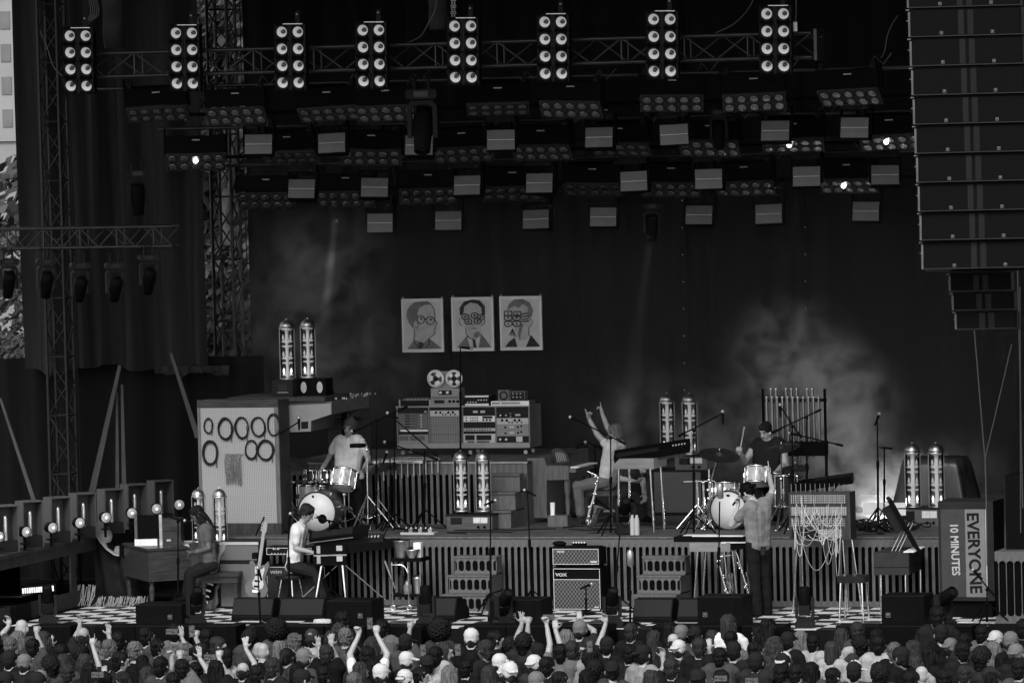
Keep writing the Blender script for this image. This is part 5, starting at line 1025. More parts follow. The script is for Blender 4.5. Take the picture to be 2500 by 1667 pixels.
# --- tubular bells
tY = 3.2
p0 = at(*K(4, 30, 1000), tY); t = thing('tubular_bells', 'frame of hanging tubular bells behind the right drummer', 'bells', (p0.x, tY, Z1)); b0 = Vector(t.location)
for row, (xs, yt, yb) in enumerate((([80, 125, 215, 262, 310, 402, 448], 400, 1150), ([42, 90, 135, 182, 228, 275, 320, 368, 415, 460, 506], 475, 1180))):
    for i, x in enumerate(xs): tp = at(*K(4, x, yt), tY+.12-.12*row)-b0; bt = at(*K(4, x+14, yb-i*22), tY)-b0; bell = obj('bell_tube', G().cyl((tp.x, tp.y, bt.z), tp, .019, n=10), mat('bell_brass', .22, .3, 1, .2), t); obj('cap', G().cyl(tp, tp+Vector((0, 0, .012)), .021, n=10), chrome, bell)
x1_ = at(*K(4, 560, 900), tY).x-b0.x; zb = at(*K(4, 300, 930), tY).z-b0.z
obj('damper_bar', G().box(-.02, x1_, -.03, .2, zb-.1, zb+.1), black, t); obj('post', G().cyl((x1_, .06, 0), (x1_, .06, at(*K(4, 560, 400), tY).z-b0.z), .02), black, t); obj('post', G().cyl((-.03, .06, 0), (-.03, .06, at(*K(4, 30, 400), tY).z-b0.z), .02), black, t); obj('top_bar', G().box(-.03, x1_, .14, .17, at(*K(4, 300, 520), tY).z-b0.z, at(*K(4, 300, 490), tY).z-b0.z), dark, t)
# --- small keyboard on stand behind the modular synth
t = thing('synthesizer', 'small dark keyboard on a stand behind the patch synth', 'synthesizer', at(*K(4, 540, 1240), 2.0)); t.rotation_euler = (R(8), R(-7), R(10)); obj('body', G().box(-.42, .42, -.1, .2, -.04, .05), black, t); obj('panel', G().box(-.1, .4, .0, .18, .051, .058), dark, t)
obj('stand_leg', G().cyl((-.15, .05, -.04), (.2, .05, -.45), .012), black, t); obj('stand_leg', G().cyl((.2, .05, -.04), (-.15, .05, -.45), .012), black, t)
# --- modular synth with patch cords
mY = -.2
a, b, c, d = rect(*K(4, 245, 1320), *K(8, 790, 295), mY); t = thing('patch_synth', 'tall patch synthesizer tangled in pale cords on chrome legs', 'synthesizer', ((a+b)/2, mY, c)); W_, H_ = b-a, d-c
obj('case', G().box(-W_/2, W_/2, .012, .3, 0, H_), wooddark, t); hh = H_/4.1
for k, mm in enumerate((patchm, patch2, patchm, patchm)):
    if k < 3: obj('module_row', G().box(-W_/2+.03, W_/2-.09+(.04 if k else .0), 0, .012, hh*(k+1)+.02, hh*(k+2)-.02), mm, t)
    for j in range(12): obj('divider', G().box(-W_/2+.04+j*.065, -W_/2+.043+j*.065, -.003, .0, hh*(k+1)+.02, hh*(k+2)-.02), dark if k == 1 else lgrey, t)
obj('lower_panel', G().box(-W_/2+.03, -.02, 0, .012, .03, hh-.01), dark, t); obj('keypad', G().box(0, W_/2-.12, 0, .012, .03, hh-.01), patch2, t)
for (x, y, dx) in ((-W_/2+.1, .05, -.09), (-W_/2+.1, .25, .0), (W_/2-.12, .05, .05), (W_/2-.05, .25, .12)): obj('leg', G().cyl((x, y, 0), (x+dx, y, -c), .013), chrome, t)
pc = thing('patch_cord_tangle', 'tangle of pale patch cords looping over the patch synth', 'cables', ((a+b)/2, mY-.02, c)); rr = random.Random(11); g = G()
for k in range(34):
    x0, x1 = rr.uniform(-W_/2+.04, W_/2-.1), rr.uniform(-W_/2+.04, W_/2-.1); z0, z1 = rr.uniform(hh*.2, H_*.95), rr.uniform(hh*.2, H_*.8); sag = rr.uniform(.12, .62) if k % 3 else rr.uniform(.05, .2); y = -rr.uniform(.02, .09)
    pts = [(x0+(x1-x0)*u, y*4*u*(1-u)-.003, z0+(z1-z0)*u-sag*4*u*(1-u)) for u in [i/14 for i in range(15)]]; cd = obj('patch_cord', G().tube(pts, .0035, 4), cablew if k % 2 else lgrey, pc)
# --- stool, lidded keyboard at right
t = thing('bar_stool', 'black-seated chrome stool before the patch synth', 'stool', (at(*K(8, 830, 960), -1.1).x, -1.1, 0)); zs = at(*K(8, 830, 620), -1.1).z; obj('seat', G().box(-.19, .17, -.15, .15, zs-.07, zs+.02), blackg, t)
for x, y in ((-.15, -.12), (.13, -.12), (-.15, .12), (.13, .12)): obj('leg', G().cyl((x, y, zs-.07), (x*1.15, y*1.25, 0), .013), chrome, t)
cY2 = -.5
a, b, c, d = RK(8, 1000, 410, 1310, 605, cY2); t = thing('lidded_keyboard', 'dark keyboard with its lid propped open beside the sign', 'keyboard', ((a+b)/2, cY2, c), R(3)); W_, H_ = b-a, d-c; cd_ = mat('tolex_dark', .03, .5)
obj('case', G().box(-W_/2, W_/2, 0, .9, 0, H_), cd_, t); obj('seam', G().box(-W_/2-.002, W_/2+.002, -.004, .9, H_*.34, H_*.36), black, t); lid = obj('lid', G().box(0, .78, 0, .62, 0, .05), black, t, (W_/2+.12, .25, H_*1.0)); lid.rotation_euler = (0, R(-118), R(15)); obj('lid_block', G().box(.35, .7, .1, .4, .051, .17), dark, lid)
for k in range(16): obj('key', G().box(W_/2-.08, W_/2+.06, .06+k*.05, .1+k*.05, H_+.001, H_+.015), rackw, t)
for x, y in ((-W_/2+.08, .06), (W_/2-.06, .06), (W_/2-.0, .8)): obj('leg', G().cyl((x, y, 0), (x, y-.02, -c), .014), chrome, t)
for k in range(3): obj('prop', G().cyl((-.05+k*.05, .3, H_), (.12+k*.05, .4, H_+.36), .006, n=5), steel, t)
# glowing slab added to stand for the lit haze over the riser
t = thing('haze_glow_slab', 'added glowing slab standing for lit haze under the tripod at right', 'light', at(*K(4, 1090, 1490), 2.3)); obj('pane', G().box(-.3, .3, 0, .04, -.05, .12), mat('haze_glow', .5, .5, emit=.05), t); obj('slab_divider', G().box(-.01, .01, -.01, -.001, -.05, .12), dark, t)
# candle, bottles, wicker block on riser
o = obj('pillar_candle', G().lathe([(.032, 0), (.032, .19), (.02, .18), (.001, .17)], 14), white, None, (at(*K(3, 400, 1525), 2.4).x, 2.4, at(*K(3, 400, 1530), 2.4).z)); tag(o, 'white pillar candle under the spinet organ', 'candle')
t, W_, H_ = place('low_box', 'low wooden box under the spinet organ', 'box', 3, 355, 1530, 530, 1605, 2.35, z=Z1); obj('case', G().box(-W_/2, W_/2, 0, .2, 0, H_), wood, t); obj('lip', G().box(-W_/2-.006, W_/2+.006, -.006, .2, H_+.001, H_+.01), wood, t)
for k, x in enumerate((1110, 1150)): o = obj('water_bottle', G().lathe([(.034, 0), (.034, .2), (.03, .22), (.018, .25), (.018, .27), (.001, .27)], 12), lgrey, None, (at(*K(7, x, 200), .9).x, .9, Z1)); tag(o, '%s white bottle on the riser beside the floor lamp' % ('left', 'right')[k], 'bottle')
# ================================================================ microphones, wedges, floor lights
micm = mat('mic_grille', .35, .35, .8); 
def mic(t, p, d, big=False):
    d = Vector(d).normalized(); p = Vector(p)
    if big: return obj('microphone', G().lathe([(.03, -.11), (.045, -.09), (.045, .06), (.03, .1), (.001, .11)], 12, T(*p)), micm, t)
    m = obj('microphone', G().cyl(p-d*.17, p-d*.02, .013, .02, 10), black, t); obj('grille', G().ball(p, .026, 10), micm, m); return m
def stand(label, px, ytop, ybase, Y, zf, boom=None, micp=None, md=(-1, 0, .3), big=False, base='tripod', mat_=black, nm='mic_stand'):
    """px may be (top, bottom); boom ((x0,y0),(x1,y1)) in picture px; micp picture px"""
    xt, xb = px if isinstance(px, tuple) else (px, px); tp = at(xt, ytop, Y); b = Vector((at(xb, ybase, Y).x, Y, zf)); t = thing(nm, label, 'microphone stand', b); tl = tp-b
    obj('lower_tube', G().cyl((0, 0, .03), tl*.55, .015, n=8).cyl(tl*.53, tl*.6, .022, n=8), mat_, t); obj('upper_tube', G().cyl(tl*.56, tl, .010, n=8), mat_, t)
    if base == 'tripod':
        for k in range(3): a = .4+2*PI*k/3; obj('leg', G().cyl((0, 0, .28), (.3*math.cos(a), .3*math.sin(a), .015), .011, n=6), mat_, t)
    else: obj('round_base', G().lathe([(.14, 0), (.14, .015), (.03, .035), (.001, .04)], 20), mat_, t)
    if boom:
        a, c = (at(*q, Y-.02)-b for q in boom); obj('boom_arm', G().cyl(a, c, .010, n=8).ball(tl, .024, 8), mat_, t); obj('counterweight', G().cyl(c, c+(c-a).normalized()*.1, .017, n=8), mat_, t)
    if micp: p = at(*micp, Y-.03)-b; mic(t, p, md, big)
    return t
k = K
stand('tall stand with microphone reaching up to the middle portrait', 1124, k(2, 0, 40)[1], 1100, 4.0, Z2, None, k(2, 1935, 38), (1, 0, -.1), base='round'); 
stand('boom stand aiming a microphone at the left cymbals', 649, k(2, 0, 880)[1], 1300, 1.0, Z1, (k(2, 400, 692), k(2, 140, 855)), k(2, 400, 655), (0, 0, 1))
stand('straight black stand before the console\'s left bay', 963, k(2, 0, 630)[1], 1300, 1.2, Z1, (k(2, 1195, 615), k(2, 1590, 960)), k(2, 1190, 613), (-1, 0, .5))
stand('boom stand holding the percussionist\'s vocal microphone', 919, k(2, 0, 680)[1], 1300, 1.5, Z1, (k(2, 900, 770), k(2, 1310, 580)), k(2, 872, 775), (-1, 0, -.3))
stand('boom stand over the vibraphone', 1037, k(2, 0, 960)[1], 1290, 1.9, Z1, (k(2, 1180, 872), k(2, 1580, 1010)), k(2, 1165, 870), (-1, 0, .1))
stand('short stand with microphone behind the tambourine', 952, k(2, 0, 1000)[1], 1290, 1.8, Z1, None, k(2, 1185, 960), (.4, 0, 1))
stand('boom stand in front of the pointing player', 1491, k(3, 0, 835)[1], 1296, .85, Z1, (k(3, 570, 655), k(3, 990, 860)), k(3, 555, 650), (-1, 0, .4))
stand('boom stand aiming over the right drum kit', 1694, k(3, 0, 770)[1], 1305, .9, Z1, (k(3, 1905, 620), k(3, 1575, 790)), k(3, 1913, 600), (0, 0, 1))
stand('low boom stand behind the spinet organ', 1453, k(3, 0, 905)[1], 1200, 3.9, Z1, (k(3, 700, 872), k(3, 780, 905)), k(3, 690, 872), (1, 0, .6))
stand('stand with overhead microphone before the tubular bells', 1935, k(4, 0, 735)[1], 1295, 1.2, Z1, (k(4, 168, 560), k(4, 315, 780)), k(4, 163, 540), (0, 0, 1))
stand('boom stand aiming a microphone at the right drummer\'s mouth', k(4, 400, 0)[0], k(4, 0, 655)[1], 1290, 1.4, Z1, (k(4, 90, 785), k(4, 470, 608)), k(4, 75, 795), (-1, 0, -.4))
stand('boom stand right of the tubular bells', k(4, 582, 0)[0], k(4, 0, 875)[1], 1290, 1.6, Z1, (k(4, 260, 795), k(4, 660, 888)), k(4, 245, 793), (-1, 0, .2))
stand('tall empty vocal stand beside the tripod at right', (2142, 2144), k(4, 0, 640)[1], 1285, 2.0, Z1, None, k(4, 1045, 620), (.4, 0, 1))
stand('chrome tripod stand with T-bar at right', k(4, 1090, 0)[0], k(4, 0, 925)[1], 1275, 2.4, Z1, (k(4, 1045, 920), k(4, 1100, 925)), None, nm='tripod_stand')
stand('short stand holding the keyboard player\'s vocal microphone', k(6, 672, 0)[0], k(6, 0, 130)[1], 1320, -.1, 0, (k(6, 575, 95), k(6, 700, 130)), k(6, 552, 85), (-1, 0, .4))
stand('black stand behind the keyboard player\'s back', (k(6, 305, 0)[0], k(6, 312, 0)[0]), k(6, 0, 100)[1], 1465, -.9, 0, None, k(6, 325, 60), (.2, 0, 1))
stand('front mic stand between the two left wedges', (k(6, 35, 0)[0], k(6, 60, 0)[0]), k(6, 0, 560)[1], 1548, -2.3, 0, None, k(6, 35, 545), (-.3, 0, 1), base='round')
stand('slim mic stand in front of the left steps', k(6, 2105, 0)[0], k(2, 0, 1420)[1], 1465, -.6, 0, None, k(2, 2150, 1390), (1, 0, .4))
stand('slim mic stand left of the front amplifier stack', (1288, 1298), k(3, 0, 1320)[1], 1450, -.1, 0, None, k(3, 148, 1298), (-1, 0, .5))
stand('leaning tripod stand right of the front amplifier stack', (1513, 1497), k(7, 0, 240)[1], 1470, -.4, 0)
stand('stand with a chunky vintage microphone before the right steps', 1539, k(7, 0, 540)[1], 1535, -2.0, 0, None, k(7, 1090, 450), (0, 0, 1), True, 'round')
stand('stand with a large chrome vintage microphone beside the singer', (1757, 1752), k(3, 0, 1400)[1], 1470, -.7, 0, None, k(3, 1890, 1300), (0, 0, 1), True)
stand('boom stand in front of the sign box', k(8, 2005, 0)[0], k(8, 0, 735)[1], 1530, -1.7, 0, (k(8, 1890, 575), k(8, 2030, 740)), k(8, 1880, 560), (-.6, 0, .6))
stand('stand holding the organist\'s microphone', k(5, 1585, 0)[0], k(5, 0, 130)[1], 1480, -.55, 0, (k(5, 1520, 95), k(5, 1640, 120)), k(5, 1645, 122), (1, 0, -.2))
stand('small mic stand before the diamond grille cabinet', k(7, 695, 0)[0], k(7, 0, 720)[1], 1478, -.7, 0, None, k(7, 745, 685), (1, 0, .4), base='round')
# --- floor wedges and stage subs
wsd = mat('wedge_side', .005, .5)
def wedge(label, n, x0, y0, x1, y1, Y, d=.45, rz_=0):
    a, b, c, dd = RK(n, x0, y0, x1, y1, Y); c = 0; H_ = dd; W_ = b-a; t = thing('floor_wedge', label, 'monitor speaker', ((a+b)/2, Y, 0), rz_)
    prof = [(0, 0), (-.0, .05), (.12, H_), (.3, H_), (d, .12), (d, 0)]
    M = rotm('Z', 90)
    obj('cabinet', G().prism(prof, -W_/2, W_/2, Matrix(((0, -1, 0, 0), (1, 0, 0, 0), (0, 0, 1, 0), (0, 0, 0, 1)))), wsd, t)
    ang = math.atan2(.12, H_-.05); g = obj('grille', G().box(-W_/2+.012, W_/2-.012, -.012, -.002, .03, math.hypot(.12, H_-.05)-.015), wedgeg, t, (0, 0, .05)); g.rotation_euler = (-ang, 0, 0)
    return t
wedge('grey wedge monitor at left behind the front mic stand', 5, 2060, 820, 2420, 1000, -1.75, .45); 
wedge('wide grey wedge monitor in front of the keyboard player', 6, 220, 820, 610, 1000, -1.75)
wedge('long grey wedge monitor in front of the left steps', 6, 1465, 815, 1790, 1000, -1.7, .6)
wedge('half-hidden wedge monitor left of the centre sub', 6, 2080, 820, 2300, 1000, -1.65)
wedge('grey wedge monitor in front of the right steps', 7, 1110, 825, 1455, 1000, -1.75); wedge('narrow wedge monitor beside the right-hand sub', 7, 1505, 825, 1720, 1000, -1.7)
lgm = grey
def sub(label, n, x0, y0, x1, y1, Y, d=.5, z=0.0, lx_=.75, rz_=0, logo=True):
    a, b, c, dd = RK(n, x0, y0, x1, y1, Y); W_ = b-a; H_ = dd-z; t = thing('stage_sub', label, 'speaker', ((a+b)/2, Y, z), rz_)
    obj('cabinet', G().box(-W_/2, W_/2, .01, d, 0.0, H_), wsd, t); obj('grille', G().box(-W_/2+.012, W_/2-.1, 0, .01, .012, H_-.012), grille, t); obj('edge_strip', G().box(W_/2-.098, W_/2-.004, .003, .01, .012, H_-.012), black, t)
    obj('top_edge', G().box(-W_/2, W_/2, -.003, .002, H_-.008, H_), dark, t)
    if logo:
        q = -W_/2+W_*lx_; l = G()
        for bb in ((-.028, .028, -.028, -.023), (-.028, .028, .023, .028), (-.028, -.023, -.023, .023), (.023, .028, -.023, .023), (-.012, .008, -.006, .014)): l.box(q+bb[0], q+bb[1], -.006, -.001, H_*.4+bb[2], H_*.4+bb[3])
        obj('logo', l, lgm, t)
    return t
sub('black sub cabinet on the lip in front of the organ', 5, 1210, 870, 1620, 1110, -2.35)
sub('black sub cabinet at the far left of the lip', 5, -120, 880, 150, 1020, -2.2, lx_=.6)
sub('black sub cabinet in front of the bar cart', 6, 650, 835, 1050, 1070, -2.3)
sub('black sub cabinet at the centre of the lip', 7, -160, 825, 300, 1055, -2.25, lx_=.47)
sub('black sub cabinet on the lip left of the singer', 7, 1690, 800, 2090, 1045, -2.2, lx_=.17)
sub('black sub cabinet on the lip in front of the stool', 8, 1065, 790, 1450, 1035, -2.25, lx_=.16)
for i, (n, x0, x1, lb) in enumerate(((5, 320, 640, 'first'), (5, 850, 1210, 'second'), (5, 1215, 1700, 'third'), (5, 1720, 2110, 'fourth'), (6, 20, 630, 'fifth'), (6, 640, 1000, 'sixth'), (6, 1010, 1500, 'seventh'), (6, 1880, 2250, 'eighth'), (6, 2255, 2640, 'ninth'), (7, 410, 900, 'tenth'), (7, 1290, 1690, 'eleventh'), (7, 1695, 2070, 'twelfth'), (7, 2085, 2460, 'thirteenth'), (8, 665, 1055, 'fourteenth'), (8, 1065, 1460, 'fifteenth'), (8, 1470, 1880, 'last'))):
    sub('%s black pit sub from left in the row below the stage lip' % lb, n, x0, 1058, x1, 1500, -3.05, .38, GZ, rz_=0, logo=False)
# --- floor moving lights
for i, (n, x, y, rz_, lb) in enumerate(((5, 430, 1030, 20, 'at the left of the chequered floor'), (5, 1745, 1060, 40, 'right of the organ sub'), (6, 1540, 1030, 0, 'before the long wedge at centre left'), (6, 2225, 990, 50, 'beside the centre sub'), (7, 930, 1050, 30, 'on the open chequered floor at centre'), (8, 385, 1075, 10, 'on the chequered floor right of the singer'), (8, 1620, 1000, 60, 'before the sign box'), (7, 1040, 200, 30, 'on the riser edge beside white bottles'))):
    Yf = -2.35 if i != 7 else .95; zf = 0 if i != 7 else Z1; p = at(*K(n, x, y), Yf); moving_head('squat black moving light %s' % lb, (p.x, Yf, zf+.05), R(rz_), (25, 40, 12, 50, 35, 8, 60, 45)[i], .58 if i != 6 else .66, 'moving lights on the stage floor', hang=False)
# --- loose cables on the floors
rr = random.Random(21)
for i in range(26):
    rz1 = i % 2; zf = Z1+.008 if rz1 else .012; x = rr.uniform(-4.6, 5.2); y = rr.uniform(.9, 2.3) if rz1 else rr.uniform(-2.4, .2); pts = []; a = rr.uniform(0, 6.28)
    for j in range(14): pts.append((x, y, zf)); a += rr.uniform(-.9, .9); x += .14*math.cos(a); y = min(max(y+.05*math.sin(a), .75 if rz1 else -2.5), 2.5 if rz1 else .4)
    o = obj('floor_cable', G().tube(pts, .008, 5), cable); tag(o, 'black cable snaking over the %s' % ('riser deck' if rz1 else 'chequered floor'), 'cable', 'cables on the %s' % ('riser deck' if rz1 else 'chequered floor'))
g = thing('cable_heap', 'messy heap of black cables on the riser at right', 'cables', (at(*K(4, 1000, 1540), 1.2).x, 1.2, Z1)); q = G()
for i in range(40):
    a0 = rr.uniform(0, 6.28); c0 = (rr.gauss(0, .35), rr.gauss(.2, .2), .03+rr.random()*.1); q.tube([(c0[0]+.16*math.cos(a0+u*.5), c0[1]+.12*math.sin(a0+u*.5), max(.01, c0[2]+.04*math.sin(u+i))) for u in range(10)], .009, 5)
tag(obj('cable_loop', q, cable, g), kind='stuff')
for i, (n, x, y, Y, lb) in enumerate(((6, 610, 1040, -2.45, 'left'), (8, 1820, 1000, -2.4, 'right'))): p = at(*K(n, x, y), Y); o = obj('rolled_towel', G().lathe([(.02, -.12), (.045, -.11), (.05, 0), (.045, .11), (.02, .12)], 12, T(0, 0, .05) @ rotm('Y', 90)), mat('towel', .4, .9, 0, .3, 30, .3), None, (p.x, Y, 0.004)); tag(o, 'rolled pale towel on the stage lip at %s' % lb, 'towel')
# ================================================================ people
def V(*a): return Vector(a)
def capsule_mesh(g, p0, p1, r0, r1, n=10):
    p0, p1 = Vector(p0), Vector(p1); d = p1-p0; L_ = d.length
    q = (d if L_ > 1e-5 else Vector((0, 0, 1))).to_track_quat('Z', 'Y').to_matrix().to_4x4()
    pr = [(max(1e-4, r0*math.sin(a)), -r0*math.cos(a)) for a in (0, .45, .9, 1.35)]+[(max(1e-4, r1*math.cos(a)), L_+r1*math.sin(a)) for a in (.2, .65, 1.1, PI/2)]
    g.lathe(pr, n, T(*p0) @ q)
    o = len(g.v); 
def blob(caps, voxel, smooth=3, disp=None):
    """one continuous skin round a set of tapered limbs; face materials follow the nearest limb"""
    g = G()
    for c in caps: capsule_mesh(g, c[0], c[1], c[2], c[3])
    me = g.mesh('blob'); bm = bmesh.new(); bm.from_mesh(me); bmesh.ops.remove_doubles(bm, verts=bm.verts, dist=3e-4); bmesh.ops.holes_fill(bm, edges=bm.edges); bmesh.ops.recalc_face_normals(bm, faces=bm.faces); bm.to_mesh(me); bm.free()
    o = bpy.data.objects.new('tmp', me); C.objects.link(o); md = o.modifiers.new('r', 'REMESH'); md.mode = 'VOXEL'; md.voxel_size = voxel
    if smooth: ms = o.modifiers.new('s', 'SMOOTH'); ms.iterations = smooth; ms.factor = .5
    dg = bpy.context.evaluated_depsgraph_get(); out = bpy.data.meshes.new_from_object(o.evaluated_get(dg)); bpy.data.objects.remove(o); bpy.data.meshes.remove(me)
    if disp:
        co = np.empty(len(out.vertices)*3); out.vertices.foreach_get('co', co); no = np.empty_like(co); out.vertices.foreach_get('normal', no); co = co.reshape(-1, 3); no = no.reshape(-1, 3)
        for i in range(len(co)): co[i] += no[i]*disp(Vector(co[i]))
        out.vertices.foreach_set('co', co.ravel())
    n = len(out.polygons); ctr = np.empty(n*3); out.polygons.foreach_get('center', ctr); ctr = ctr.reshape(-1, 3); best = np.full(n, 1e9); mi = np.zeros(n, dtype=np.int32)
    for c in caps:
        a = np.array(c[0]); b = np.array(c[1]); ab = b-a; l2 = max(1e-9, ab@ab); t = np.clip(((ctr-a)@ab)/l2, 0, 1); dd = np.linalg.norm(ctr-(a+t[:, None]*ab), axis=1)-(c[2]+(c[3]-c[2])*t)
        k = dd < best; best[k] = dd[k]; mi[k] = c[4]
    out.polygons.foreach_set('material_index', mi); out.polygons.foreach_set('use_smooth', np.ones(n, dtype=bool)); out.update(); return out
SK, SH, PA, SO = 0, 1, 2, 3
def hand(caps, W, d, side, pose='relaxed', s=1.0):
    """W wrist, d direction of the palm, side: unit vector towards the thumb"""
    d = Vector(d).normalized(); side = (Vector(side)-d*Vector(side).dot(d)).normalized(); nrm = d.cross(side); W = Vector(W)
    pc = W+d*.05*s; caps.append((W, pc+side*.016*s, .024*s, .026*s, SK)); caps.append((W, pc-side*.016*s, .024*s, .025*s, SK)); caps.append((pc+side*.02*s, W+d*.085*s+side*.022*s, .02*s, .014*s, SK)); caps.append((pc-side*.02*s, W+d*.08*s-side*.026*s, .02*s, .013*s, SK))
    for i, (off, ln) in enumerate(((.03, .072), (.011, .08), (-.010, .074), (-.030, .058))):
        b = W+d*.085*s+side*off*s; curl = {'point': 0 if i == 0 else 1, 'open': .08, 'relaxed': .45, 'grip': .9, 'horn': 0 if i in (0, 3) else 1}[pose]; spread = side*(off*(1.3 if pose == 'open' else .3))
        d1 = (d*math.cos(curl*1.3)+nrm*math.sin(curl*1.3)+spread*6*(1 if pose == 'open' else .3)).normalized(); d2 = (d*math.cos(curl*2.6)+nrm*math.sin(curl*2.6)+spread*6*(1 if pose == 'open' else .2)).normalized()
        m_ = b+d1*ln*.55*s; caps.append((b, m_, .0105*s, .0095*s, SK)); caps.append((m_, m_+d2*ln*.5*s, .0095*s, .008*s, SK))
    tb = W+d*.03*s+side*.03*s; td = (d*.6+side*(.8 if pose in ('open', 'relaxed') else .3)+nrm*.35).normalized(); tm = tb+td*.04*s; caps.append((tb, tm, .013*s, .011*s, SK)); caps.append((tm, tm+(td+d*.5+nrm*.3).normalized()*.032*s, .0105*s, .009*s, SK))
def figure_caps(j, fw, hands=('relaxed', 'relaxed'), sleeve=.55, shoes=True, build=1.0, face=True, hd=(None, None)):
    """j: joints in world space: head neck SL SR EL ER WL WR HL HR KL KR AL AR; fw: facing direction of the head; L/R = image left/right"""
    c = []; b = build; H, N = j['head'], j['neck']; up = (H-N).normalized(); fw = (Vector(fw)-up*Vector(fw).dot(up)).normalized(); lt = up.cross(fw)
    c += [(N-up*.02, H-up*.05, .056*b, .054*b, SK), (H+up*.035-fw*.012, H-up*.02-fw*.008, .084, .078, SK), (H+up*.02+fw*.02, H-up*.05+fw*.028, .07, .058, SK), (H-up*.06+fw*.03, H-up*.085+fw*.042, .05, .036, SK)]
    if face: c += [(H+fw*.088-up*.005, H+fw*.106-up*.035, .011, .015, SK)] + [(H+lt*s*.083+up*.005-fw*.005, H+lt*s*.083-up*.03, .014, .012, SK) for s in (-1, 1)] + [(H+fw*.078+up*.03-lt*.03, H+fw*.078+up*.03+lt*.03, .016, .016, SK)]
    SL, SR, HL, HR = j['SL'], j['SR'], j['HL'], j['HR']; ms = (SL+SR)/2; mh = (HL+HR)/2
    c += [(SL.lerp(ms, .1), SR.lerp(ms, .1), .068*b, .068*b, SH), (N-up*.05, ms, .075*b, .085*b, SH), (SL.lerp(ms, .38), HL.lerp(mh, .15), .112*b, .105*b, SH), (SR.lerp(ms, .38), HR.lerp(mh, .15), .112*b, .105*b, SH), (ms.lerp(mh, .15), mh, .125*b, .115*b, SH), (HL.lerp(mh, .2), HR.lerp(mh, .2), .118*b, .118*b, SH)]
    for k, s in (('L', -1), ('R', 1)):
        S, E, W_ = j['S'+k], j['E'+k], j['W'+k]; c += [(S, E, .056*b, .042*b, SK), (E, W_, .043*b, .029*b, SK)]
        if sleeve: q = S.lerp(E, min(sleeve, 1)); c.append((S, q, .068*b, .064*b, SH))
        if sleeve > 1: c.append((E, E.lerp(W_, sleeve-1), .055, .045, SH))
        d = hd[0 if k == 'L' else 1] or (W_-E); hand(c, W_, d, lt*-s+fw*.3, hands[0 if k == 'L' else 1])
        if 'K'+k in j: c += [(j['H'+k], j['K'+k], .105*b, .082*b, PA), (j['K'+k], j['A'+k], .082*b, .07*b, PA), (j['A'+k]+V(0, 0, .0), j['A'+k]+V(fw.x, fw.y, 0).normalized()*.15+V(0, 0, -.03), .048, .036, SO)]
    return c
def mats(o, ms):
    for i, m in enumerate(ms): o.data.materials.append(m)
def skinm(v): return mat('skin_%d' % int(v*1000), v, .5, 0, .1, 14, .03, spec=.45)
def hairm(v): return mat('hair_%d' % int(v*10000), v, .55, 0, .75, 60, .6, (1, 1, .08), spec=.09)
def shirtm(v): return mat('cloth_%d' % int(v*1000), v, .85, 0, .22, 9, .6, spec=.03)
def performer(label, base, j, fw, skin, shirt, pants, hairv, voxel=.0085, hair='short', **kw):
    base = Vector(base); j = {k: Vector(v)-base for k, v in j.items()}; caps = figure_caps(j, fw, **kw); nz_ = j['neck'].z-.04; t = thing('person', label, 'person', base)
    o = obj('body', blob([(tuple(a), tuple(b), r, s, m) for a, b, r, s, m in caps], voxel, 2, lambda p: (.004 if p.z > nz_ else .010)*noise.noise(Vector((p.x*7, p.y*7, p.z*11)))+.003*noise.noise(p*22)), None, t); mats(o, [skinm(skin), shirtm(shirt), shirtm(pants), black])
    H, N = j['head'], j['neck']; up = (H-N).normalized(); fw = (Vector(fw)-up*Vector(fw).dot(up)).normalized(); lt = up.cross(fw); hc = []
    if hair in ('short', 'dread', 'long'):
        hc = [(H+up*.05-fw*.0, H+up*.055-fw*.03, .088, .086, 0), (H+up*.02-fw*.035, H-up*.03-fw*.045, .083, .07, 0), (H+up*.085+fw*.045-lt*.03, H+up*.085+fw*.045+lt*.03, .036, .036, 0)]+[(H+up*.04+lt*s*.06+fw*.01, H+lt*s*.066-up*.01-fw*.01, .036, .03, 0) for s in (-1, 1)]
    if hair == 'dread':
        rr = random.Random(4)
        for k in range(26): a = rr.uniform(-1.9, 1.9); d_ = (-fw*math.cos(a)+lt*math.sin(a)*.8); p0 = H+up*rr.uniform(.0, .06)+d_*.07; p1 = p0+d_*.04-up*.1; p2 = p1-up*rr.uniform(.08, .2)-fw*.02; hc += [(p0, p1, .018, .016, 0), (p1, p2, .016, .011, 0)]
    if hair == 'cap':
        hc = [(H+up*.045-fw*.005, H+up*.05-fw*.02, .098, .095, 0), (H+up*.03-fw*.02, H+up*.01-fw*.03, .094, .09, 0)]
        obj('cap_brim', blob([(H+up*.045-fw*.07, H+up*.03-fw*.15, .03, .022, 0), (H+up*.045-fw*.07+lt*.045, H+up*.03-fw*.13+lt*.04, .024, .02, 0), (H+up*.045-fw*.07-lt*.045, H+up*.03-fw*.13-lt*.04, .024, .02, 0)], .008), black, t)
    if hc: obj('cap' if hair == 'cap' else 'hair', blob([(tuple(a), tuple(b), r, s, m) for a, b, r, s, m in hc], .007, 2, lambda p: .006*noise.noise(p*40)), black if hair == 'cap' else hairm(hairv), t)
    ek = mat('eye_dark', .02, .3)
    for s in (-1, 1): obj('eye', G().ball(H+fw*.084+lt*s*.032+up*.008, .010, 6), ek, t); obj('eyebrow', G().cyl(H+fw*.093+lt*s*.018+up*.034, H+fw*.086+lt*s*.05+up*.032, .006, n=5), hairm(min(hairv, .03)), t)
    obj('mouth', G().cyl(H+fw*.079-up*.066-lt*.02, H+fw*.079-up*.066+lt*.02, .006, n=5), mat('lip', .07, .5), t)
    return t
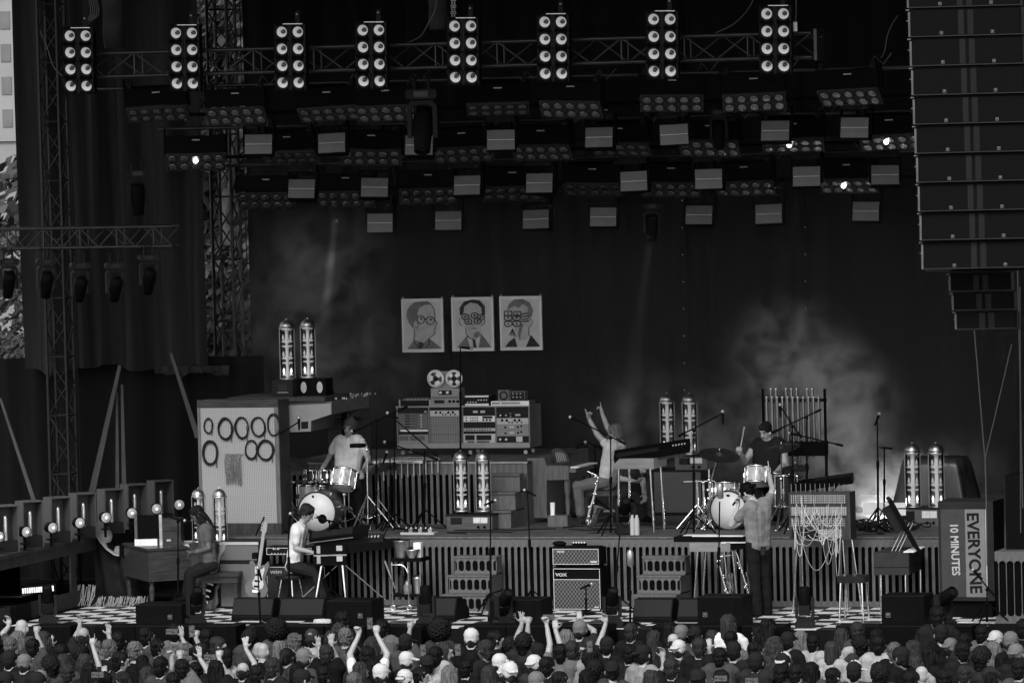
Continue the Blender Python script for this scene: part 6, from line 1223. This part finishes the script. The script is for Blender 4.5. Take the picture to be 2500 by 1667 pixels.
def J(n, Y, **pts):
    """joints from picture points of a crop; value (x, y, depth offset)"""
    out = {}
    for k, v in pts.items(): p = n(v[0], v[1]) if callable(n) else K(n, v[0], v[1]); out[k] = at(p[0], p[1], Y+(v[2] if len(v) > 2 else 0))
    return out
def px(x, y): return x, y
toA = Vector((math.sin(PSI), -math.cos(PSI), 0)); imR = Vector((math.cos(PSI), math.sin(PSI), 0))   # towards the camera, image right
# singer, seen from behind, arm up
Y0 = -.75
j = J(px, Y0, head=(1826, 1203), neck=(1842, 1228, -.02), SL=(1824, 1243, -.12), SR=(1874, 1230, .08), EL=(1786, 1281, -.05), WL=(1803, 1233, .1), ER=(1886, 1195, .1), WR=(1877, 1155, .05), HL=(1838, 1330, -.07), HR=(1864, 1330, .07), KL=(1843, 1412, -.06), KR=(1868, 1412, .08), AL=(1850, 1494, -.06), AR=(1874, 1492, .1))
sg = performer('singer in a grey T-shirt and backward cap pointing one hand up', (j['AL'].x, Y0, 0), j, imR*-.75-toA*.5+V(0, 0, -.15), .30, .15, .010, .02, hair='cap', hands=('grip', 'point'), hd=(V(-.2, .1, 1), V(-.1, 0, 1)))
m_ = thing('hand_microphone', 'microphone held to the singer\'s mouth', 'microphone', j['WL']+V(-.02, .0, .08)); mic(m_, V(.05, .0, .05), V(.5, .0, .6))
obj('belt_pack', G().box(-.03, .03, -.02, .02, -.06, .05), dark, sg, (j['HL']+j['HR'])/2-Vector(sg.location)+V(.1, -.12, -.06))
# right drummer
Yd = 2.6
j = J(q5, Yd, head=(872, 245, -.05), neck=(895, 355), SL=(755, 405), SR=(1065, 400), EL=(640, 590, -.1), WL=(585, 500, -.25), ER=(1095, 610, -.05), WR=(1000, 690, -.25), HL=(815, 800), HR=(955, 800), KL=(760, 930, -.4), KR=(1010, 930, -.4), AL=(760, 1200, -.4), AR=(1010, 1200, -.4))
performer('drummer in a black sleeveless shirt raising a stick at right', (j['head'].x, Yd, Z1), j, toA*.75-imR*.6+V(0, 0, -.35), .33, .016, .03, .012, build=1.12, sleeve=.12, hands=('grip', 'grip'))
a, b = at(*q5(572, 520), Yd-.3), at(*q5(632, 200), Yd-.3); o = obj('drumstick', G().cyl(V(0, 0, 0), b-a, .009, .006, 8).ball(b-a, .011, 6), mat('maple_stick', .42, .5), None, a); tag(o, 'drumstick raised in the right drummer\'s fist', 'drumstick')
t = thing('drum_throne', 'round black drum throne under the right drummer', 'stool', ((j['HL'].x+j['HR'].x)/2, Yd, Z1)); zz = j['HL'].z-Z1-.1; obj('seat', G().lathe([(.17, -.06), (.18, -.03), (.16, 0), (.001, 0)], 20, T(0, 0, zz)), black, t); g = G().cyl((0, 0, .2), (0, 0, zz-.05), .02); obj('post', g, chrome, t); g = G(); tripod(g, 0, 0, 0, .3, .25); tag(obj('leg', g, chrome, t), kind='stuff')
# percussionist at the left kit
Yp = 2.3
j = J(q3, Yp, head=(1040, 205, -.05), neck=(1032, 330), SL=(895, 385), SR=(1185, 385), EL=(805, 570, .05), WL=(715, 715, -.15), ER=(1270, 590, .05), WR=(1215, 725, -.2), HL=(950, 800), HR=(1100, 800), KL=(900, 1010, -.35), KR=(1140, 1010, -.35), AL=(890, 1300, -.2), AR=(1150, 1300, -.2))
performer('percussionist in a pale T-shirt behind the left drum kit', (j['head'].x, Yp, Z1), j, toA*.9-imR*.25+V(0, 0, .1), .24, .50, .02, .06, hands=('relaxed', 'relaxed'))
t = thing('drum_throne', 'round black drum throne under the percussionist', 'stool', ((j['HL'].x+j['HR'].x)/2, Yp, Z1)); zz = j['HL'].z-Z1-.1; obj('seat', G().lathe([(.17, -.06), (.18, -.03), (.16, 0), (.001, 0)], 20, T(0, 0, zz)), black, t); obj('post', G().cyl((0, 0, .2), (0, 0, zz-.05), .02), chrome, t); g = G(); tripod(g, 0, 0, 0, .3, .25); tag(obj('leg', g, chrome, t), kind='stuff')
# keyboard player, profile to the right
Yk = -.05
j = J(6, Yk, head=(468, 58), neck=(430, 138), SL=(385, 205, -.14), SR=(425, 200, .16), EL=(372, 370, -.18), WL=(500, 400, -.2), ER=(440, 360, .2), WR=(540, 390, .2), HL=(345, 525, -.1), HR=(365, 520, .1), KL=(555, 590, -.12), KR=(575, 580, .12), AL=(610, 800, -.12), AR=(650, 790, .12))
performer('keyboard player in a pale polo shirt singing in profile', (j['HL'].x, Yk, 0), j, imR*.97+toA*.15+V(0, 0, -.05), .27, .52, .015, .012, hands=('relaxed', 'relaxed'), sleeve=.6, build=.95)
# organist, profile to the left, long dreadlocks
Yo = -.35
j = J(5, Yo, head=(1758, 75), neck=(1800, 155), SL=(1840, 215, -.14), SR=(1810, 215, .16), EL=(1862, 370, -.2), WL=(1760, 400, -.2), ER=(1810, 370, .2), WR=(1740, 395, .15), HL=(1880, 520, -.1), HR=(1860, 520, .1), KL=(1700, 600, -.12), KR=(1690, 600, .12), AL=(1690, 800, -.12), AR=(1660, 810, .12))
performer('organist with long dreadlocks in a grey shirt leaning to a microphone', (j['HL'].x, Yo, 0), j, -imR*.97+toA*.1, .06, .07, .012, .006, hair='dread', sleeve=.5)
# pointing player seen from behind-left
Yq = 2.7
j = J(3, Yq, head=(952, 795), neck=(960, 880), SL=(895, 915, -.1), SR=(1000, 905, .12), EL=(795, 800, -.12), WL=(727, 672, -.12), ER=(885, 735, .12), WR=(838, 615, .12), HL=(868, 1225, -.12), HR=(905, 1215, .12), KL=(625, 1265, -.14), KR=(660, 1260, .14), AL=(650, 1500, -.14), AR=(690, 1490, .14))
performer('seated player in a white tee pointing both index fingers up', (j['HL'].x, Yq, Z1), j, -imR*.9-toA*.35+V(0, 0, .25), .24, .38, .10, .08, hands=('point', 'point'), hd=(V(-.25, 0, 1), V(-.15, 0, 1)), sleeve=.35)
# crouching helper behind the keyboard
Yc = 2.6
j = J(3, Yc, head=(1195, 1085), neck=(1165, 1130), SL=(1090, 1140, -.1), SR=(1190, 1150, .1), EL=(1010, 1195, -.15), WL=(1115, 1215, -.25), ER=(1200, 1230, -.1), WR=(1215, 1330, -.2), HL=(1060, 1330), HR=(1120, 1330, .1), KL=(1020, 1420, -.3), KR=(1190, 1400, -.2), AL=(1080, 1540, -.1), AR=(1200, 1540, -.1))
performer('stagehand crouching in dark clothes behind the wooden keyboard', (j['HL'].x, Yc, Z1), j, imR*.4+toA*.6+V(0, 0, -.5), .24, .02, .02, .02)
# ================================================================ the crowd, backs to the camera
rr = random.Random(33)
HC = 1.60    # head centre height of the standard figure
def std_joints(lean=0):
    j = dict(head=V(0, .02, HC), neck=V(0, -.005, 1.46), SL=V(-.19, 0, 1.40), SR=V(.19, 0, 1.40), HL=V(-.09, 0, .95), HR=V(.09, 0, .95), KL=V(-.1, .02, .5), KR=V(.1, .02, .5), AL=V(-.1, -.02, .07), AR=V(.1, -.02, .07))
    j.update(EL=V(-.27, .0, 1.12), WL=V(-.24, .16, .95), ER=V(.27, .0, 1.12), WR=V(.24, .16, .95)); return j
def crowd_mesh(j, hands=('relaxed', 'relaxed'), sleeve=.55, build=1.0, hd=(None, None)):
    cs = figure_caps(j, (0, 1, 0), hands=hands, sleeve=sleeve, build=build, hd=hd); return blob([(tuple(a), tuple(b), r, s, m) for a, b, r, s, m in cs], .0115, 1, lambda p: (.003 if p.z > 1.45 else .010)*noise.noise(p*8)+.003*noise.noise(p*21))
std = []
for bld, slv in ((1.0, .55), (.9, .5), (1.12, .6), (.95, 1.6)):
    me = crowd_mesh(std_joints(), build=bld, sleeve=slv); std.append(me)
H0 = V(0, .02, HC)
def hair_mesh(kind, seed):
    r_ = random.Random(seed); H = H0; up = V(0, 0, 1); f = V(0, 1, 0); l = V(1, 0, 0)
    hc = [(H+up*.045-f*.005, H+up*.05-f*.03, .09, .088, 0), (H+up*.01-f*.03, H-up*.03-f*.04, .086, .074, 0)]+[(H+up*.04+l*s*.055, H+l*s*.064-up*.015-f*.01, .04, .034, 0) for s in (-1, 1)]
    amp, fr = .005, V(30, 30, 8)
    if kind == 'short': hc.append((H-up*.03-f*.045, H-up*.075-f*.045, .066, .055, 0)); amp, fr = .011, V(48, 48, 26)
    if kind == 'spiky': amp, fr = .022, V(60, 60, 40)
    if kind == 'bob': hc += [(H-f*.03, H-up*.13-f*.04, .095, .085, 0), (H+l*.045-f*.01, H+l*.055-up*.13-f*.01, .06, .05, 0), (H-l*.045-f*.01, H-l*.055-up*.13-f*.01, .06, .05, 0)]; fr = V(60, 60, 3); amp = .013
    if kind == 'long': hc += [(H-f*.035, H-up*.36-f*.09, .092, .08, 0), (H+l*.05-f*.02, H+l*.075-up*.34-f*.06, .06, .045, 0), (H-l*.05-f*.02, H-l*.07-up*.32-f*.06, .06, .045, 0)]; fr = V(60, 60, 3); amp = .018
    if kind == 'pony': hc += [(H+up*.03-f*.1, H-up*.05-f*.15, .032, .035, 0), (H-up*.05-f*.15, H-up*.25-f*.12, .035, .015, 0)]; fr = V(50, 50, 4); amp = .006
    if kind == 'curly': hc += [(H+up*.03-f*.01, H+up*.01-f*.05, .112, .105, 0), (H-f*.05, H-up*.1-f*.05, .09, .07, 0)]; amp, fr = .02, V(55, 55, 55)
    if kind == 'wavy': hc += [(H-f*.035, H-up*.25-f*.08, .1, .1, 0), (H+l*.06-f*.02, H+l*.1-up*.24-f*.04, .06, .055, 0), (H-l*.06-f*.02, H-l*.1-up*.24-f*.04, .06, .055, 0)]; amp, fr = .018, V(48, 48, 12)
    if kind == 'afro': hc += [(H+up*.06-f*.02, H+up*.05-f*.03, .155, .155, 0)]; amp, fr = .03, V(52, 52, 52)
    if kind == 'fringe': hc = [(H-up*.02-f*.05, H-up*.06-f*.05, .06, .055, 0)]+[(H+l*s*.05-f*.02-up*.0, H+l*s*.055-up*.04-f*.02, .042, .038, 0) for s in (-1, 1)]; amp = .004
    o = seed*3.1
    return blob([(tuple(a), tuple(b), r, s, 0) for a, b, r, s, m in hc], .0085, 1, lambda p: amp*noise.noise(Vector((p.x*fr.x+o, p.y*fr.y, p.z*fr.z)))+amp*.5*noise.noise(Vector((p.x*fr.x*2.1, p.y*fr.y*2.1+o, p.z*fr.z*2))))
HM = {k: [hair_mesh(k, i) for i in range(2)] for k in ('short', 'spiky', 'bob', 'long', 'pony', 'curly', 'wavy', 'afro', 'fringe')}
crown = blob([tuple(map(lambda q: tuple(q) if isinstance(q, Vector) else q, c)) for c in [(H0+V(0, 0, .045), H0+V(0, -.02, .05), .099, .097, 0), (H0+V(0, -.01, .03), H0+V(0, -.02, .012), .097, .093, 0)]], .009, 1)
brim = blob([(tuple(H0+V(x, .08, .045)), tuple(H0+V(x*.8, .165-abs(x)*.5, .025)), .016, .012, 0) for x in (-.06, -.03, 0, .03, .06)], .008, 1); button = G().ball(H0+V(0, -.01, .148), .010, 6).mesh('cap_button')
# picture list: crop, x, y, look   (s short dark, n short brown, l short fair, b bald, r receding, i spiky fair, L long dark, N long brown, B blonde, o bob, p ponytail, c curly, v wavy brown, A afro, k black cap, g grey cap, w white cap)
crowd = {5: '190,1085,b 160,1190,B 90,1240,l 290,1255,s 80,1370,k 215,1400,g 390,1190,v 735,1155,r 550,1310,s 450,1410,c 565,1400,N 720,1310,c 600,1485,n 755,1395,v 970,1265,l 1060,1200,s 1200,1290,i 1300,1160,s 1400,1255,s 1560,1120,s 1845,1170,s 1935,1245,n 1790,1300,k 1065,1375,s 1262,1400,L 1430,1425,s 1310,1510,N 1620,1445,s 1745,1465,s 1920,1455,L 2160,1465,r 2225,1170,c 2005,1345,s 790,1480,L 360,1540,g 50,1560,k 330,1570,k 930,1560,s 1110,1560,p 2305,1285,b 2290,1500,s 1540,1560,s',
 6: '75,1290,b 200,1125,A 230,1275,B 360,1205,l 515,1175,m 165,1435,n 290,1345,p 440,1355,g 385,1480,L 645,1315,n 790,1015,s 755,1120,v 815,1165,i 690,1185,N 1055,1240,N 880,1325,s 1010,1330,s 945,1470,N 1060,1440,L 1140,1085,s 1350,1215,k 1655,1130,A 1935,1175,w 1925,1265,s 2065,1275,n 1690,1290,N 1615,1335,s 1355,1380,w 1545,1410,k 1125,1495,w 1340,1540,S 1480,1510,s 1740,1505,B 1885,1440,s 2095,1500,N 2240,1490,w 2145,1190,s 2285,1240,c 2185,1400,w 890,1565,l 420,1545,k 620,1500,s',
 7: '140,1210,c 230,1410,w 20,1480,w 270,1300,k 345,1430,s 470,1310,s 570,1285,n 640,1100,g 520,1180,B 880,1245,k 1095,1120,n 1300,1180,N 1440,1115,L 1540,1140,g 1665,1150,k 1960,1050,o 1820,1180,N 1470,1205,r 1200,1320,k 1520,1270,w 1705,1255,n 1885,1340,s 2010,1290,k 2245,1135,L 2200,1285,s 2205,1390,k 1455,1440,n 930,1465,k 1080,1310,s 1095,1395,p 730,1355,c 775,1450,c 700,1535,L 1275,1545,N 1690,1545,k 250,1565,g 1985,1190,s 2310,1420,v 460,1560,s 1900,1545,s',
 8: '50,1085,L 120,1250,v 345,1185,B 455,1215,s 230,1200,k 710,1165,N 850,1110,n 875,1225,c 1030,1170,L 1040,1235,s 620,1280,o 185,1395,q 170,1490,s 305,1490,s 440,1475,L 820,1475,q 630,1525,s 1565,980,s 1600,1140,k 1680,1255,g 1180,1295,l 1350,1275,N 1245,1345,k 1370,1410,v 1490,1330,L 1050,1485,c 1420,1500,b 1810,1210,s 1785,1290,s 1960,1135,s 1955,1340,c 2060,1290,B 2080,1190,w 2140,1385,L 2260,1315,g 2290,1445,s 1620,1535,s 1800,1495,n 2215,1205,g 2330,1090,s 1330,1555,s 2050,1560,L'}
LOOK = dict(s=('short', 0.0056, 'short dark hair'), n=('short', 0.0189, 'short brown hair'), l=('short', 0.0672, 'short fair hair'), i=('spiky', 0.0840, 'spiky fair hair'), b=(None, 0, 'bald head'), r=('fringe', 0.0126, 'receding dark hair'), L=('long', 0.0049, 'long dark hair'), N=('long', 0.0231, 'long brown hair'), B=('long', 0.1008, 'long blonde hair'), o=('bob', 0.0252, 'brown bob'), p=('pony', 0.0084, 'dark ponytail'), c=('curly', 0.0070, 'curly dark hair'), v=('wavy', 0.0252, 'wavy brown hair'), A=('afro', 0.0077, 'big curly hair'),
            k=('fringe', 0.0063, 'black cap'), g=('fringe', 0.0126, 'grey cap'), w=('fringe', 0.0168, 'white cap'), q=('fringe', 0.0063, 'black cap with white front'), m=('fringe', 0.0084, 'dark cap with pale leaf emblem'), S=('fringe', 0.0084, 'white lettered cap'))
capmats = dict(k=mat('cap_black', .014, .8, 0, .2, 20), g=mat('cap_grey', .11, .8, 0, .2, 20), w=mat('cap_white', .45, .8, 0, .08, 20), q=mat('cap_black', .014), m=mat('cap_dark', .03, .8), S=mat('cap_white', .62))
# raised arms and phones: keyed by crop and head position -> joints in picture px (elbow, wrist, hand pose, hand direction)
ARMS = {(5, 735, 1155): dict(L=((705, 1100), (712, 1050), 'relaxed')), (5, 755, 1395): dict(R=((880, 1420), (825, 1235), 'point')), (5, 1060, 1200): dict(L=((985, 1230), (970, 1150), 'open')), (5, 1845, 1170): dict(L=((1690, 1290), (1620, 1165), 'open'), R=((1735, 1240), (1745, 1170), 'grip')),
        (5, 190, 1085): dict(L=((30, 1130), (80, 1060), 'relaxed')), (5, 390, 1190): dict(R=((520, 1290), (455, 1245), 'open')), (5, 2160, 1465): dict(R=((2265, 1390), (2190, 1260), 'open')), (5, 1620, 1445): dict(L=((1530, 1400), (1530, 1350), 'grip'), R=((1640, 1400), (1600, 1350), 'grip')), (5, 1920, 1455): dict(R=((2010, 1480), (1950, 1350), 'grip'), L=((1850, 1480), (1780, 1350), 'open')),
        (5, 790, 1480): dict(L=((780, 1520), (840, 1475), 'grip'), R=((950, 1560), (930, 1510), 'relaxed')), (5, 1745, 1465): dict(R=((1860, 1560), (1845, 1470), 'point')), (6, 1010, 1330): dict(L=((855, 1310), (935, 1140), 'grip'), R=((1185, 1310), (1090, 1130), 'grip')), (6, 1350, 1215): dict(R=((1375, 1160), (1390, 1090), 'point')), (6, 1140, 1085): dict(R=((1240, 1310), (1225, 1260), 'point')),
        (6, 645, 1315): dict(L=((590, 1330), (575, 1260), 'open'), R=((720, 1320), (690, 1240), 'open')), (7, 140, 1210): dict(L=((105, 1100), (125, 1040), 'open'), R=((165, 1110), (180, 1050), 'grip')), (7, 470, 1310): dict(L=((375, 1220), (345, 1050), 'grip'), R=((440, 1200), (425, 1100), 'relaxed')), (7, 640, 1100): dict(R=((765, 1100), (640, 1020), 'relaxed')), (7, 880, 1245): dict(L=((830, 1160), (870, 1040), 'relaxed')),
        (7, 730, 1355): dict(L=((610, 1480), (670, 1320), 'grip')), (7, 1455, 1440): dict(L=((1395, 1420), (1380, 1350), 'relaxed')), (7, 1705, 1255): dict(R=((1800, 1320), (1790, 1270), 'relaxed')), (8, 440, 1475): dict(R=((530, 1570), (515, 1545), 'open')), (7, 1885, 1340): dict(L=((1830, 1560), (1860, 1540), 'grip'), R=((1960, 1570), (1950, 1540), 'grip')), (7, 2205, 1390): dict(L=((2130, 1590), (2140, 1560), 'grip'), R=((2250, 1590), (2240, 1560), 'grip')), (5, 290, 1255): dict(R=((350, 1200), (325, 1130), 'grip'))}
PHONES = [(5, 1530, 1108, 1, 'at the stage edge left of the organist\'s bench'), (5, 1708, 1105, 0, 'beside the raised hands at left'), (5, 1560, 1290, 0, 'held in two hands at left'), (5, 1655, 1265, 0, 'just right of another raised phone at left'), (5, 1868, 1335, 1, 'turned sideways at left'), (5, 868, 1492, 1, 'low at the lower left'), (5, 905, 1310, 0, 'beside the pointing arm at left'), (6, 1032, 1035, 0, 'held high in both hands at centre left'), (6, 1505, 1275, 0, 'low between caps at centre'), (6, 1815, 1270, 0, 'before a white cap at centre'), (6, 372, 1160, 1, 'behind the fair-haired head'), (7, 362, 980, 1, 'in a fist near the centre sub'), (7, 728, 1240, 0, 'dark one raised right of centre'), (7, 1895, 1525, 1, 'sideways at the lower right of centre'), (7, 2170, 1545, 1, 'pale one at the lower edge right of centre'), (5, 870, 1240, 0, 'beside the pointing finger at left')]
people = []
for n, txt in crowd.items():
    for e in txt.split():
        x, y, lk = e.split(','); x, y = int(x), int(y); pxx, pyy = K(n, x, y); people.append((pxx, pyy, lk, (n, x, y)))
# repeat of two rows just below the frame would not be seen, so the crowd ends with the list
people.sort(key=lambda p: p[0]); count = {}; tot = {}
for p in people: tot[LOOK[p[2]][2]] = tot.get(LOOK[p[2]][2], 0)+1
def ordn(k): return '%d%s' % (k, 'th' if 10 <= k % 100 <= 20 else {1: 'st', 2: 'nd', 3: 'rd'}.get(k % 10, 'th'))
skins = [.26, .3, .24, .32, .22, .09, .28]; shirts = [.008, .01, .02, .01, .04, .014, .1, .008, .03, .3, .012, .05, .008, .012]
for i, (pxx, pyy, lk, key) in enumerate(people):
    s = rr.uniform(.92, 1.02)*(1.0 if lk not in 'LNBopv' else .97); zh = GZ+HC*s; p = atz(pxx, pyy, zh)
    if p.y > -3.25: p = at(pxx, pyy, -3.3); s = (p.z-GZ)/HC
    kind, hv, desc = LOOK[lk]; sv = .6 if key in ((6, 1010, 1330), (7, 1960, 1050)) else (.2 if key in ((7, 570, 1285), (7, 1200, 1320)) else rr.choice(shirts)); kv = rr.choice(skins)
    count[desc] = count.get(desc, 0)+1; yaw = R(rr.choice((-1, 1))*rr.uniform(30, 75) if rr.random() < .25 else rr.uniform(-16, 16)-6); armd = ARMS.get(key)
    wd = 'dark' if sv < .04 else ('grey' if sv < .25 else 'white')
    lab = 'fan with %s and %s top, %s from left of that %s' % (desc, wd, ordn(count[desc]), 'cap' if 'cap' in desc else ('look' if 'bald' in desc else 'hair')) if tot[desc] > 1 else 'fan with %s and %s top in the crowd' % (desc, wd)
    t = thing('person', lab, 'person', (p.x, p.y, GZ), 0 if armd else yaw, 'audience in front of the stage'); t.scale = (s, s, s)
    if armd:
        t['label'] = ('both-arms-up ' if len(armd) == 2 else 'arm-raising ')+lab; j = std_joints(); hands = ['relaxed', 'relaxed']; hd = [None, None]
        for k, (e, w_, ps) in armd.items():
            n = key[0]; Sx = j['S'+k]; j['S'+k] = Sx+V(0, 0, .03); dep = p.y+.12
            E = (at(*K(n, *e), dep)-Vector(t.location))/s; Wv = (at(*K(n, *w_), dep+.1)-Vector(t.location))/s
            for q in range(2):   # keep limb lengths human
                de = E-j['S'+k]; E = j['S'+k]+de.normalized()*min(max(de.length, .2), .34); dw = Wv-E
            if dw.length > .34: E = Wv-dw.normalized()*.34
            j['E'+k] = E; j['W'+k] = Wv; ix = 0 if k == 'L' else 1; hands[ix] = ps; hd[ix] = V((Wv-E).x*.4, .05, 1) if Wv.z > E.z-.02 else None
        me = crowd_mesh(j, hands, .5, .95, hd); o = obj('body', me, None, t); mats(o, [skinm(kv), shirtm(sv), shirtm(.02), black])
    else:
        me = rr.choice(std); o = obj('body', me, None, t)
        if not me.materials: mats(o, [skinm(.33), shirtm(.02), shirtm(.02), black])
        if key == (7, 1705, 1255): stripem = pat('striped_shirt', lambda m, x, z: m('LESS_THAN', m('FRACT', m('DIVIDE', z, .06)), .35), .4, .03, .9); t['label'] = 'fan with short brown hair in a wide striped shirt right of centre'
        for q, m in enumerate((skinm(kv), stripem if key == (7, 1705, 1255) else shirtm(sv))): o.material_slots[q].link = 'OBJECT'; o.material_slots[q].material = m
    if kind: h = obj('hair', rr.choice(HM[kind]), None, t); 
    if kind and not h.data.materials: h.data.materials.append(hairm(hv))
    if kind: h.material_slots[0].link = 'OBJECT'; h.material_slots[0].material = hairm(hv)
    if lk in capmats:
        c = obj('cap', crown, None, t); crown.materials or crown.materials.append(black); c.material_slots[0].link = 'OBJECT'; c.material_slots[0].material = capmats[lk]; a = R(rr.choice((0, 0, 20, -60, 180, 160)))
        b = obj('cap_brim', brim, None, t); brim.materials or brim.materials.append(black); b.material_slots[0].link = 'OBJECT'; b.material_slots[0].material = capmats['w' if lk == 'q' else lk]
        M = T(H0.x, H0.y, H0.z) @ Matrix.Rotation(a, 4, 'Z') @ T(-H0.x, -H0.y, -H0.z); b.matrix_local = M; k2 = obj('cap_button', button, None, t); button.materials or button.materials.append(black)
        if lk == 'S': text('SOUTH', .03, 'lettering', black, t, T(0, -.092, HC+.045), .0008)
        if lk == 'm': g = G(); [g.prism([(0, .0), (.012*math.cos(q*PI/4+.4), .012*math.sin(q*PI/4+.4)), (.034*math.cos(q*PI/4), .034*math.sin(q*PI/4)), (.012*math.cos(q*PI/4-.4), .012*math.sin(q*PI/4-.4))], -.092, -.088, T(0, 0, HC+.07)) for q in range(8)]; tag(obj('leaf_emblem', g, lgrey, t), kind='stuff')
        if lk == 'q': obj('white_front', G().ball(H0+V(0, .03, .07), .085, 12), capmats['w'], t)
# striped shirt of one man right of centre
scr = bpy.data.materials.new('phone_screen'); scr.use_nodes = True; q = scr.node_tree; pb = q.nodes['Principled BSDF']; nz = q.nodes.new('ShaderNodeTexVoronoi'); nz.inputs['Scale'].default_value = 35; tc = q.nodes.new('ShaderNodeTexCoord'); q.links.new(tc.outputs['Object'], nz.inputs['Vector']); mr = q.nodes.new('ShaderNodeMapRange'); mr.inputs[3].default_value = .0; mr.inputs[4].default_value = .5; q.links.new(nz.outputs['Color'], mr.inputs[0]); q.links.new(mr.outputs[0], pb.inputs['Emission Color']); pb.inputs['Emission Strength'].default_value = .12; pb.inputs['Base Color'].default_value = (.02, .02, .02, 1); pb.inputs['Roughness'].default_value = .15
for n, x, y, side_, lb in PHONES:
    z = GZ+1.6+(.35 if y < 1120 else .12); pp = atz(*K(n, x, y), z); 
    if pp.y > -3.3: pp = at(*K(n, x, y), -3.35)
    t = thing('phone', 'raised phone %s' % lb, 'phone', pp, R(18)); w_, h_ = (.075, .037) if side_ else (.037, .075); obj('case', G().box(-w_, w_, 0, .009, -h_, h_), mat('phone_case', .015, .3), t); obj('screen', G().box(-w_+.004, w_-.004, -.0015, -.0002, -h_+.006, h_-.006), scr, t)
# ================================================================ stage smoke and its lamps
def smoke(name, label, boxc, blobs, base=0.0, nscale=2.3):
    """closed box with drifting smoke; blobs: (x, y, z, rx, ry, rz, density)"""
    o = obj(name, G().box(*boxc)); m = bpy.data.materials.new(name+'_volume'); m.use_nodes = True; t = m.node_tree; t.nodes.clear(); N = t.nodes.new; L = t.links.new
    out = N('ShaderNodeOutputMaterial'); vol = N('ShaderNodeVolumePrincipled'); L(vol.outputs[0], out.inputs['Volume']); vol.inputs['Color'].default_value = (.9, .9, .9, 1); vol.inputs['Anisotropy'].default_value = .0
    tc = N('ShaderNodeTexCoord'); nz = N('ShaderNodeTexNoise'); nz.inputs['Scale'].default_value = nscale; nz.inputs['Detail'].default_value = 6; nz.inputs['Distortion'].default_value = 1.0; L(tc.outputs['Object'], nz.inputs['Vector'])
    mr = N('ShaderNodeMapRange'); mr.inputs[1].default_value = .43; mr.inputs[2].default_value = .62; mr.inputs[4].default_value = 1.2; L(nz.outputs[0], mr.inputs[0]); acc = None
    for (x, y, z, rx, ry, rz_, d) in blobs:
        mp = N('ShaderNodeMapping'); mp.vector_type = 'POINT'; mp.inputs['Location'].default_value = (-x/rx, -y/ry, -z/rz_); mp.inputs['Scale'].default_value = (1/rx, 1/ry, 1/rz_); L(tc.outputs['Object'], mp.inputs[0])
        ln = N('ShaderNodeVectorMath'); ln.operation = 'LENGTH'; L(mp.outputs[0], ln.inputs[0]); sm = N('ShaderNodeMapRange'); sm.interpolation_type = 'SMOOTHERSTEP'; sm.inputs[1].default_value = 1; sm.inputs[2].default_value = .0; sm.inputs[3].default_value = 0; sm.inputs[4].default_value = d; L(ln.outputs['Value'], sm.inputs[0])
        if acc is None: acc = sm.outputs[0]
        else: ad = N('ShaderNodeMath'); ad.operation = 'ADD'; L(acc, ad.inputs[0]); L(sm.outputs[0], ad.inputs[1]); acc = ad.outputs[0]
    mu = N('ShaderNodeMath'); mu.operation = 'MULTIPLY'; L(acc, mu.inputs[0]); L(mr.outputs[0], mu.inputs[1]); ad = N('ShaderNodeMath'); ad.inputs[1].default_value = base; L(mu.outputs[0], ad.inputs[0]); L(ad.outputs[0], vol.inputs['Density'])
    o.data.materials.append(m); tag(o, label, 'smoke', kind='stuff'); return o
def bl(x, y, Y, rx, ry, rz_, d): p = at(x, y, Y); return (p.x, Y, p.z, rx, ry, rz_, d)
SYm = 5.4
smoke('stage_smoke', 'drifting stage smoke before the backdrop', (-6.0, 7.2, 3.7, 7.6, Z1+.01, 6.2),
      [bl(2010, 1010, SYm, 1.5, 1.5, 1.5, .8), bl(1930, 870, SYm, 1.3, 1.3, 1.2, .5), bl(2150, 1200, SYm, 1.3, 1.3, 1.0, .7), bl(1760, 1080, SYm, 1.3, 1.3, 1.3, .32), bl(2330, 1180, SYm, 1.2, 1.3, 1.0, .18), bl(1580, 1080, SYm, 1.6, 1.4, 1.6, .16), bl(790, 640, SYm, 1.4, 1.3, 1.2, .22), bl(700, 800, SYm, 1.5, 1.3, 1.8, .16), bl(880, 880, SYm, 1.4, 1.3, 1.6, .14)], .008)
def spot(name, px_, py_, Y, tx, ty, TYy, e, ang, r=.05):
    l = bpy.data.lights.new(name, 'SPOT'); l.energy = e; l.spot_size = R(ang); l.spot_blend = .6; l.shadow_soft_size = r; o = bpy.data.objects.new(name, l); C.objects.link(o); a = at(px_, py_, Y); b = at(tx, ty, TYy); o.location = a; o.rotation_euler = (a-b).to_track_quat('Z', 'Y').to_euler(); return o
spot('beam_spot', 1588, 572, 6.0, 1545, 900, 5.6, 300, 9); spot('beam_spot', 820, 520, 5.0, 780, 900, 5.4, 260, 8); spot('beam_spot', 1100, 480, 5.0, 1050, 760, 5.6, 160, 6); spot('beam_spot', 1955, 470, 5.0, 1900, 700, 5.6, 110, 6)
l = bpy.data.lights.new('floor_glow', 'POINT'); l.energy = 26; l.shadow_soft_size = .12; o = bpy.data.objects.new('floor_glow', l); C.objects.link(o); o.location = at(2150, 1235, 4.6)
